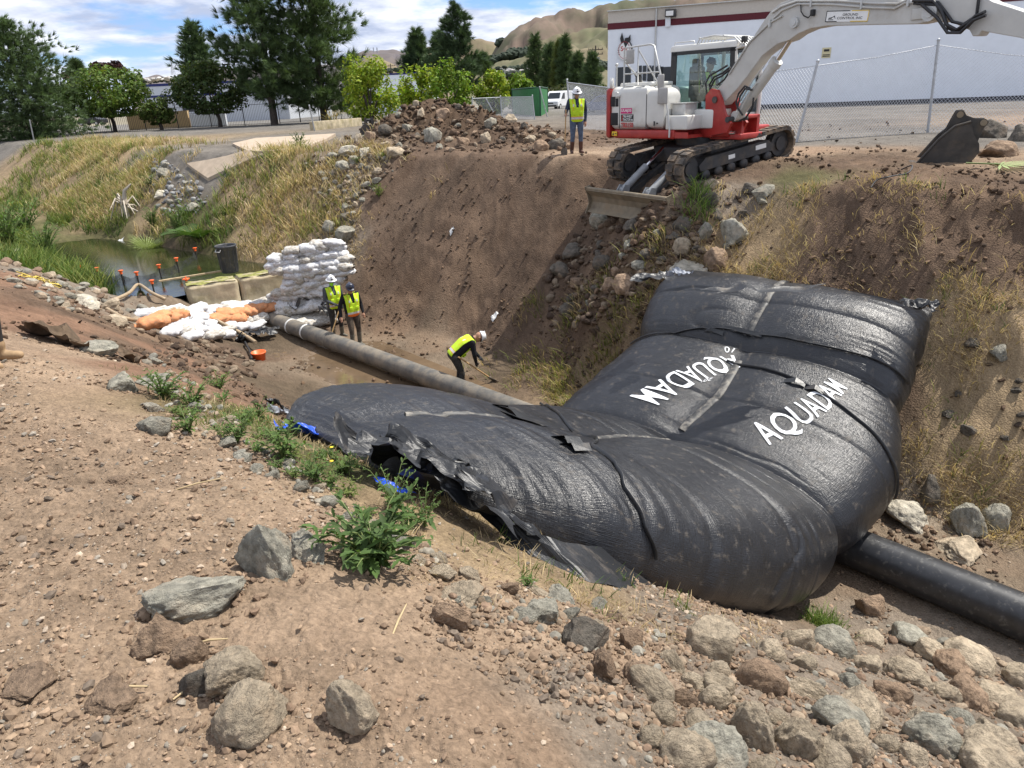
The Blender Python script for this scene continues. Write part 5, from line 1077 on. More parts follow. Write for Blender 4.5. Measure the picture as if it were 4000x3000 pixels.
for k in range(5): b.box((side[0][0]-.04, .08+.2*k, .0), (.2, .1, .06), bev=.01)
part(b, 'bucket_teeth', MBKT, None, bk)
# ---------------------------------------------------------------- people
def capsule(mb, p0, r0, p1, r1, n=14):
    p0, p1 = Vector(p0), Vector(p1); d = (p1-p0); L_ = max(d.length, 1e-4); u = d/L_; P = []; R = []
    for k in range(5): a = math.pi/2*(1-k/4); P.append(p0-u*r0*math.sin(a)); R.append(max(r0*math.cos(a), .0008))
    for k in range(5): a = math.pi/2*k/4; P.append(p1+u*r1*math.sin(a)); R.append(max(r1*math.cos(a), .0008))
    if L_ < 2e-4: P[4] = P[4]-u*1e-4
    mb.tube(P, R, n, 0, True, True)
def remesh(mb, vox, it=4):
    o = mb.build('tmp', []); m = o.modifiers.new('r', 'REMESH'); m.mode = 'VOXEL'; m.voxel_size = vox
    if it: s_ = o.modifiers.new('s', 'SMOOTH'); s_.iterations = it; s_.factor = .5
    bpy.context.view_layer.update(); me = bpy.data.meshes.new_from_object(o.evaluated_get(bpy.context.evaluated_depsgraph_get())); bpy.data.objects.remove(o)
    for p in me.polygons: p.use_smooth = True
    return me
def cloth(name, c, v=.2): return mat(name, c, .9, 0, v, 14, .5, 22, bdist=.012, dust=.15, dustcol=(.25, .19, .13), dscale=5, spec=.2)
SKIN = mat('skin', (.36, .19, .12), .55, var=.08, scale=20); VESTY = mat('lime_hi_vis_cloth', (.50, .72, .02), .75, var=.08, scale=18); SILV = mat('silver_tape', (.55, .55, .52), .35, var=.06); ORNG = mat('orange_tape', (.75, .16, .02), .6, var=.05)
HWHITE = mat('white_helmet', (.74, .75, .76), .3, var=.04); HDARK = mat('navy_helmet', (.03, .035, .06), .3, var=.1); SHADES = mat('dark_lens', (.01, .01, .012), .1, var=0)
def segd(P, a, b):
    a = np.array(a); b = np.array(b); ab = b-a; t = np.clip(((P-a)@ab)/max(ab@ab, 1e-9), 0, 1); return np.linalg.norm(P-(a+t[:, None]*ab), axis=1)
def person(loc, rz, J, cols, label, helmet=None, shades=True, vest=True, brim='full', boots=.42, gaiter=None, hood=False, grip=None, vox=.012, orange=False):
    """J: joints in metres, facing +y. cols: dict shirt, pants, boots -> materials"""
    root = empty('person', loc, rz, label, 'person'); V = {k: Vector(v) for k, v in J.items()}
    prims = []          # (p0, r0, p1, r1, region)
    def add(a, ra, b, rb, reg): prims.append((Vector(a), ra, Vector(b), rb, reg))
    pel, ch, nk, hd = V['pelvis'], V['chest'], V['neck'], V['head']; sd_ = (V['shR']-V['shL']).normalized()
    up = (nk-pel).normalized(); hu = (hd-nk).normalized(); fw = up.cross(sd_).normalized()
    if 'look' in V: hf = V['look'].normalized()
    else: hf = fw
    hs = hf.cross(hu).normalized(); hf = hu.cross(hs).normalized()
    for q in (-1, 1):
        s_ = 'R' if q > 0 else 'L'
        add(pel+sd_*.07*q, .115, ch+sd_*.085*q, .125, 'shirt'); add(ch+sd_*.085*q, .125, V['sh'+s_]-sd_*.03*q-up*.02, .075, 'shirt')
        add(pel+sd_*.06*q-up*.02, .12, V['hip'+s_], .105, 'pants'); add(V['hip'+s_], .105, V['kn'+s_], .068, 'pants')
        an = V['an'+s_]; kn = V['kn'+s_]; add(kn, .068, an, .052, 'pants')
        tip = V['toe'+s_]; add(an-Vector((0, 0, .03)), .05, tip, .04, 'boots'); hl = an-(tip-an).normalized()*.05; hl.z = an.z-.03; add(an-Vector((0, 0, .03)), .05, hl, .042, 'boots'); add(an.lerp(kn, boots), .066, an, .056, 'boots')
        add(V['sh'+s_], .068, V['el'+s_], .052, 'shirt'); add(V['el'+s_], .052, V['wr'+s_], .036, 'shirt')
        w = V['wr'+s_]; d = (w-V['el'+s_]).normalized(); palm = w+d*.075; add(w, .03, palm, .036, 'hand')
        lat = d.cross(Vector((0, 0, 1)) if abs(d.z) < .9 else Vector((0, 1, 0))).normalized(); nrm = lat.cross(d).normalized()
        for k, ln in enumerate((.062, .072, .068, .052)):       # four fingers, curled, and the thumb
            b0 = palm+lat*(.024-.016*k)+d*.012; m = b0+d*ln*.55+nrm*.01; e = m+(d*.5-nrm*.8 if grip and s_ in grip else d*.8-nrm*.35).normalized()*ln*.5
            add(b0, .0095, m, .009, 'hand'); add(m, .009, e, .008, 'hand')
        t0 = w+d*.025+lat*.03; t1 = t0+lat*.025+d*.03; add(t0, .011, t1, .0105, 'hand'); add(t1, .0105, t1+d*.03-nrm*.012, .009, 'hand')
    add(pel, .12, ch, .12, 'shirt'); add(ch, .12, nk, .06, 'shirt'); add(nk, .058, hd-hu*.03, .055, 'hood' if hood or gaiter else 'skin')
    # head: skull, jaw, nose, ears
    add(hd+hu*.02-hf*.012, .092, hd+hu*.045-hf*.012, .088, 'hood' if hood else 'skin'); add(hd+hf*.03, .07, hd-hu*.075+hf*.045, .048, 'gaiter' if gaiter else 'skin'); add(hd+hf*.088+hu*.0, .012, hd+hf*.108-hu*.03, .016, 'gaiter' if gaiter else 'skin')
    for q in (-1, 1): add(hd+hs*.09*q+hu*.01, .016, hd+hs*.094*q-hu*.02-hf*.005, .014, 'hood' if hood else 'skin'); add(hd+hs*.034*q+hf*.082+hu*.012, .013, hd+hs*.04*q+hf*.08+hu*.012, .012, 'skin')
    add(hd+hf*.088-hu*.062-hs*.02, .011, hd+hf*.088-hu*.062+hs*.02, .011, 'gaiter' if gaiter else 'lip')
    mb = MB()
    for p0, r0, p1, r1, _ in prims: capsule(mb, p0, r0, p1, r1)
    me = remesh(mb, vox, 3); me.name = 'body'
    MT = {'shirt': cols['shirt'], 'pants': cols['pants'], 'boots': cols['boots'], 'hand': cols.get('hand', SKIN), 'skin': SKIN, 'lip': SKIN, 'hood': cols.get('hood', cols['shirt']), 'gaiter': gaiter or SKIN}
    regs = list(MT); 
    for r in regs: me.materials.append(MT[r])
    n = len(me.polygons); C = np.zeros(n*3); me.polygons.foreach_get('center', C); C = C.reshape(-1, 3); D = np.full(n, 1e9); I = np.zeros(n, np.int32)
    for p0, r0, p1, r1, reg in prims:
        a = np.array(p0); b = np.array(p1); ab = b-a; t = np.clip(((C-a)@ab)/max(ab@ab, 1e-9), 0, 1); d = np.linalg.norm(C-(a+t[:, None]*ab), axis=1)-(r0+(r1-r0)*t)+(.012 if reg in ('lip',) else 0); k = d < D; D[k] = d[k]; I[k] = regs.index(reg)
    me.polygons.foreach_set('material_index', I); link('body', me, root)
    if vest:
        mb = MB()
        for p0, r0, p1, r1, reg in prims:
            if reg == 'shirt' and (segd(np.array([p0[:]]), pel, nk)[0] < .19 and segd(np.array([p1[:]]), pel, nk)[0] < .19): capsule(mb, p0, r0+.022, p1, r1+.022)
        me = remesh(mb, .014, 3); me.name = 'hi_vis_vest'
        for m in (VESTY, SILV, ORNG): me.materials.append(m)
        bm = bmesh.new(); bm.from_mesh(me); Lt = (nk-pel).length
        def keepf(c):
            h = (c-pel).dot(up); lat = abs((c-pel).dot(sd_)); fr = (c-pel).dot(fw)
            if h < -.08 or h > Lt-.01: return False
            if h > Lt*.55 and lat < .035+.05*(h/Lt-.55) and fr > 0 : return False        # open front below the throat
            return lat < .17+.05*(h/Lt)
        bmesh.ops.delete(bm, geom=[f for f in bm.faces if not keepf(f.calc_center_median())], context='FACES')
        for f in bm.faces:
            c = f.calc_center_median(); h = (c-pel).dot(up); lat = abs((c-pel).dot(sd_)); q = 0
            if .0 < h < .052: q = 1
            elif -.012 < h < .064: q = 2
            elif h > .2 and .085 < lat < .13: q = 1 if h > Lt*.62 and h < Lt*.62+.06 else (2 if lat > .118 else 0)
            if orange and h < -.012: q = 2
            f.material_index = q
        bm.to_mesh(me); bm.free(); o = link('hi_vis_vest', me, root); sol = o.modifiers.new('t', 'SOLIDIFY'); sol.thickness = .006
        b = MB(); mid = (pel+nk)/2; q0 = ch+fw*.152
        T = Matrix((( *[sd_[0], fw[0], up[0]], pel[0]), (sd_[1], fw[1], up[1], pel[1]), (sd_[2], fw[2], up[2], pel[2]), (0, 0, 0, 1)))
        for x, z in ((-.09, .16), (.09, .16)): b.box((x, .15, z), (.09, .02, .10), T, bev=.008)
        b.build('vest_pocket', VESTY, o)
    if helmet:
        T = Matrix(((hs[0], hf[0], hu[0], 0), (hs[1], hf[1], hu[1], 0), (hs[2], hf[2], hu[2], 0), (0, 0, 0, 1))); T.translation = hd+hu*.055
        b = MB(); b.lathe([(.0, .115), (.03, .113), (.065, .098), (.095, .066), (.112, .02), (.114, 0), (.108, -.004)], 24, T=T)
        if brim == 'full': b.lathe([(.112, .006), (.15, -.012), (.152, -.018), (.112, -.004)], 24, T=T)
        else:
            V_ = []; 
            for k in range(13):
                a = math.pi*(k/12); V_ += [(.11*math.cos(a), .11*math.sin(a), 0), (.112*math.cos(a), (.11+.06*math.sin(a)**.5)*math.sin(a), -.014)]
            b.add(V_, [(2*k, 2*k+1, 2*k+3, 2*k+2) for k in range(12)], 0, True, T)
        b.box((0, 0, .1), (.05, .18, .02), T, bev=.008); h = b.build('hard_hat', helmet, root)
        b = MB(); b.box((0, .112, .045), (.05, .008, .035), T, bev=.003); b.build('hat_badge', MBLKT, h)
    if shades:
        T = Matrix(((hs[0], hf[0], hu[0], hd[0]), (hs[1], hf[1], hu[1], hd[1]), (hs[2], hf[2], hu[2], hd[2]), (0, 0, 0, 1)))
        b = MB()
        for q in (-1, 1): b.box((q*.036, .099, .012), (.058, .014, .036), T, bev=.006); b.box((q*.082, .05, .018), (.006, .11, .01), T)
        b.box((0, .102, .018), (.02, .008, .01), T); b.build('sunglasses', SHADES, root)
    return root
def stand(**k):
    J = dict(pelvis=(0, 0, .95), chest=(0, .01, 1.28), neck=(0, .0, 1.49), head=(0, .03, 1.63), shL=(-.2, 0, 1.43), shR=(.2, 0, 1.43), elL=(-.27, -.03, 1.14), elR=(.27, -.03, 1.14), wrL=(-.27, .05, .90), wrR=(.27, .05, .90),
             hipL=(-.10, 0, .90), hipR=(.10, 0, .90), knL=(-.12, .03, .49), knR=(.12, .03, .49), anL=(-.13, -.02, .09), anR=(.13, -.02, .09), toeL=(-.16, .14, .045), toeR=(.16, .14, .045)); J.update(k); return J
NAVY = cloth('navy_hoodie_cloth', (.035, .045, .075)); JEAN = cloth('blue_jeans_cloth', (.085, .115, .17)); BROWN = mat('brown_rubber', (.085, .035, .022), .6, var=.25); GREY = cloth('grey_shirt_cloth', (.075, .08, .09)); DPANT = cloth('dark_trouser_cloth', (.04, .038, .036), .3); BLACK = cloth('black_sweater_cloth', (.014, .014, .017)); CAMO = cloth('brown_trouser_cloth', (.075, .06, .047), .45); GRUB = mat('grey_rubber', (.12, .11, .085), .7, var=.3, dust=.5); LIME = mat('lime_gaiter_cloth', (.28, .75, .03), .8, var=.1); GLV = cloth('dark_glove_cloth', (.035, .035, .04)); TANB = mat('tan_boot_leather', (.33, .22, .12), .75, var=.2, dust=.3)
WOOD = mat('wooden_handle', (.42, .27, .12), .7, var=.25, scale=10); STEEL = mat('muddy_shovel_steel', (.11, .09, .07), .6, metal=.3, var=.3)
def shovel(p0, p1, label, mat_=None):
    """from the grip end p0 to the blade tip p1"""
    p0, p1 = Vector(p0), Vector(p1); u = (p1-p0).normalized(); o = empty('shovel', p0, 0, label, 'shovel'); L_ = (p1-p0).length
    MB().tube([Vector(), u*(L_-.32)], .017, 10).build('shaft', mat_ or WOOD, o)
    a = u.cross(Vector((0, 0, 1))).normalized(); n = a.cross(u); V = []; q = [(0, .03), (.06, .09), (.16, .11), (.24, .095), (.3, .03)]
    for d, w in q: V += [u*(L_-.32+d)-a*w+n*.02, u*(L_-.32+d)-n*.012, u*(L_-.32+d)+a*w+n*.02]
    b = MB(); b.add(V, [(3*i+j, 3*i+j+1, 3*i+j+4, 3*i+j+3) for i in range(4) for j in range(2)], 0, True); b.tube([u*(L_-.45), u*(L_-.30)], [.022, .028], 10); ob = b.build('blade', STEEL, o); m = ob.modifiers.new('t', 'SOLIDIFY'); m.thickness = .006
    return o
def W2(root, p): return Matrix.Translation(root.location) @ Matrix.Rotation(root.rotation_euler.z, 4, 'Z') @ Vector(p)
# worker on the bank, facing the camera, a shovel upright at his right side
p, t = hit(2253, 600); 
J = stand(head=(0, .05, 1.62), look=(.02, .9, -.38), elR=(.30, .0, 1.16), wrR=(.33, .16, 1.10), elL=(-.28, -.06, 1.15), wrL=(-.25, .03, .88), anR=(.14, -.03, .09), anL=(-.12, 0, .09), knL=(-.11, .04, .49))
w1 = person((p[0], p[1], p[2]-.01), rad(180+6), J, dict(shirt=NAVY, pants=JEAN, boots=BROWN, hood=BLACK, hand=SKIN), 'worker on the bank in white hard hat, hi-vis vest and jeans, leaning on a shovel', HWHITE, hood=True, grip='R', boots=.6)
g = W2(w1, (.345, .22, 1.22)); f = W2(w1, (.42, .30, -.08)); shovel(g, f, 'long shovel held upright by the worker on the bank')
# two workers standing in the emptied bed by the sandbags
p, t = hit(1322, 1316)
J = stand(look=(.25, .9, -.3), elR=(.26, .04, 1.15), wrR=(.10, .20, 1.05), elL=(-.27, .0, 1.14), wrL=(-.18, .16, .98), anL=(-.15, -.04, .09), toeL=(-.2, .12, .045))
w2 = person((p[0], p[1], p[2]-.03), rad(180+38), J, dict(shirt=GREY, pants=DPANT, boots=GRUB, hand=GLV), 'worker in a lime face covering and white hard hat holding a shovel by the sandbags', HWHITE, shades=True, gaiter=LIME, grip='RL', boots=.55)
a, b_ = W2(w2, (-.26, .20, 1.28)), W2(w2, (.55, .42, -.05)); shovel(a, b_, 'shovel slanting down in front of the worker with the lime face covering')
p, t = hit(1392, 1350)
J = stand(look=(.3, .9, -.35), neck=(0, .03, 1.48), head=(.01, .07, 1.61), elL=(-.29, -.02, 1.15), wrL=(-.27, .10, .92), elR=(.31, -.05, 1.16), wrR=(.36, .06, .93), anR=(.15, .12, .09), toeR=(.2, .27, .045), knR=(.14, .12, .5))
w3 = person((p[0], p[1], p[2]-.03), rad(180+40), J, dict(shirt=BLACK, pants=CAMO, boots=GRUB), 'worker in a dark blue hard hat and black sweater standing empty-handed in the bed', HDARK, brim='cap', boots=.75, orange=True)
# worker bent over his shovel beside the pipe
p, t = hit(1800, 1520)
J = dict(pelvis=(0, -.10, .90), chest=(0, .16, 1.10), neck=(0, .36, 1.20), head=(0, .49, 1.22), look=(0, .55, -.8), shL=(-.2, .29, 1.17), shR=(.2, .29, 1.17), elL=(-.25, .36, .90), elR=(.25, .30, .90), wrL=(-.10, .50, .72), wrR=(.12, .36, .68),
         hipL=(-.11, -.10, .86), hipR=(.11, -.10, .86), knL=(-.15, .05, .47), knR=(.15, .02, .47), anL=(-.17, -.02, .09), anR=(.17, -.06, .09), toeL=(-.2, .14, .045), toeR=(.2, .10, .045))
w4 = person((p[0], p[1], p[2]-.05), rad(-72), J, dict(shirt=BLACK, pants=DPANT, boots=GRUB, hand=GLV), 'worker bent forward digging with a shovel beside the grey pipe', HWHITE, grip='RL', brim='cap')
a, b_ = W2(w4, (.16, .12, .74)), W2(w4, (-.18, 1.0, -.08)); a = Vector(a)+(Vector(a)-Vector(b_)).normalized()*.25; shovel(a, b_, 'shovel in the hands of the bent-over worker')
# the operator, seated in the cab facing along the machine
op = XC+TW @ Vector((-.36, .58, 1.0))
J = dict(pelvis=(0, 0, .70), chest=(0, .0, 1.02), neck=(0, .02, 1.22), head=(0, .06, 1.36), shL=(-.2, .02, 1.17), shR=(.2, .02, 1.17), elL=(-.27, .12, .92), elR=(.27, .12, .92), wrL=(-.24, .38, .88), wrR=(.24, .38, .88), hipL=(-.11, .02, .68), hipR=(.11, .02, .68), knL=(-.14, .45, .68), knR=(.14, .45, .68), anL=(-.14, .55, .36), anR=(.14, .55, .36), toeL=(-.14, .7, .32), toeR=(.14, .7, .32))
J = {k: ((v[0], v[1], v[2]-.02) if k != 'look' else v) for k, v in J.items()}
w5 = person((op.x, op.y, op.z-.0), HEAD-math.pi/2, J, dict(shirt=DPANT, pants=DPANT, boots=GRUB, hand=GLV), 'operator in a hi-vis vest sitting at the controls in the excavator cab', BLACK, shades=False, brim='cap', grip='RL')
# the person at the left edge, of whom the frame shows a boot and a hand
p, t = hit(52, 1418)
J = stand(wrR=(.30, .16, .86), elR=(.28, .0, 1.12))
w6 = person((p[0]-.13, p[1]-.06, p[2]), rad(-88), J, dict(shirt=DPANT, pants=DPANT, boots=TANB), 'person at the left edge, only a tan boot and one hand showing', HWHITE, boots=.2)
# ---------------------------------------------------------------- concrete slabs, hills, buildings, fences, vehicles, trees
MSLAB = mat('pale_concrete', (.39, .31, .23), .9, var=.14, scale=3, dust=.3, dustcol=(.33, .25, .18), dscale=1.2)
def slab_px(pix, label):
    P = []
    for k in range(len(pix)):
        a, b = np.array(pix[k], float), np.array(pix[(k+1) % len(pix)], float)
        for f in (0, .34, .67): P.append(Vector(hit(*(a*(1-f)+b*f))[0]))
    A = np.array([p[:] for p in P]); c = A.mean(0); M_ = np.c_[A[:, :2]-c[:2], np.ones(len(A))]; co_ = np.linalg.lstsq(M_, A[:, 2], rcond=None)[0]
    Q = [Vector((p.x, p.y, co_[0]*(p.x-c[0])+co_[1]*(p.y-c[1])+co_[2]+.12)) for p in P]; n = len(Q); o = Vector(c)
    b = MB(); b.add([q-o for q in Q]+[q-o-Vector((0, 0, .5)) for q in Q], [tuple(range(n)), tuple(range(2*n-1, n-1, -1))]+[(i, n+i, n+(i+1) % n, (i+1) % n) for i in range(n)])
    return tag(b.build('concrete_slab', MSLAB, None, o), label, 'concrete slab')
slab_px([(732, 650), (967, 601), (1030, 610), (850, 690), (814, 708)], 'lower tan concrete slab on the far bank with a broken left end')
slab_px([(909, 568), (1000, 549), (1312, 533), (1276, 551), (1203, 580), (1010, 612), (967, 598)], 'upper tan concrete slab reaching to the left foot of the rubble heap')
# hills
def hill_mat(name, c1, c2, c3, sc):
    m = mat(name, c1, .95, var=.2, scale=sc*3, dust=.8, dustcol=c2, dscale=sc, spec=.1, detail=8); return m
def hills(sky, dist, m, depth=.35, seed=0, base=-3, rough=.05):
    u = [q[0] for q in sky]; n = 230; U = np.linspace(u[0], u[-1], n); Vv = np.interp(U, u, [q[1] for q in sky]); k = np.ones(5)/5; Vv = np.convolve(np.pad(Vv, 2, 'edge'), k, 'valid')
    R_ = [aty(a, b, dist) for a, b in zip(U, Vv)]; nd = 44; G = np.zeros((nd, n, 3))
    for j in range(nd):
        f = j/(nd-1)*1.25; yy = dist*(1-depth*(1-f)); h = math.sin(min(f, 1)*math.pi/2)**1.25 if f <= 1 else 1-(f-1)*2.2
        for i in range(n):
            x = R_[i][0]*(yy/dist if f <= 1 else 1); z = R_[i][2]*h
            z *= 1-(.75*max(0, float(ridge(x/dist*13+seed, yy/dist*4, 4, seed)))+.1)*4*f*(1-f) if f < 1 else 1
            z += dist*rough*.12*float(fbm(x/dist*30, yy/dist*30, 3, seed+3))*min(1, 4*f)*(0.2 if f == 1 else 1)
            G[j, i] = (x, yy, max(z, base) if 0 < j else base-30)
    i = np.arange(nd*n).reshape(nd, n); q = np.stack([i[:-1, :-1], i[:-1, 1:], i[1:, 1:], i[1:, :-1]], -1).reshape(-1, 4)
    return tag(link('hills', npmesh('hills', G.reshape(-1, 3), q, m, True)), kind='structure')
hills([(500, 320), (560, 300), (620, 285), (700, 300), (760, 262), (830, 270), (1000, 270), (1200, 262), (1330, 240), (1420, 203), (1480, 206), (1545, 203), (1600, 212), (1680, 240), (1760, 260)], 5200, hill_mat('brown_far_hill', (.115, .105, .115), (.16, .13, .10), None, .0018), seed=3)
hills([(1380, 262), (1440, 236), (1500, 232), (1560, 262), (1620, 203), (1670, 178), (1740, 172), (1800, 160), (1850, 148), (1885, 145), (1930, 156), (1975, 180), (2040, 220), (2120, 262)], 3900, hill_mat('tan_hill', (.20, .155, .11), (.12, .135, .06), None, .0022), seed=7)
hills([(1900, 250), (1947, 159), (1980, 132), (2008, 108), (2063, 80), (2117, 72), (2153, 67), (2207, 43), (2298, 22), (2370, 14), (2464, 5), (2600, -5), (2900, -30), (3400, -10), (4100, 60)], 3000, hill_mat('big_hill', (.165, .125, .10), (.075, .085, .05), None, .0035), seed=11, rough=.09)
hills([(1780, 285), (1900, 253), (2008, 217), (2060, 190), (2117, 168), (2207, 140), (2280, 126), (2370, 120), (2600, 110), (3200, 130)], 2300, hill_mat('green_foothill', (.165, .14, .092), (.10, .11, .06), None, .005), seed=17, rough=.08)
# a dark strip of oaks on the foothill and the far town, each too small to count
MOAK = mat('far_oak_foliage', (.022, .035, .02), .9, var=.4, scale=.05)
def far_strip(name, quads, m, s0, s1, n, flat=.7, box=False):
    P = []; S = []
    for (u0, v0, u1, v1, d, th) in quads:
        for k in range(n):
            f = random.random(); p = aty(u0+(u1-u0)*f, v0+(v1-v0)*f+random.gauss(0, th), d*random.uniform(.97, 1.0)); P.append(p); S.append(random.uniform(s0, s1))
    P = np.array(P); S = np.array(S); P[:, 2] -= S*.4
    C = np.tile(np.array([(.5, .5, .5)]), (len(P), 1)); o = scatter(name, P, S, C, flat, 2 if not box else 1, m, jit=.22); return o
far_strip('far_oak_wood', [(1905, 232, 2010, 200, 2240, 5), (1990, 200, 2015, 196, 2240, 4), (2035, 200, 2080, 190, 2240, 5), (2140, 190, 2160, 184, 2230, 4), (1945, 162, 1960, 155, 2950, 3)], MOAK, 14, 34, 40)
far_strip('far_tree_belt', [(1480, 268, 1640, 272, 1500, 3), (1940, 268, 2080, 258, 1400, 3), (1900, 286, 2070, 280, 900, 2), (2330, 240, 2380, 250, 1000, 4), (560, 312, 760, 296, 1500, 3)], MOAK, 5, 13, 60)
MTOWN = mat('far_house_wall', (.42, .40, .38), .9, var=.5, scale=.05)
far_strip('far_town', [(1945, 280, 2075, 272, 1300, 5), (1600, 272, 1640, 276, 1300, 2), (570, 306, 660, 300, 1400, 2)], MTOWN, 5, 12, 26, .5)
# buildings
MWALL = mat('sky_tinted_white_wall', (.78, .82, .87), .85, var=.035, scale=1.2, bump=.15, bscale=30); MBEIGE = mat('beige_parapet', (.52, .48, .42), .85, var=.05); MMAR = mat('maroon_band', (.10, .012, .02), .8, var=.1); MNAVY = mat('navy_stripe', (.012, .02, .12), .7, var=.1); MPALE = mat('pale_blue_wall', (.55, .58, .62), .85, var=.05); MTANW = mat('tan_wall', (.46, .33, .18), .85, var=.1)  # MWALL: white wall, the blue of its skylit shade painted into the colour
MDARK = mat('dark_window_glass', (.02, .025, .03), .15, var=.1)
BA = np.array(atz(2372, 452, .1)); 
def wallpt(u, z=None, v=None):
    return None
bA = atz(2372, 447, .1)[:2]; bB = atz(4000, 392, .1)[:2]; wd = (bB-bA)/np.linalg.norm(bB-bA); wn_ = np.array((wd[1], -wd[0])); wn_ = wn_ if wn_@(-bA) > 0 else -wn_
wrz = math.atan2(wd[1], wd[0]); WL = 62.0
bl = empty('warehouse', (bA[0], bA[1], -.1), wrz, 'large white warehouse with maroon stripe and beige parapet behind the excavator', 'building')
def onwall(u, v):
    """distance along the wall and height, from a pixel"""
    d = ray(u, v); nn = np.array((wn_[0], wn_[1], 0)); t = ((np.array((bA[0], bA[1], 0))-np.array((0, 0, EYE)))@nn)/(d@nn); p = d*t; return float((p[:2]-bA)@wd), float(p[2]+EYE+.1)
h0 = onwall(2374, 117)[1]; h1_ = onwall(2374, 92)[1]; h2_ = onwall(2374, 46)[1]
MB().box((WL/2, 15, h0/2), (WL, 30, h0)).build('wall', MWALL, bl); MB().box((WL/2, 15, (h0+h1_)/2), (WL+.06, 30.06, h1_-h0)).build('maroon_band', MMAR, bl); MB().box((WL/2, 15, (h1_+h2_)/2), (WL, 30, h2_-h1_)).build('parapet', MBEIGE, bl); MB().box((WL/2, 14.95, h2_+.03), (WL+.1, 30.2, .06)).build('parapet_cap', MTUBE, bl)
MB().box((WL/2, -.01, .25), (WL, .05, .5)).build('wall_base', mat('dark_wall_base', (.03, .03, .035), .9, var=.2), bl)
x, _ = onwall(2563, 100); MB().cyl((x, -.08, .2), (x, -.08, h2_-.05), .06, n=10).build('downpipe', MTUBE, bl)
x, z = onwall(2622, 52); b = MB(); b.box((x, -.25, z), (.75, .45, .5), bev=.05); o = b.build('wall_lamp', MTRF, bl); MB().box((x-.05, -.485, z-.03), (.5, .02, .3)).build('lamp_lens', MWHT, o)
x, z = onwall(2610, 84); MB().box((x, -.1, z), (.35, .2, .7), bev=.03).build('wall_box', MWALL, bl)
b = MB()
for k in range(5):
    x, z = onwall(2500+k*18, 286); b.box((x, -.03, z), (.25, .05, 1.0))
b.build('window_grille', MDARK, bl)
for u in (2435, 2560, 2600): x, z = onwall(u, 300); MB().box((x, -.01, z), (1.1, .06, 1.3)).build('window', MDARK, bl)
TBW = Matrix.Rotation(math.pi/2, 4, 'X')
x, z = onwall(2440, 196); x2, z2 = onwall(2440, 128); sgn = empty('wall_sign', (0, 0, 0), 0, 'oval white sign with black top and red script on the warehouse wall', 'sign'); sgn.matrix_world = Matrix.Translation(bl.location) @ Matrix.Rotation(wrz, 4, 'Z') @ Matrix.Translation((x, -.12, z)) @ TBW @ Matrix.Scale(.52, 4)
b = MB(); b.prism([(.95*math.cos(a), 1.25*math.sin(a)) for a in np.linspace(0, 2*math.pi, 33)[:-1]], -.06, .06, axis=2); b.build('sign_board', MWHT, sgn)
b = MB(); b.prism([(1.0*math.cos(a)+.12, 1.3*math.sin(a)) for a in np.linspace(0, 2*math.pi, 33)[:-1]], -.1, -.062, axis=2); b.build('sign_backing', MBLKT, sgn)
b = MB(); b.tube([(.78*math.cos(a), 1.05*math.sin(a), .07) for a in np.linspace(0, 2*math.pi, 40)[:-1]], .03, 4, closed=True); b.build('sign_ring', MREDT, sgn)
for k, P in enumerate(([(-.45, .8), (-.6, 1.5), (-.35, 2.2), (-.2, 1.7), (.0, 1.0)], [(-.1, .9), (.1, 1.5), (.55, 1.55), (.8, 1.9), (.85, 1.2), (.5, .8), (.15, .3)])): b = MB(); b.prism(P, -.04, .075, axis=2); b.build('sign_ornament', MBLKT, sgn)
writing(sgn, Matrix(), 'Sgt', -.5, -.3, 1.0, .8, MREDT, .066, .02)
def arctext(body, R0_, R1_, a0, a1, m):
    for k, c in enumerate(body):
        if c == ' ': continue
        a = a0+(a1-a0)*k/(len(body)-1); T = Matrix.Translation((R0_*math.cos(a), R1_*math.sin(a), 0)) @ Matrix.Rotation(a-math.pi/2, 4, 'Z'); writing(sgn, T, c, -.1, -.1, .2, .24, m, .066, .0, 'sign_letter')
arctext('FREMONT', .78, 1.0, math.pi*1.15, math.pi*.65, MNAVY); arctext('CLUB', .78, 1.0, math.pi*.35, math.pi*-.1, MNAVY)
def wallplate(u, v, w, h, label, cells):
    x, z = onwall(u, v); o = empty('wall_notice', (0, 0, 0), 0, label, 'notice'); o.matrix_world = Matrix.Translation(bl.location) @ Matrix.Rotation(wrz, 4, 'Z') @ Matrix.Translation((x, -.03, z)) @ TBW
    for (a, b_, c, d, m, nm) in cells: plate(o, Matrix(), a*w-w/2, b_*h-h/2, c*w, d*h, m, nm, .01, .0 if nm == 'notice_board' else .012)
    return o
MCREAM = mat('cream_board', (.62, .56, .34), .6, var=.05)
wallplate(3228, 206, .55, .62, 'cream towing notice with black pictogram on the warehouse wall', [(0, 0, 1, 1, MCREAM, 'notice_board'), (.2, .62, .6, .22, MBLKT, 'tow_symbol'), (.1, .12, .8, .08, MBLKT, 'notice_text'), (.1, .26, .8, .08, MBLKT, 'notice_text')])
wallplate(2878, 190, .6, 1.05, 'red-topped notice on the warehouse wall seen past the excavator cab', [(0, 0, 1, 1, MWHT, 'notice_board'), (0, .55, 1, .45, MREDT, 'red_panel'), (.2, .15, .6, .3, MBLKT, 'tow_symbol')])
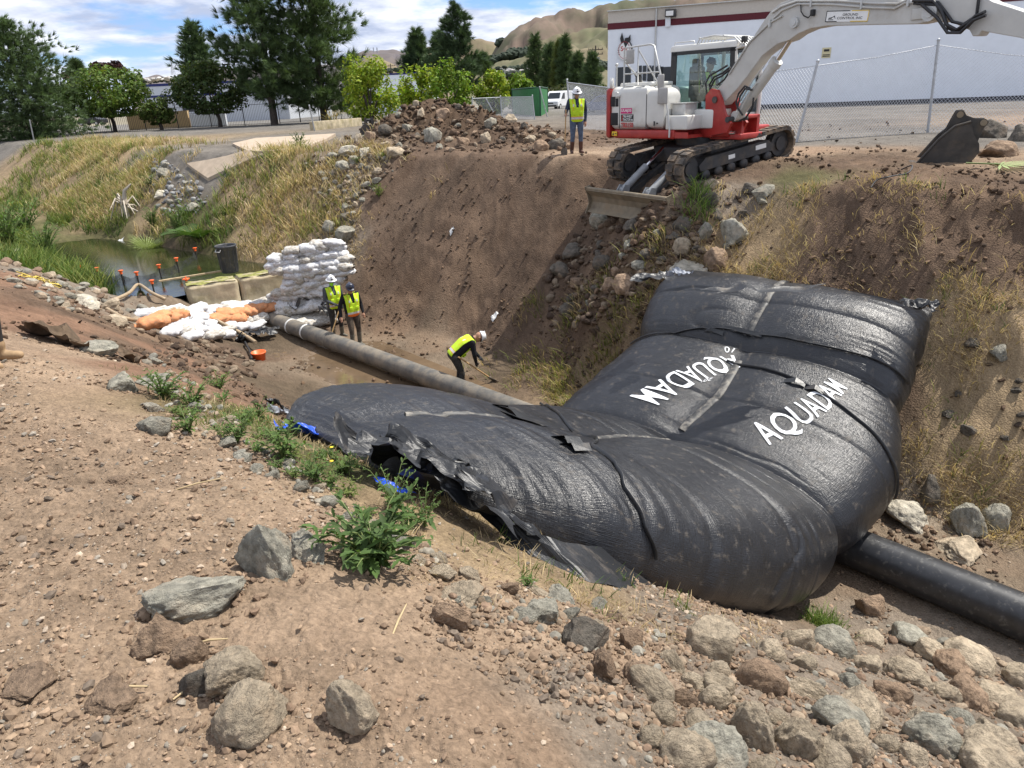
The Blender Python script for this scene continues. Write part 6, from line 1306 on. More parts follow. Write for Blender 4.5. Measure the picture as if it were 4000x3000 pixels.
def shed(u0, u1, vbase, vtop, dist_z, depth, mw, label, stripes=(), win=()):
    a = aty(u0, vbase, dist_z); b_ = aty(u1, vbase, dist_z); d = (b_-a)[:2]; L_ = np.linalg.norm(d); rz = 0; hgt = aty((u0+u1)/2, vtop, dist_z)[2]; dist_z = 0
    o = empty('warehouse', (a[0], a[1], dist_z-.1), rz, label, 'building'); MB().box((L_/2, depth/2, hgt/2), (L_, depth, hgt)).build('wall', mw, o)
    for f, th in stripes: MB().box((L_/2, depth/2, hgt*f), (L_+.1, depth+.1, th)).build('stripe', MNAVY, o)
    for (x0, x1, z0, z1) in win: w = MB().box(((x0+x1)/2*L_, -.03, (z0+z1)/2*hgt), ((x1-x0)*L_, .1, (z1-z0)*hgt)).build('window', MDARK, o); MB().box(((x0+x1)/2*L_, -.1, z0*hgt), ((x1-x0)*L_+.2, .1, .12)).build('window_sill', mw, o)
    return o
shed(560, 1130, 430, 318, 100, 25, MPALE, 'pale blue-grey warehouse with navy stripes behind the left trees', ((.995, .3), (.72, .25)), ((.27, .36, .3, .5),))
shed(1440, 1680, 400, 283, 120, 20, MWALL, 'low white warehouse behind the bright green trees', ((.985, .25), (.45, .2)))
shed(500, 740, 485, 432, 72, .4, MTANW, 'tan yard wall behind the left iron fence')
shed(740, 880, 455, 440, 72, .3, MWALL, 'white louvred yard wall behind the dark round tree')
# fences
MIRON = mat('black_iron', (.015, .016, .018), .5, var=.1); MGALV = mat('galvanised_steel', (.42, .44, .46), .45, metal=.5, var=.15); MWIRE = mat('fence_wire', (.55, .57, .6), .4, metal=.4, var=.1)
def fencepts(P): return [atz(*p) for p in P]
def iron_fence(P, hgt, label):
    A = fencepts(P); o = empty('iron_fence', A[0], 0, label, 'fence'); O = Vector(A[0])
    for k in range(len(A)-1):
        a, b_ = Vector(A[k])-O, Vector(A[k+1])-O; L_ = (b_-a).length; n = int(L_/.15); b = MB(); u = (b_-a).normalized(); q = u.cross(Vector((0, 0, 1)))
        for i in range(n): p = a.lerp(b_, i/n); b.tube([p, p+Vector((0, 0, hgt-.25)), p+Vector((0, 0, hgt-.08))+q*.06, p+Vector((0, 0, hgt))+q*.18], .014, 4, caps=False)
        for z in (.25, hgt-.4): b.tube([a+Vector((0, 0, z)), b_+Vector((0, 0, z))], .025, 4)
        b.build('picket_panel', MIRON, o)
        m = max(2, int(L_/2.4))
        for i in range(m): p = a.lerp(b_, i/m); MB().box((p.x, p.y, p.z+hgt/2), (.07, .07, hgt)).build('post', MIRON, o)
    return o
iron_fence([(150, 542, 0), (440, 524, 0), (700, 508, 0), (1090, 492, 0)], 2.3, 'long black iron fence with curved picket tops along the gravel road')
iron_fence([(1095, 490, 0), (1250, 478, 0), (1420, 470, 0), (1560, 462, 0)], 2.3, 'shorter black iron fence under the tall pines')
def link_fence(P, tops, label, step=.10, rail=True, rad_=.0045, lean=(0, 0)):
    A = fencepts(P); o = empty('chain_link_fence', A[0], 0, label, 'fence'); O = Vector(A[0])
    for k in range(len(A)-1):
        a, b_ = Vector(A[k])-O, Vector(A[k+1])-O; ta = Vector(aty(*tops[k], A[k][1]))-O; tb = Vector(aty(*tops[k+1], A[k+1][1]))-O
        L_ = (b_-a).length; n = int(L_/step); V = []; F = []; hh = int(2.3/step)
        def pt(x, z): return a.lerp(b_, x/n)*(1-z/hh)+ta.lerp(tb, x/n)*(z/hh)
        for i in range(-hh, n):
            for sg_ in (0, 1):
                x0, z0, x1, z1 = (i, 0, i+hh, hh) if sg_ == 0 else (i, hh, i+hh, 0)
                if x0 < 0: z0 += (1 if sg_ == 0 else -1)*(-x0); x0 = 0
                if x1 > n: z1 -= (1 if sg_ == 0 else -1)*(x1-n); x1 = n
                if x1-x0 < 1: continue
                p, q = pt(x0, z0), pt(x1, z1); e = len(V); d = (q-p).normalized(); s1 = d.cross(Vector((.3, .9, .1))).normalized()*rad_; s2 = d.cross(s1).normalized()*rad_
                for w in (p, q): V += [w+s1, w-s1*.5+s2*.87, w-s1*.5-s2*.87]
                F += [(e+j, e+(j+1) % 3, e+3+(j+1) % 3, e+3+j) for j in range(3)]
        MB().add(V, F).build('wire_mesh', MWIRE, o, fix=False)
        MB().tube([ta, (ta+tb)/2-Vector((0, 0, .05 if not rail else 0)), tb], .024 if rail else .008, 6).build('top_rail' if rail else 'top_wire', MGALV, o)
    for k in range(len(A)):
        p = Vector(A[k])-O; q = Vector(aty(*tops[k], A[k][1]))-O; b = MB(); b.cyl(p-Vector((0, 0, .2)), q+(q-p)*.05, .038, n=10); b.sph(tuple(q+(q-p)*.055), .05, 8, 6); b.build('post', MGALV, o)
    return o
link_fence([(2700, 545, .12), (3106, 556, .12), (3624, 522, .12), (4150, 500, .15)], [(2790, 300), (3190, 256), (3664, 176), (4200, 235)], 'chain-link fence with leaning posts in front of the white warehouse', .10, False)
link_fence([(2232, 505, .1), (2400, 520, .1), (2560, 530, .1)], [(2216, 322), (2392, 345), (2570, 318)], 'chain-link fence with top rail behind the worker on the bank', .10)
link_fence([(1840, 470, .1), (1960, 462, .1), (2090, 470, .1)], [(1845, 385), (1955, 380), (2080, 378)], 'sagging chain-link fence right of the rubble heap', .12)
for (u, v, ut, vt, lab) in ((2142, 462, 2108, 340, 'steel post leaning left against the green container'), (1948, 465, 1900, 388, 'bare steel post leaning behind the rubble heap'), (1895, 432, 1880, 372, 'short bare steel post above the rubble heap'), (1232, 520, 1208, 412, 'grey steel fence post at the foot of the tall pines'), (132, 548, 116, 470, 'grey steel post at the left end of the iron fence')):
    p = Vector(atz(u, v, .05)); q = Vector(aty(ut, vt, p.y-.3)); b = MB(); b.cyl((0, 0, -.2), q-p, .04, n=10); b.sph(tuple(q-p), .05, 8, 6); tag(b.build('steel_post', MGALV, None, p), lab, 'post')
# low concrete wall under the pines
a, b_ = Vector(atz(1220, 520, 0)), Vector(atz(1410, 500, 0)); d = b_-a; o = MB(); o.box((d.length/2, 0, .3), (d.length, .25, .75), bev=.02); tag(o.build('low_wall', MCON, None, a), 'low concrete wall at the foot of the pines left of the heap', 'wall').rotation_euler.z = math.atan2(d.y, d.x)
# small spare bucket behind the heap
p = Vector(atz(1446, 512, .3)); o = empty('ditching_bucket', p, rad(10), 'grey ditching bucket standing behind the left end of the rubble heap', 'excavator bucket'); s_ = p.y/2780*1.05
b = MB(); b.prism([(-38*s_, -20*s_), (-34*s_, 8*s_), (-22*s_, 22*s_), (22*s_, 22*s_), (34*s_, 6*s_), (38*s_, -20*s_)], -.35, .35); b.build('bucket_shell', MBKT, o)
for x in (-13*s_, 10*s_): b = MB(); b.prism([(x-5*s_, 20*s_), (x-4*s_, 42*s_), (x+3*s_, 46*s_), (x+8*s_, 22*s_)], -.15, .15); b.build('mounting_ear', MBKT, o)
MB().cyl((-12*s_, 0, 36*s_), (12*s_, 0, 36*s_), .07, n=12).build('cross_pin', MTRF, o)
# green container
MGRN = mat('green_screen_cloth', (.02, .16, .045), .75, var=.2, scale=3)
a, m_, b_ = Vector(atz(2004, 452, 0)), Vector(atz(2112, 462, 0)), Vector(atz(2140, 445, 0)); o = empty('green_container', a, 0, 'green covered container beyond the sagging fence', 'container'); hg = aty(2112, 340, m_.y)[2]
b = MB(); P = [Vector((0, 0, 0)), m_-a, b_-a, b_-m_]; b.add([p for p in P]+[p+Vector((0, 0, hg)) for p in P], [(0, 1, 5, 4), (1, 2, 6, 5), (2, 3, 7, 6), (3, 0, 4, 7), (4, 5, 6, 7)]); b.build('container_shell', MGRN, o)
b = MB(); 
for p in P: b.cyl(p, p+Vector((0, 0, hg+.1)), .06, n=8)
b.tube([P[0]+Vector((0, 0, hg)), P[1]+Vector((0, 0, hg)), P[2]+Vector((0, 0, hg))], .06, 8); b.build('corner_frame', mat('dark_green_frame', (.01, .06, .03), .6, var=.1), o)
# vehicles in the yard
MVW = mat('white_vehicle_paint', (.72, .73, .74), .3, var=.03); MVB = mat('blue_vehicle_paint', (.02, .05, .16), .25, var=.05); MVK = mat('black_vehicle_paint', (.012, .012, .014), .22, var=.05); MTYR = mat('tyre_rubber', (.015, .015, .016), .8, var=.1); MHL = mat('headlamp_glass', (.6, .62, .65), .15, var=.05)
def vehicle(loc, rz, prof, w, paint, wheels, label, glass, name, cat, lamps):
    o = empty(name, loc, rz, label, cat); bm = bmesh.new()
    b = MB(); b.prism(prof, -w/2, w/2); ob = b.build('body', paint, o); mod = ob.modifiers.new('b', 'BEVEL'); mod.width = .09; mod.segments = 3; mod.limit_method = 'ANGLE'; mod.angle_limit = rad(20)
    for nm, P in glass:
        if nm == 'windscreen':
            (x0, z0), (x1, z1) = P; MB().quad((x0+.015, -w*.42, z0), (x0+.015, w*.42, z0), (x1+.015, w*.36, z1), (x1+.015, -w*.36, z1)).build(nm, MDARK, o)
        else:
            for y in (-w/2-.006, w/2+.006): MB().prism(P, y-.006, y+.006).build(nm, MDARK, o)
    for x in wheels:
        for y in (-1, 1):
            q = MB(); q.cyl((x, y*(w/2-.16), .33), (x, y*(w/2+.02), .33), .33, n=22); t = q.build('wheel', MTYR, o); MB().cyl((x, y*(w/2-.05), .33), (x, y*(w/2+.03), .33), .2, n=16).build('rim', MTUBE, t)
    for y in (-1, 1): MB().box((lamps[0], y*w*.36, lamps[1]), (.06, .32, .2), bev=.02).build('headlight', MHL, o)
    b = MB(); b.box((lamps[0]+.02, 0, lamps[1]-.05), (.05, w*.42, .12)); b.box((lamps[0]+.03, 0, lamps[1]-.32), (.06, w*.8, .14)); b.build('grille', MBLKT, o)
    return o
VAN = [(-2.2, .35), (2.1, .35), (2.2, .6), (2.15, .95), (1.35, 1.12), (.75, 1.85), (.4, 1.98), (-2.1, 2.0), (-2.22, 1.0)]
VANG = [('windscreen', [(1.32, 1.14), (.78, 1.82)]), ('side_window', [(.15, 1.15), (1.15, 1.15), (.68, 1.75), (.15, 1.78)])]
CAR = [(-2.2, .3), (2.15, .3), (2.2, .6), (2.1, .8), (1.1, .92), (.45, 1.4), (-.9, 1.42), (-1.6, .98), (-2.2, .92)]
CARG = [('windscreen', [(1.08, .94), (.48, 1.38)]), ('side_window', [(-1.3, .96), (.9, .95), (.4, 1.34), (-.85, 1.36)])]
def park(u, v, rz, kind, paint, label):
    p = atz(u, v, 0); vehicle((p[0], p[1], 0), rz, VAN if kind == 'v' else CAR, 1.85, paint, (-1.35, 1.4), label, VANG if kind == 'v' else CARG, 'parked_van' if kind == 'v' else 'parked_car', 'van' if kind == 'v' else 'car', (2.16, .78) if kind == 'v' else (2.12, .66))
park(2180, 428, rad(-118), 'v', MVW, 'white van facing the camera just right of the green container')
park(2232, 413, rad(-110), 'v', MVW, 'white van parked behind the worker on the bank'); park(2330, 405, rad(-150), 'v', MVW, 'white van half hidden by the left end of the excavator')
park(2365, 445, rad(160), 'c', MVB, 'blue car in the yard just left of the excavator')
park(365, 490, rad(170), 'c', MVK, 'black car parked behind the iron fence under the round tree'); park(930, 458, rad(-120), 'v', MVW, 'white van behind the dark round tree on the left'); park(1170, 440, rad(-90), 'c', MVW, 'white car behind the tall pines'); park(1010, 455, rad(180), 'c', MVB, 'dark blue car between the round tree and the tall pines')
# utility poles, street lamp, pylons
MPOLE = mat('dark_timber_pole', (.05, .04, .035), .9, var=.2)
def pole(u, v, vt, arms, label):
    p = Vector(atz(u, v, 0)); h = aty(u, vt, p.y)[2]; o = empty('utility_pole', p, 0, label, 'utility pole'); MB().cyl((0, 0, 0), (0, 0, h), .17, .11, 8).build('pole', MPOLE, o)
    for f in arms: b = MB(); b.box((0, 0, h*f), (2.6, .12, .14)); [b.cyl((x, 0, h*f), (x, 0, h*f+.3), .05, n=6) for x in (-1.2, -.5, .5, 1.2)]; b.build('crossarm', MPOLE, o)
    return o, h
o, h = pole(2326, 400, 178, (.93, .85), 'dark utility pole with a transformer left of the white warehouse'); MB().cyl((.45, 0, h*.72), (.45, 0, h*.80), .3, n=12).build('transformer', MTUBE, o)
pole(1541, 420, 248, (.95,), 'dark utility pole above the low white warehouse'); pole(2010, 400, 276, (.95,), 'thin dark utility pole above the bright green bushes')
p = Vector(atz(1977, 400, 0)); h = aty(1977, 268, p.y)[2]; o = empty('street_lamp', p, 0, 'double-armed street lamp above the bright green bushes', 'street lamp'); MB().cyl((0, 0, 0), (0, 0, h), .1, .06, 8).build('pole', MTUBE, o)
for q in (-1, 1): a_ = MB().tube([(0, 0, h*.93), (q*.7, 0, h*1.0)], .05, 6).build('arm', MTUBE, o); MB().box((q*.95, 0, h*1.01), (.6, .25, .12), bev=.03).build('lamp_head', MTUBE, o)
p = Vector(atz(925, 460, 0)); h = aty(925, 250, p.y)[2]; o = empty('street_lamp', p, 0, 'dark box-headed yard lamp above the dark round tree', 'street lamp'); MB().cyl((0, 0, 0), (0, 0, h), .08, n=8).build('pole', MIRON, o); MB().box((-.2, 0, h), (1.3, .4, .25), bev=.03).build('lamp_head', MIRON, o)
def pylon(u, v, vt, d, label):
    p = Vector(aty(u, v, d)); h = aty(u, vt, d)[2]-p.z; w = h*.13; b = MB(); r = d*.00022
    for q in ((-1, -1), (1, -1), (1, 1), (-1, 1)): b.tube([(q[0]*w, q[1]*w, 0), (q[0]*w*.3, q[1]*w*.3, h*.65), (0, 0, h)], r, 4)
    for k in range(6):
        f0, f1 = k/6*.65, (k+1)/6*.65; w0, w1 = w*(1-.7*f0/.65), w*(1-.7*f1/.65); b.tube([(-w0, -w0, f0*h), (w1, -w1, f1*h)], r*.7, 4); b.tube([(w0, -w0, f0*h), (-w1, -w1, f1*h)], r*.7, 4)
    for f in (.62, .75, .88): b.tube([(-w*1.3, 0, f*h), (w*1.3, 0, f*h)], r, 4)
    tag(b.build('power_pylon', MGALV, None, p), label, 'pylon', 'far power pylons')
for (u, v, vt, d, lab) in ((678, 292, 235, 1800, 'taller of two steel lattice pylons above the left warehouse'), (717, 290, 243, 1900, 'shorter of two steel lattice pylons above the left warehouse'), (1438, 206, 184, 4800, 'tiny far pylon on the brown hilltop, leftmost of four'), (1460, 205, 184, 4800, 'tiny far pylon on the brown hilltop, second of four'), (1474, 206, 184, 4800, 'tiny far pylon on the brown hilltop, rightmost of four')): pylon(u, v, vt, d, lab)
# ---------------------------------------------------------------- trees
MBARK = mat('grey_brown_bark', (.07, .055, .045), .95, var=.3, scale=6, bump=.4, bscale=10)
def leaf_mat(name, tr=.25, tint=(1.6, 1.7, .7)):
    m = mat(name, (1, 1, 1), .65, 0, .2, 3, vc='Col', spec=.25); nt = m.node_tree; N = nt.nodes.new; L = nt.links.new; b = nt.nodes['Principled BSDF']; o = nt.nodes['Material Output']
    t = N('ShaderNodeBsdfTranslucent'); s_ = N('ShaderNodeMixShader'); s_.inputs[0].default_value = tr
    va = N('ShaderNodeVertexColor'); va.layer_name = 'Col'; g2 = N('ShaderNodeMix'); g2.data_type = 'RGBA'; g2.blend_type = 'MULTIPLY'; g2.inputs[0].default_value = 1; g2.inputs[7].default_value = (*tint, 1); L(va.outputs[0], g2.inputs[6]); L(g2.outputs[2], t.inputs[0])
    L(b.outputs[0], s_.inputs[1]); L(t.outputs[0], s_.inputs[2]); L(s_.outputs[0], o.inputs[0]); return m
MLEAF = leaf_mat('leaves'); MNEED = leaf_mat('needles', .12)
def leaves_obj(name, P, N_, S, C, m, parent, asp=.5, shape='leaf'):
    """flat leaves at P, facing N_, sizes S"""
    n = len(P); a = np.cross(N_, rng.normal(size=(n, 3))); a /= np.linalg.norm(a, axis=1, keepdims=True)+1e-9; b = np.cross(N_, a)
    a = a*S[:, None]; b = b*S[:, None]*asp
    if shape == 'leaf': Q = np.stack([P-a*.5, P+b*.5, P+a*.5, P-b*.5], 1); F = np.arange(n*4).reshape(n, 4)
    else: Q = np.stack([P-b*.5, P+b*.5, P+a], 1); F = np.arange(n*3).reshape(n, 3)
    me = npmesh(name, Q.reshape(-1, 3), F, m, False); vcol(me, np.repeat(C, Q.shape[1], 0)); return link(name, me, parent)
def broadleaf(u, vb, vt, ulo, uhi, vcb, col, label, n=5200, group=None, seed=0, z=0, trunk=True, leaf=.24, name='broadleaf_tree', gaps=.25):
    p = Vector(atz(u, vb, z)); k = p.y/2780*1.06; H_ = aty(u, vt, p.y)[2]-z; zb = max(aty(u, vcb, p.y)[2]-z, .1); x0 = aty(ulo, vb, p.y)[0]-p.x; x1 = aty(uhi, vb, p.y)[0]-p.x
    o = empty(name, p, 0, label, 'tree', group); r_ = np.random.default_rng(seed+int(u)); cx, rx = (x0+x1)/2, (x1-x0)/2; rz_ = (H_-zb)/2; cz = (H_+zb)/2; ry = rx*.8
    nl = 46; L_ = r_.normal(size=(nl, 3)); L_ /= np.linalg.norm(L_, axis=1, keepdims=True); L_ *= r_.uniform(.55, .95, (nl, 1)); LR = r_.uniform(.2, .38, nl)
    i = r_.integers(0, nl, n); d = r_.normal(size=(n, 3)); d /= np.linalg.norm(d, axis=1, keepdims=True); q = L_[i]+d*(LR[i]*r_.uniform(.6, 1.05, n)**.6)[:, None]
    q[:, 2] = np.where(q[:, 2] < -.75, -.75+.2*(q[:, 2]+.75), q[:, 2]); q = q*1.13; P = np.c_[cx+q[:, 0]*rx, q[:, 1]*ry, cz+q[:, 2]*rz_]
    Nn = d+r_.normal(size=(n, 3))*.6+np.array((0, 0, .4)); Nn /= np.linalg.norm(Nn, axis=1, keepdims=True)
    C = np.array(col)[None]*(r_.uniform(.6, 1.35, (n, 1)))*(.75+.5*r_.random(nl)[i])[:, None]; C[:, 0] *= r_.uniform(.85, 1.3, n)
    leaves_obj('crown', P, Nn, r_.uniform(.6, 1.3, n)*leaf*max(1, k/.022), C, MLEAF, o, .6)
    b = MB(); b.tube([(0, 0, -.1), (.05, 0, zb*.6), (cx*.3, 0, zb+.3)], [.2, .16, .13], 8)
    for j in range(7): e = L_[j]*.75; b.tube([(cx*.3, 0, zb*.9), (cx+e[0]*rx*.5, e[1]*ry*.5, cz+e[2]*rz_*.3-.2*rz_), (cx+e[0]*rx, e[1]*ry, cz+e[2]*rz_)], [.1, .06, .02], 6)
    b.build('trunk', MBARK, o); return o
def pine(u, vb, vt, halfw, vcb, col, label, n=900, group=None, seed=0, z=0, shape='cone', nl=34, name='pine_tree', needle=.46, droop=.1):
    p = Vector(atz(u, vb, z)); sc = p.y/2780*1.03; H_ = aty(u, vt, p.y)[2]-z; zb = aty(u, vcb, p.y)[2]-z; R_ = halfw*sc; o = empty(name, p, 0, label, 'tree', group); r_ = np.random.default_rng(seed+int(u))
    b = MB(); b.tube([(0, 0, -.1), (.03*R_, 0, H_*.5), (0, 0, H_*.98)], [.05+.018*H_, .03+.011*H_, .02], 8); P = []; D = []
    nb = 36 if shape == 'open' else 64
    for j in range(nb):
        f = (j+r_.random())/nb; zz = zb+(H_-zb)*f; 
        prof = (1-f)**.75*(.55+.45*min(1, f*6)) if shape == 'cone' else (math.sin(math.pi*min(1, .12+.88*f))**.6 if shape == 'round' else (.45+.55*math.sin(math.pi*min(1, .25+.7*f)))*(1-f**5))
        ln = R_*max(prof, .06)*r_.uniform(.55, 1.12); a = j*2.4+r_.uniform(-.4, .4); e = np.array((math.cos(a)*ln, math.sin(a)*ln, ln*(.28-droop*1.5*(1-f))+.0)); s_ = np.array((0, 0, zz-.15*ln)); mid = s_+e*.5+np.array((0, 0, -.06*ln))
        b.tube([s_, mid, s_+e], [.02+.012*ln, .015+.008*ln, .01], 4, caps=False)
        m = max(3, int(n/nb*(.3+ln/R_*1.2))); g_ = r_.uniform(.25, 1.03, m); side = r_.normal(size=(m, 3))*np.array((1, 1, .55))*((.17 if shape != 'open' else .12)*ln+.05*R_)
        P.append(s_+e*g_[:, None]+side); D.append(np.tile(e/np.linalg.norm(e), (m, 1))+side/(ln+.1)*1.2)
    P = np.concatenate(P); D = np.concatenate(D); nc = len(P); nn = nl; C0 = np.array(col)[None]*1.8*r_.uniform(.6, 1.45, (nc, 1))*np.array((1, 1, 1))[None]
    T = np.repeat(D, nn, 0)*.9+np.repeat(r_.normal(size=(nc, 3))*.45, nn, 0)+r_.normal(size=(nc*nn, 3))*.45+np.array((0, 0, .4)); T /= np.linalg.norm(T, axis=1, keepdims=True); ln = r_.uniform(.6, 1.2, nc*nn)*needle*max(1, sc/.021); B = np.repeat(P, nn, 0)
    w = np.cross(T, r_.normal(size=T.shape)); w /= np.linalg.norm(w, axis=1, keepdims=True); w *= (.017*max(1, sc/.018)); Q = np.stack([B-w, B+w, B+T*ln[:, None]], 1)
    me = npmesh('crown', Q.reshape(-1, 3), np.arange(len(Q)*3).reshape(-1, 3), MNEED, False); vcol(me, np.repeat(np.repeat(C0, nn, 0)*r_.uniform(.8, 1.2, (nc*nn, 1)), 3, 0)); link('crown', me, o); b.build('trunk', MBARK, o); return o
DG_, MG_, YG_ = (.040, .062, .026), (.075, .125, .022), (.20, .28, .025)
pine(130, 545, 78, 190, 520, (.052, .078, .034), 'big shaggy dark pine at the left edge beside the iron fence', 3300, shape='round', nl=26, droop=.3)
broadleaf(452, 522, 268, 275, 612, 462, MG_, 'wide round-crowned green tree behind the iron fence', 9000, leaf=.26)
broadleaf(632, 515, 388, 566, 692, 490, (.065, .10, .022), 'small round tree right of the wide round-crowned tree', 2600, leaf=.22)
broadleaf(862, 503, 258, 722, 992, 450, (.045, .072, .02), 'dark round tree left of the tall pines', 8000, leaf=.24)
pine(815, 470, 88, 88, 320, DG_, 'dark pine top rising behind the dark round tree', 900, droop=.0)
pine(1075, 495, -330, 150, 400, DG_, 'left one of the two tall dark pines, with open branches', 1900, shape='open', droop=.05, needle=.6)
pine(1270, 485, -360, 165, 420, (.05, .075, .028), 'right one of the two tall dark pines, leaning out to the right', 2600, shape='open', droop=.1, needle=.6)
broadleaf(1448, 490, 243, 1345, 1565, 492, YG_, 'bright yellow-green tree left of the rubble heap', 6500, leaf=.24)
pine(1650, 430, 118, 62, 300, DG_, 'narrow pine behind the bright bushes, leftmost of three', 700, droop=.0); pine(1732, 430, 125, 58, 320, DG_, 'bushy pine behind the bright bushes, middle of three', 800, droop=.1); pine(1802, 435, 14, 78, 360, (.03, .048, .022), 'tallest pine of the three behind the bright bushes', 1000, droop=.0, shape='open')
pine(1892, 400, 216, 32, 285, DG_, 'short pine just right of the tallest of three pines', 300)
for (u, vb, vt, a, b_, vc, lab, s_) in ((1640, 470, 265, 1575, 1725, 455, 'bright green bushy tree behind the rubble heap, left', 1), (1745, 470, 252, 1690, 1840, 460, 'bright green bushy tree behind the top of the heap', 2), (1925, 460, 278, 1860, 1985, 450, 'bright yellow-green bush left of the green container', 3), (2030, 440, 300, 1970, 2090, 430, 'low bright green bush behind the green container', 4)):
    broadleaf(u, vb, vt, a, b_, vc, YG_ if s_ in (1, 3) else (.12, .20, .02), lab, 3600, leaf=.26, seed=s_)
for (u, vt, w, c, lab) in ((2095, 138, 44, DG_, 'dark conifer in the row beyond the yard, leftmost'), (2150, 175, 34, DG_, 'dark conifer second from the left in the row beyond the yard'), (2186, 160, 24, (.06, .075, .02), 'slim yellowish conifer in the row beyond the yard'), (2210, 142, 32, DG_, 'tall slim conifer in the middle of the row beyond the yard'), (2258, 212, 34, DG_, 'shorter conifer right of the tall slim one beyond the yard'), (2312, 210, 36, DG_, 'dark conifer beside the utility pole beyond the yard')):
    pine(u, 408, vt, w, 340, c, lab, 520, shape='cone', nl=22)
broadleaf(500, 470, 238, 400, 530, 300, (.04, .018, .02), 'dark purple-leaved tree top above the wide round tree', 1800, leaf=.3); pine(350, 470, 240, 30, 300, DG_, 'small dark conifer top left of the purple tree', 250)
broadleaf(330, 470, 262, 300, 372, 330, (.06, .035, .03), 'thin reddish tree top beside the big shaggy pine', 700, leaf=.3)
for (a, b_, v0, v1, lab) in ((1560, 1640, 430, 400, 'shadowed hedge below the low white warehouse'), (2130, 2420, 400, 335, 'dark hedge beyond the yard behind the parked vans')):
    broadleaf((a+b_)/2, 412 if a > 2000 else 450, v1, a, b_, 400, (.045, .06, .02), lab, 3000, leaf=.3, name='hedge')
# ---------------------------------------------------------------- grass and weeds
MGRASS = leaf_mat('grass_blades', .3, (1.25, 1.25, .8)); MWEED = leaf_mat('weed_leaves', .25)
def blades(name, P, hgt, wid, C, lean=.35, curl=.5, m=None, bias=None):
    """tapered bent blades rooted at P"""
    n = len(P); a = rng.uniform(0, 6.283, n); d = np.stack([np.cos(a), np.sin(a), np.zeros(n)], 1)
    if bias is not None: d = d+np.array(bias); d /= np.linalg.norm(d, axis=1, keepdims=True)
    w = np.stack([-d[:, 1], d[:, 0], np.zeros(n)], 1); a2 = rng.uniform(0, 6.283, n); w = np.stack([np.cos(a2), np.sin(a2), np.zeros(n)], 1)*wid[:, None]
    ln = hgt[:, None]; l_ = np.clip(rng.normal(lean, lean*.6, n), 0, 2.2)[:, None]; up = np.array((0, 0, 1.0))
    u1 = up+d*l_; u1 /= np.linalg.norm(u1, axis=1, keepdims=True); u2 = u1+d*curl*rng.uniform(.2, 1.4, (n, 1))-up*.15*curl; u2 /= np.linalg.norm(u2, axis=1, keepdims=True)
    p1 = P+u1*ln*.5; p2 = p1+u2*ln*.5
    Q = np.stack([P-w*.5, P+w*.5, p1-w*.42, p1+w*.42, p2-w*.08, p2+w*.08], 1); b = np.arange(n)[:, None]*6; F = np.concatenate([b+np.array((0, 1, 3, 2)), b+np.array((2, 3, 5, 4))])
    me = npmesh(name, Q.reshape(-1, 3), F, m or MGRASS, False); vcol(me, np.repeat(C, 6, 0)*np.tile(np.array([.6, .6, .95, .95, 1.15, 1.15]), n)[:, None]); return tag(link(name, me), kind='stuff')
def wsample(poly, n):
    """points of the ground inside a pixel polygon, sampled evenly in s, t over its bounding box"""
    return None
def region(smin, smax, tmin, tmax, n):
    s_ = rng.uniform(smin, smax, n); t_ = rng.uniform(tmin, tmax, n); x, y = xy(s_, t_); z, Wt, pile = surf(x, y); return s_, t_, x, y, z, Wt, pile
def clump(x, y, z, k, r): 
    i = np.repeat(np.arange(len(x)), k); X = x[i]+rng.normal(0, r, len(i)); Y = y[i]+rng.normal(0, r, len(i)); return X, Y, i
def pal(cols, n, v=.25): c = np.array(cols); return c[rng.integers(0, len(c), n)]*rng.uniform(1-v, 1+v, (n, 1))
STRAW = [(.50, .39, .22), (.44, .33, .17), (.56, .46, .28), (.38, .29, .16)]; GREEN = [(.12, .18, .035), (.09, .15, .03), (.16, .21, .05), (.07, .12, .03)]; OLIVE = [(.22, .24, .07), (.28, .27, .09), (.17, .2, .055)]
def grow(name, box, n, mask, k, r, h, wid, cols, lean=.3, curl=.5, cl=.35, bias=None, thr=0):
    s_, t_, x, y, z, Wt, pile = region(*box, n); f = np.clip(Wt@np.array(mask), 0, 1)*np.clip(thr+.5+1.7*fbm(x*cl, y*cl, 3, hash(name) % 97 if False else len(name)*7), 0, 1); q = (rng.random(n) < f) & (z > (ZW+(.10 if box[2] > 7 else -.08) if box[0] > 15 else -9)); x, y = x[q], y[q]
    X, Y, i = clump(x, y, None, k, r); Z = H(X, Y)-.02; hh = h*rng.uniform(.45, 1.2, len(X))*np.repeat(rng.uniform(.6, 1.25, len(x)), k); C = pal(cols, len(x))[i]*rng.uniform(.75, 1.25, (len(X), 1))
    return blades(name, np.c_[X, Y, Z], hh, wid*rng.uniform(.6, 1.3, len(X)), C, lean, curl, None, bias)
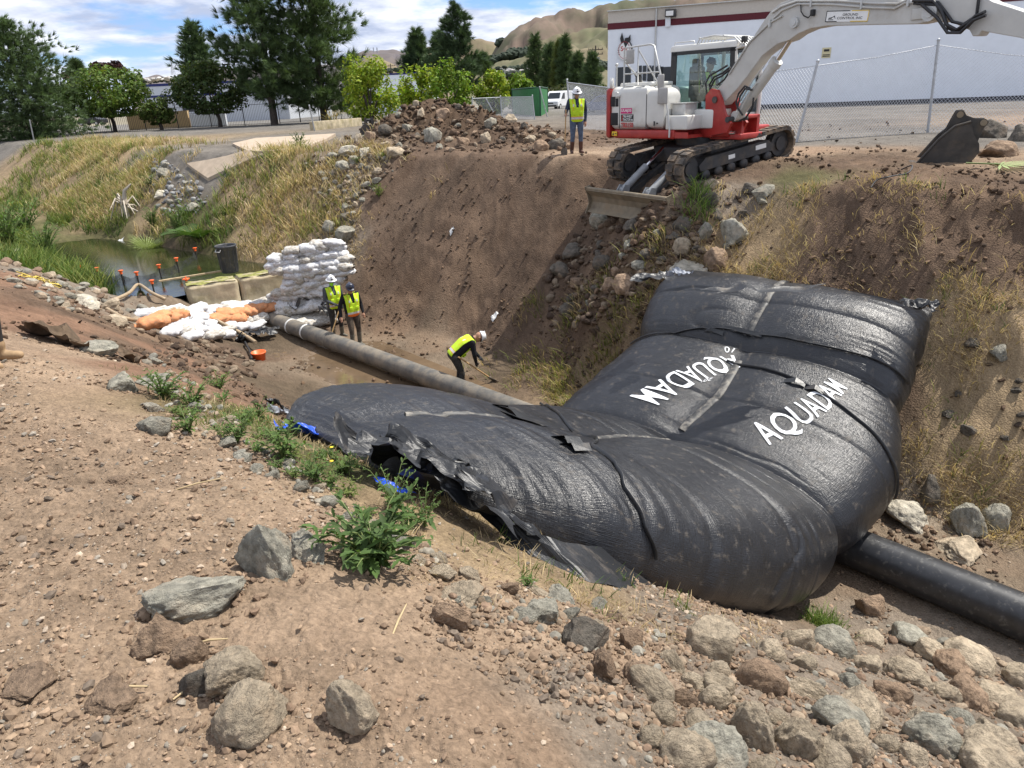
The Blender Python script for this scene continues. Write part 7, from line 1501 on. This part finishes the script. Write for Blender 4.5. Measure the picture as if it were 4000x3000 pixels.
#            s  b  d  g  y  G  m  w  r
MY = (.02, 0, 0, 0, 1, .25, 0, 0, .12); MGm = (0, .05, 0, 0, .12, 1, 0, .0, .05)
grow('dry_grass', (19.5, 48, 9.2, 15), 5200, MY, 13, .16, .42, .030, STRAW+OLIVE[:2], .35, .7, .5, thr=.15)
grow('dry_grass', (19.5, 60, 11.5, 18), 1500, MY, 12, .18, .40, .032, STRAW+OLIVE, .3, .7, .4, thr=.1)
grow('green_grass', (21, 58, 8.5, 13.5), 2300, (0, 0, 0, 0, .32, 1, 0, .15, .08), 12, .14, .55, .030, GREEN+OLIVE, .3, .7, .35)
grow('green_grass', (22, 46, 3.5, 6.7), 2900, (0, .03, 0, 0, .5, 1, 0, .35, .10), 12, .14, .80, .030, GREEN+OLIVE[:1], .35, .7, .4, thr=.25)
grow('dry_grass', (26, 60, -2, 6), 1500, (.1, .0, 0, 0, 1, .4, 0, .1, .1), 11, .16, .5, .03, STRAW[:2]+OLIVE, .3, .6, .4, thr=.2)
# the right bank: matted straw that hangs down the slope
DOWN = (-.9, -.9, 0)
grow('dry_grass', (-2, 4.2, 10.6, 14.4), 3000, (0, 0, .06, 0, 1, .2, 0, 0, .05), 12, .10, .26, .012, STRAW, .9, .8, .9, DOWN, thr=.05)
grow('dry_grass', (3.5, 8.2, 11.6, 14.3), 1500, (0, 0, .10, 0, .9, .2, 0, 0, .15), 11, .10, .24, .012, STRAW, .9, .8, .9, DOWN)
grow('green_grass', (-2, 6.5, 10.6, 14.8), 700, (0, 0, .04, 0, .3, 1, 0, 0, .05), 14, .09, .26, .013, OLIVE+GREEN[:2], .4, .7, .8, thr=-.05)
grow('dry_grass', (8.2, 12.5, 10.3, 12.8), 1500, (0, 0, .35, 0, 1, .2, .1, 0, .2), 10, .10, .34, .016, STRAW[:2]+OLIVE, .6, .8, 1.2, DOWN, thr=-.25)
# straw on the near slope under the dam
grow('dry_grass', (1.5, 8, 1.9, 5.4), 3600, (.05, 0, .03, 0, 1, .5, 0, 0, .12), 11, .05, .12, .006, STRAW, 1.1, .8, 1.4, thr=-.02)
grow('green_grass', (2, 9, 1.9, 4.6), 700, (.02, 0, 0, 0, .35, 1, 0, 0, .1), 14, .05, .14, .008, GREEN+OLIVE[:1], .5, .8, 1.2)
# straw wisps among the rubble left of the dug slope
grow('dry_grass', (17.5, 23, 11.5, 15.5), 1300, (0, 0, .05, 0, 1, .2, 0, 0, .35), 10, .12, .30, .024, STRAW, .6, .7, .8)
# ---- leafy weeds, each a plant of its own
def weed(u, v, wpx, label, n_st=16, group=None, dark=(.060, .105, .028), upright=.8, name='leafy_weed', flower=0, seed=1, leaf=.30, p=None, sz=None):
    if p is None: p, t = hit(u, v); sz = wpx/FPX*t
    o = empty(name, p, 0, label, 'weed', group); r_ = np.random.default_rng(seed*31+int(u)); P = []; D = []; S = []; sb = MB(); R_ = sz*.5; tips = []
    for k in range(n_st):
        a = 2.4*k+r_.uniform(-.4, .4); rr = R_*r_.uniform(.35, 1.05); hh = R_*upright*r_.uniform(.6, 1.5); e = Vector((math.cos(a)*rr, math.sin(a)*rr, hh)); c = [Vector(), e*.35+Vector((0, 0, hh*.25)), e*.7+Vector((0, 0, hh*.2)), e]
        sb.tube(c, [R_*.022, R_*.018, R_*.013, R_*.006], 5, caps=False); tips.append(e)
        for j in range(11):
            f = .12+.88*j/10; i = min(int(f*3), 2); q = c[i].lerp(c[i+1], f*3-i); d = Vector((r_.normal(), r_.normal(), r_.normal()*.4+.25))+e.normalized()*.6; d.normalize(); P.append(q); D.append(d); S.append(leaf*R_*r_.uniform(.5, 1.2)*(1.25-.75*f))
    V = []; F = []; C = []
    for q, d, s_ in zip(P, D, S):
        w = d.cross(Vector((0, 0, 1)));  w = w.normalized() if w.length > .01 else Vector((1, 0, 0)); nn = w.cross(d); b = len(V); g_ = r_.uniform(.65, 1.35); wd_ = s_*.17
        for k, (f, h_) in enumerate(((0, .25), (.25, .8), (.38, .55), (.55, 1.0), (.68, .6), (.85, .5), (1, .02))):
            m = q+d*s_*f-Vector((0, 0, s_*.28*f*f)); V += [m-w*wd_*h_+nn*wd_*.35*h_, m, m+w*wd_*h_+nn*wd_*.35*h_]; C += [[dark[0]*g_, dark[1]*g_, dark[2]*g_]]*3
        F += [(b+3*k+j, b+3*k+j+1, b+3*k+j+4, b+3*k+j+3) for k in range(6) for j in range(2)]
    me = npmesh('leaves', [x[:] for x in V], F, MWEED, True); vcol(me, C); link('leaves', me, o); sb.build('stems', bpy.data.materials.get('weed_stem') or mat('weed_stem', (.13, .17, .05), .7, var=.2), o)
    for k in range(flower):
        e = tips[k*3 % len(tips)]; MB().lathe([(0, .004), (R_*.07, .002), (R_*.075, 0), (0, -.004)], 10, T=Matrix.Translation(e)).build('flower', bpy.data.materials.get('yellow_petals') or mat('yellow_petals', (.75, .55, .02), .6, var=.1), o)
    return o
weed(1470, 2215, 480, 'large dark green leafy weed in the foreground right of the tall grey boulder', 30, upright=.72, seed=1, leaf=.42)
for k, (u, v, w, lab) in enumerate([(640, 1560, 230, 'leafy green weed at the upper end of the weedy bank edge'), (760, 1590, 200, 'low leafy weed just right of the uppermost weed on the bank edge'), (740, 1690, 190, 'sprawling leafy weed below the uppermost weeds on the bank edge'), (930, 1730, 210, 'leafy weed beside the grey rock left of the crumpled plastic'), (1010, 1640, 150, 'small leafy weed nearest the tip of the black plastic'), (1110, 1800, 300, 'bushy leafy weed below the blue plastic'), (1230, 1880, 210, 'leafy weed with a yellow flower below the crumpled plastic'), (1350, 1850, 170, 'thin weed just left of the yellow-flowered weed'), (1540, 2000, 210, 'tall thin weed in front of the crumpled black plastic'), (1660, 2060, 170, 'thin yellowish weed at the plastic right of the large weed'), (860, 1520, 140, 'small weed high on the bank edge beside the brown slope'), (2060, 2290, 110, 'small pale green weed in the straw under the loose hem'), (2850, 2330, 80, 'tiny weed right under the near foot of the dam')]):
    weed(u, v, w, lab, 14, dark=(.085, .14, .035) if k % 3 else (.07, .12, .03), upright=1.3 if k in (8, 9) else .75, flower=2 if k == 6 else 0, seed=k+3, leaf=.34)
for k in range(22):
    f = random.random(); u = 600+f*1050+random.gauss(0, 60); v = 1500+f*560+random.gauss(0, 45); weed(u, v, random.uniform(70, 150), 'low leafy weed in the green strip along the near bank edge', 9, group='low weeds along the near bank edge', dark=(.08+random.random()*.03, .14, .035), upright=.55, seed=k+90, leaf=.42)
for k, (u, v, w, lab) in enumerate([(590, 735, 75, 'dark green shrub in the gully below the concrete slab'), (1170, 585, 90, 'green shrub at the end of the upper concrete slab'), (1395, 640, 46, 'small green weed among the grey rocks by the heap'), (1495, 620, 40, 'bright green weed sprig above the dug slope'), (1480, 770, 70, 'yellow-green weed at the left rim of the dug slope'), (1300, 500, 90, 'dry bushy weed at the left end of the rubble heap')]):
    weed(u, v, w, lab, 16, dark=(.06, .10, .025) if k < 2 else ((.25, .18, .07) if k == 5 else (.13, .19, .03)), upright=1.0, seed=k+40, leaf=.4, name='shrub' if k < 2 else 'leafy_weed')
for k, (u, v, w, lab) in enumerate([(40, 985, 220, 'broad-leaved green bush on the near shore at the left edge'), (190, 1015, 170, 'broad-leaved green bush overhanging the pond'), (110, 930, 170, 'green bush behind the overhanging bush by the pond'), (600, 890, 100, 'dark green reedy bush on the far shore of the pond'), (700, 910, 110, 'green reedy bush between the pond and the palm')]):
    weed(u, v, w, lab, 34, dark=(.075, .135, .03), upright=1.2, seed=k+60, leaf=.3, name='shore_bush')
# palms by the pond, a cut frond on the bank
MPALM = leaf_mat('palm_leaf', .2)
def frond(mb, c, d, L_, n, w, droop, fan=False):
    d = Vector(d).normalized(); s_ = d.cross(Vector((0, 0, 1))).normalized(); u = s_.cross(d)
    for k in range(n):
        if fan:
            a = (k/(n-1)-.5)*3.6; q = c; e = (d*math.cos(a)+s_*math.sin(a)).normalized()*L_*(.8+.2*math.cos(a)); e.z -= droop*L_*.3; o_ = e.cross(u).normalized()*w; mb.add([q, q+e*.5-o_, q+e, q+e*.5+o_], [(0, 1, 2, 3)])
        else:
            f = k/n; q = c+d*L_*f-Vector((0, 0, droop*L_*f*f))
            for sg_ in (-1, 1):
                e = (s_*sg_+d*.75+u*.15).normalized()*L_*.42*math.sin(math.pi*(.12+.85*f))**.7; e.z -= .05*L_; o_ = d*w; mb.add([q-o_*.5, q+e*.5-o_*.5, q+e, q+e*.5+o_*.5, q+o_*.5], [(0, 1, 2, 3, 4)])
def palm(u, v, L_, n, lab, fan, c, zup=0):
    p, t = hit(u, v); o = empty('palm', (p[0], p[1], p[2]+zup), 0, lab, 'palm')
    for k in range(n):
        a = 2.4*k; b = MB(); d = (math.cos(a), math.sin(a), random.uniform(.5, 1.3)); frond(b, Vector(d)*(.25*L_ if fan else 0), d, L_*random.uniform(.8, 1.1), 22 if fan else 20, .025*L_, .35 if not fan else .3, fan)
        if not fan: b.tube([Vector(), Vector(d).normalized()*L_*.5-Vector((0, 0, .09*L_)), Vector(d).normalized()*L_-Vector((0, 0, .35*L_))], [.02, .015, .006], 5)
        else: b.tube([Vector(), Vector(d)*.25*L_], .015, 5)
        me = b.mesh('frond', MPALM, False); vcol(me, np.tile(np.array(c)*random.uniform(.8, 1.2), (len(me.vertices), 1))); link('frond', me, o)
    return o
palm(585, 985, .75, 7, 'pale green fan palm at the pond\'s edge left of the grey bin', True, (.22, .27, .10)); palm(780, 930, 1.5, 11, 'dark feathery palm on the bank behind the grey bin', False, (.05, .095, .022))
p, t = hit(3940, 655); o = empty('cut_frond', (p[0], p[1], p[2]+.06), 0, 'pale green cut palm frond lying on the bank by the boulders', 'palm frond'); b = MB(); frond(b, Vector((-.1, .1, 0)), (.9, -.35, .12), .75, 14, .03, .15, True); me = b.mesh('leaf_blades', MPALM, False); vcol(me, np.tile((.3, .38, .16), (len(me.vertices), 1))); link('leaf_blades', me, o); MB().tube([(-.6, .35, .02), (-.1, .1, 0)], .015, 6).build('stalk', bpy.data.materials['weed_stem'], o)
# a tuft of fresh grass by the lower right rocks, one on the slope
for (u, v, n, h, lab) in ((3215, 2440, 420, .22, 'tuft of fresh green grass above the lower right rocks'), (2725, 800, 160, .5, 'green leafy clump at the right end of the dozer blade')):
    p, t = hit(u, v); q = rng.normal(0, .10 if v > 2000 else .16, (n, 2)); X = p[0]+q[:, 0]; Y = p[1]+q[:, 1]; o = blades('grass_tuft', np.c_[X, Y, H(X, Y)-.01], h*rng.uniform(.5, 1.2, n), .009*rng.uniform(.6, 1.4, n)*(1 if v > 2000 else 2.2), pal(GREEN, n)*1.25, .45, .8); del o['kind']; tag(o, lab, 'grass tuft')
# dead root snag on the far shore
p, t = hit(500, 850); MDEAD = mat('bleached_wood', (.42, .37, .30), .9, var=.25, scale=8); b = MB()
for k in range(12):
    a = 2.4*k; L_ = random.uniform(.5, 1.1); b.tube([Vector((0, 0, .5)), Vector((math.cos(a)*L_*.5, math.sin(a)*L_*.5, .55+random.uniform(-.3, .4))), Vector((math.cos(a)*L_, math.sin(a)*L_, random.uniform(-.1, .6)))], [.06, .035, .012], 6)
b.tube([(0, 0, -.2), (0, 0, .6), (.12, 0, 1.1), (.4, .1, 1.35)], [.13, .11, .07, .03], 8); tag(b.build('dead_root', MDEAD, None, p), 'bleached dead root snag on the far bank above the pond', 'root')
# ---------------------------------------------------------------- small things of the site
MBIN = mat('dark_grey_plastic', (.045, .048, .055), .5, var=.15, scale=10, dust=.35, dustcol=(.2, .17, .12), dscale=9); MORG = mat('orange_plastic', (.85, .14, .03), .45, var=.08); MRB = mat('rusty_dark_rod', (.03, .025, .022), .8, var=.2)
p = atz(900, 1062, -2.89); o = empty('waste_bin', p, 0, 'tall dark grey ribbed waste bin standing on the concrete blocks', 'bin')
b = MB(); b.lathe([(.0, .0), (.235, .0), (.24, .02), (.285, .74), (.30, .75), (.31, .80), (.295, .81), (.28, .78), (.235, .04), (0, .04)], 32)
for k in range(12): a = 2*math.pi*k/12; b.tube([(.245*math.cos(a), .245*math.sin(a), .06), (.285*math.cos(a), .285*math.sin(a), .68)], .012, 5)
b.build('bin_body', MBIN, o)
for a in (-2.0, 1.14): c_ = Vector((math.cos(a), math.sin(a), 0)); s_ = Vector((-c_.y, c_.x, 0)); MB().tube([c_*.30-s_*.09+Vector((0, 0, .72)), c_*.35-s_*.09+Vector((0, 0, .66)), c_*.35+s_*.09+Vector((0, 0, .66)), c_*.30+s_*.09+Vector((0, 0, .72))], .013, 6).build('handle', MWHITE, o)
ST = [((322, 1089), (319, 1039)), ((393, 1107), (397, 1048)), ((488, 1127), (493, 1059)), ((545, 1118), (547, 1065)), ((606, 1157), (596, 1098)), ((633, 1098), (626, 1037)), ((702, 1075), (706, 1010)), ((771, 1020), (767, 971))]
LST = ['leftmost capped steel stake standing in the pond', 'second capped stake from the left in the pond', 'tall capped stake in the pond left of the stake pair', 'capped stake between the tall stake and the plank', 'low capped stake nearest the left end of the concrete block', 'capped stake at the left end of the plank', 'capped stake left of the grey bin', 'rearmost capped stake, under the palm behind the bin']
base = []
for (b0, b1), lab in zip(ST, LST):
    p = atz(*b0, -3.25); q = aty(*b1, p[1]); hh = q[2]-p[2]; o = empty('capped_stake', p, 0, lab, 'stake', 'orange-capped stakes of the net fence'); MB().cyl((0, 0, -.3), (0, 0, hh), .022, n=8).build('rod', MRB, o); b = MB(); b.box((0, 0, hh+.02), (.11, .11, .032), bev=.01); b.cyl((0, 0, hh-.08), (0, 0, hh), .04, n=10); b.build('cap', MORG, o); base.append((p, hh))
def net_mat():
    m = mat('black_net', (.03, .033, .035), .9, var=.3, scale=9); nt = m.node_tree; N = nt.nodes.new; L = nt.links.new; t = N('ShaderNodeBsdfTransparent'); s_ = N('ShaderNodeMixShader'); n = N('ShaderNodeTexNoise'); n.inputs['Scale'].default_value = 5; n.inputs['Detail'].default_value = 8; tc = N('ShaderNodeTexCoord'); L(tc.outputs['Object'], n.inputs[0]); mr = N('ShaderNodeMapRange'); mr.inputs[1].default_value = .35; mr.inputs[2].default_value = .65; mr.inputs[3].default_value = .25; mr.inputs[4].default_value = .8; L(n.outputs[0], mr.inputs[0]); L(mr.outputs[0], s_.inputs[0]); L(t.outputs[0], s_.inputs[1]); L(nt.nodes['Principled BSDF'].outputs[0], s_.inputs[2]); L(s_.outputs[0], nt.nodes['Material Output'].inputs[0]); return m
b = MB(); order = [0, 1, 2, 3, 5, 6, 7]; V = []
for j in range(len(order)-1):
    (p, h_), (q, g_) = base[order[j]], base[order[j+1]]
    for k in range(9):
        f = k/8; r = np.array(p)*(1-f)+np.array(q)*f; sag = .12*math.sin(math.pi*f)
        for e in (-.05, .25, .55, 1): hh = (h_*(1-f)+g_*f)*.86*e-sag*e; V.append((r[0]+.04*math.sin(k*1.7+e*4), r[1]+.04*math.cos(k*2.1), r[2]+hh))
n = len(V)//4; b.add(V, [(4*i+j, 4*i+4+j, 4*i+5+j, 4*i+1+j) for i in range(n-1) for j in range(3)], 0, True); tag(b.build('net_fence', net_mat()), 'dark sagging net strung between the capped stakes in the pond', 'net')
a, c_ = Vector(atz(622, 1101, -2.85)), Vector(atz(905, 1052, -2.83)); d = c_-a; o = MB(); o.box((d.length/2, 0, .02), (d.length, .09, .04)); o = tag(o.build('plank', mat('weathered_plank', (.38, .29, .17), .85, var=.25, scale=6), None, a), 'narrow wooden plank lying on the left concrete block', 'plank'); o.rotation_euler = (0, 0, math.atan2(d.y, d.x))
p = atz(728, 1098, -2.86); b = MB(); b.box((0, 0, .06), (.16, .16, .035), bev=.012); b.cyl((0, 0, 0), (0, 0, .06), .035, n=10); b.cyl((.0, 0, .06), (.0, 0, .14), .03, .01, 8); tag(b.build('stake_cap', MORG, None, p), 'loose orange stake cap lying on the left concrete block', 'cap')
p, t = hit(560, 1050); 
def hose(P, r, m, lab, lift=.05):
    A = []
    for (u, v, l_) in P: q, _ = hit(u, v); A.append(Vector(q)+Vector((0, 0, lift+l_)))
    n = 40; C_ = cubic(np.array([q[:] for q in A]), n); o = Vector(A[0]); return tag(MB().tube([Vector(q)-o for q in C_], r, 8).build('hose', m, None, o), lab, 'hose')
MTANH = mat('tan_hose', (.32, .24, .15), .6, var=.2)
hose([(450, 1178, 0), (510, 1165, .1), (550, 1150, .25), (600, 1172, .15), (650, 1190, .1)], .045, MTANH, 'tan hose curving over the rocks left of the concrete block'); hose([(420, 1215, 0), (500, 1262, .05), (590, 1268, .1), (690, 1240, .2)], .045, MTANH, 'tan hose running along the left orange sandbags')
hose([(800, 1255, .2), (880, 1300, .2), (950, 1330, .15), (1005, 1372, .2)], .05, MTANH, 'muddy hose leading down from the sandbags to the orange bucket'); hose([(960, 1350, .05), (980, 1390, .05), (985, 1410, .0)], .03, MHOSE, 'black cable running into the mud beside the orange bucket')
hose([(3400, 742, .02), (3425, 712, .02), (3480, 700, .03), (3545, 690, .05), (3558, 672, .1), (3520, 670, .02)], .012, MHOSE, 'thin black cable looped on the right bank', .02)
p, t = hit(1014, 1402); o = empty('orange_bucket', (p[0], p[1], p[2]-.12), 0, 'orange bucket sunk in the mud at the end of the muddy hose', 'bucket'); MB().lathe([(.0, .02), (.13, .02), (.17, .28), (.185, .28), (.185, .31), (.16, .31), (.12, .05), (0, .05)], 24).build('bucket_body', MORG, o); MB().tube([(.17*math.cos(a), .17*math.sin(a)*.2+.17, .28+.0*a) for a in np.linspace(0, math.pi, 9)], .006, 5).build('bail_handle', MTUBE, o)
MBRC = mat('brown_sack_cloth', (.10, .068, .042), .95, var=.3, scale=12, bump=.4, bscale=20)
p, t = hit(270, 1345); crumple('sack_cloth', (p[0], p[1], p[2]+.08), .55, .2, -.35, .10, MBRC, seed=201); tag(COL.objects[-1], 'rumpled brown cloth lying on the near bank by the smooth slope', 'cloth')
p, t = hit(470, 1395); crumple('sack_cloth', (p[0], p[1], p[2]+.06), .35, .12, -.5, .07, MBRC, seed=205); tag(COL.objects[-1], 'smaller brown cloth piece right of the greenish slab', 'cloth')
MYR = mat('yellow_rope_fibre', (.65, .50, .10), .7, var=.15)
b = MB(); p0, t = hit(115, 1085)
for k in range(5):
    P = []
    for j in range(10): q, _ = hit(80+18*j+random.uniform(-12, 12), 1078+5*j+random.uniform(-8, 8)); P.append(Vector(q)-Vector(p0)+Vector((0, 0, .03+random.random()*.05)))
    b.tube([q for q in P], .010, 5)
tag(b.build('yellow_rope', MYR, None, p0), 'tangled yellow rope on the riprap at the upper left', 'rope')
for (u, v, s_, lab) in ((1933, 1243, .10, 'white paper scrap on the lower dug slope'), (1765, 908, .06, 'tiny white scrap on the middle of the dug slope'), (460, 955, .25, 'pale litter on the far shore of the pond')):
    p, t = hit(u, v); crumple('litter_scrap', (p[0], p[1], p[2]+.04), s_, s_*.8, .3, .03, MWHITE, seed=int(u), n=6); tag(COL.objects[-1], lab, 'litter')
hc = [(440, 2710, 60), (770, 2690, 45), (830, 2530, 40), (1560, 2460, 45), (1330, 1180, 30)]
MSTICK = mat('dry_stick', (.42, .32, .18), .9, var=.2)
for k, (u, v, L_, a, lab) in enumerate(((825, 2522, .07, .2, 'short pale stick on the squared brown rock'), (770, 2690, .09, .9, 'pale stick by the big tan foreground boulder'), (515, 2705, .06, .1, 'tiny pale stick on the low crusted slab'), (1560, 2440, .12, 1.4, 'thin stick on the bare foreground soil'), (770, 1905, .16, .5, 'thin stick on the gravelly bank left of the tall grey boulder'))):
    p, t = hit(u, v); tag(MB().tube([(-L_*math.cos(a), -L_*math.sin(a), .012), (0, 0, .02), (L_*math.cos(a), L_*math.sin(a), .01)], [.004, .006, .003], 6).build('stick', MSTICK, None, (p[0], p[1], p[2]+.01)), lab, 'stick')
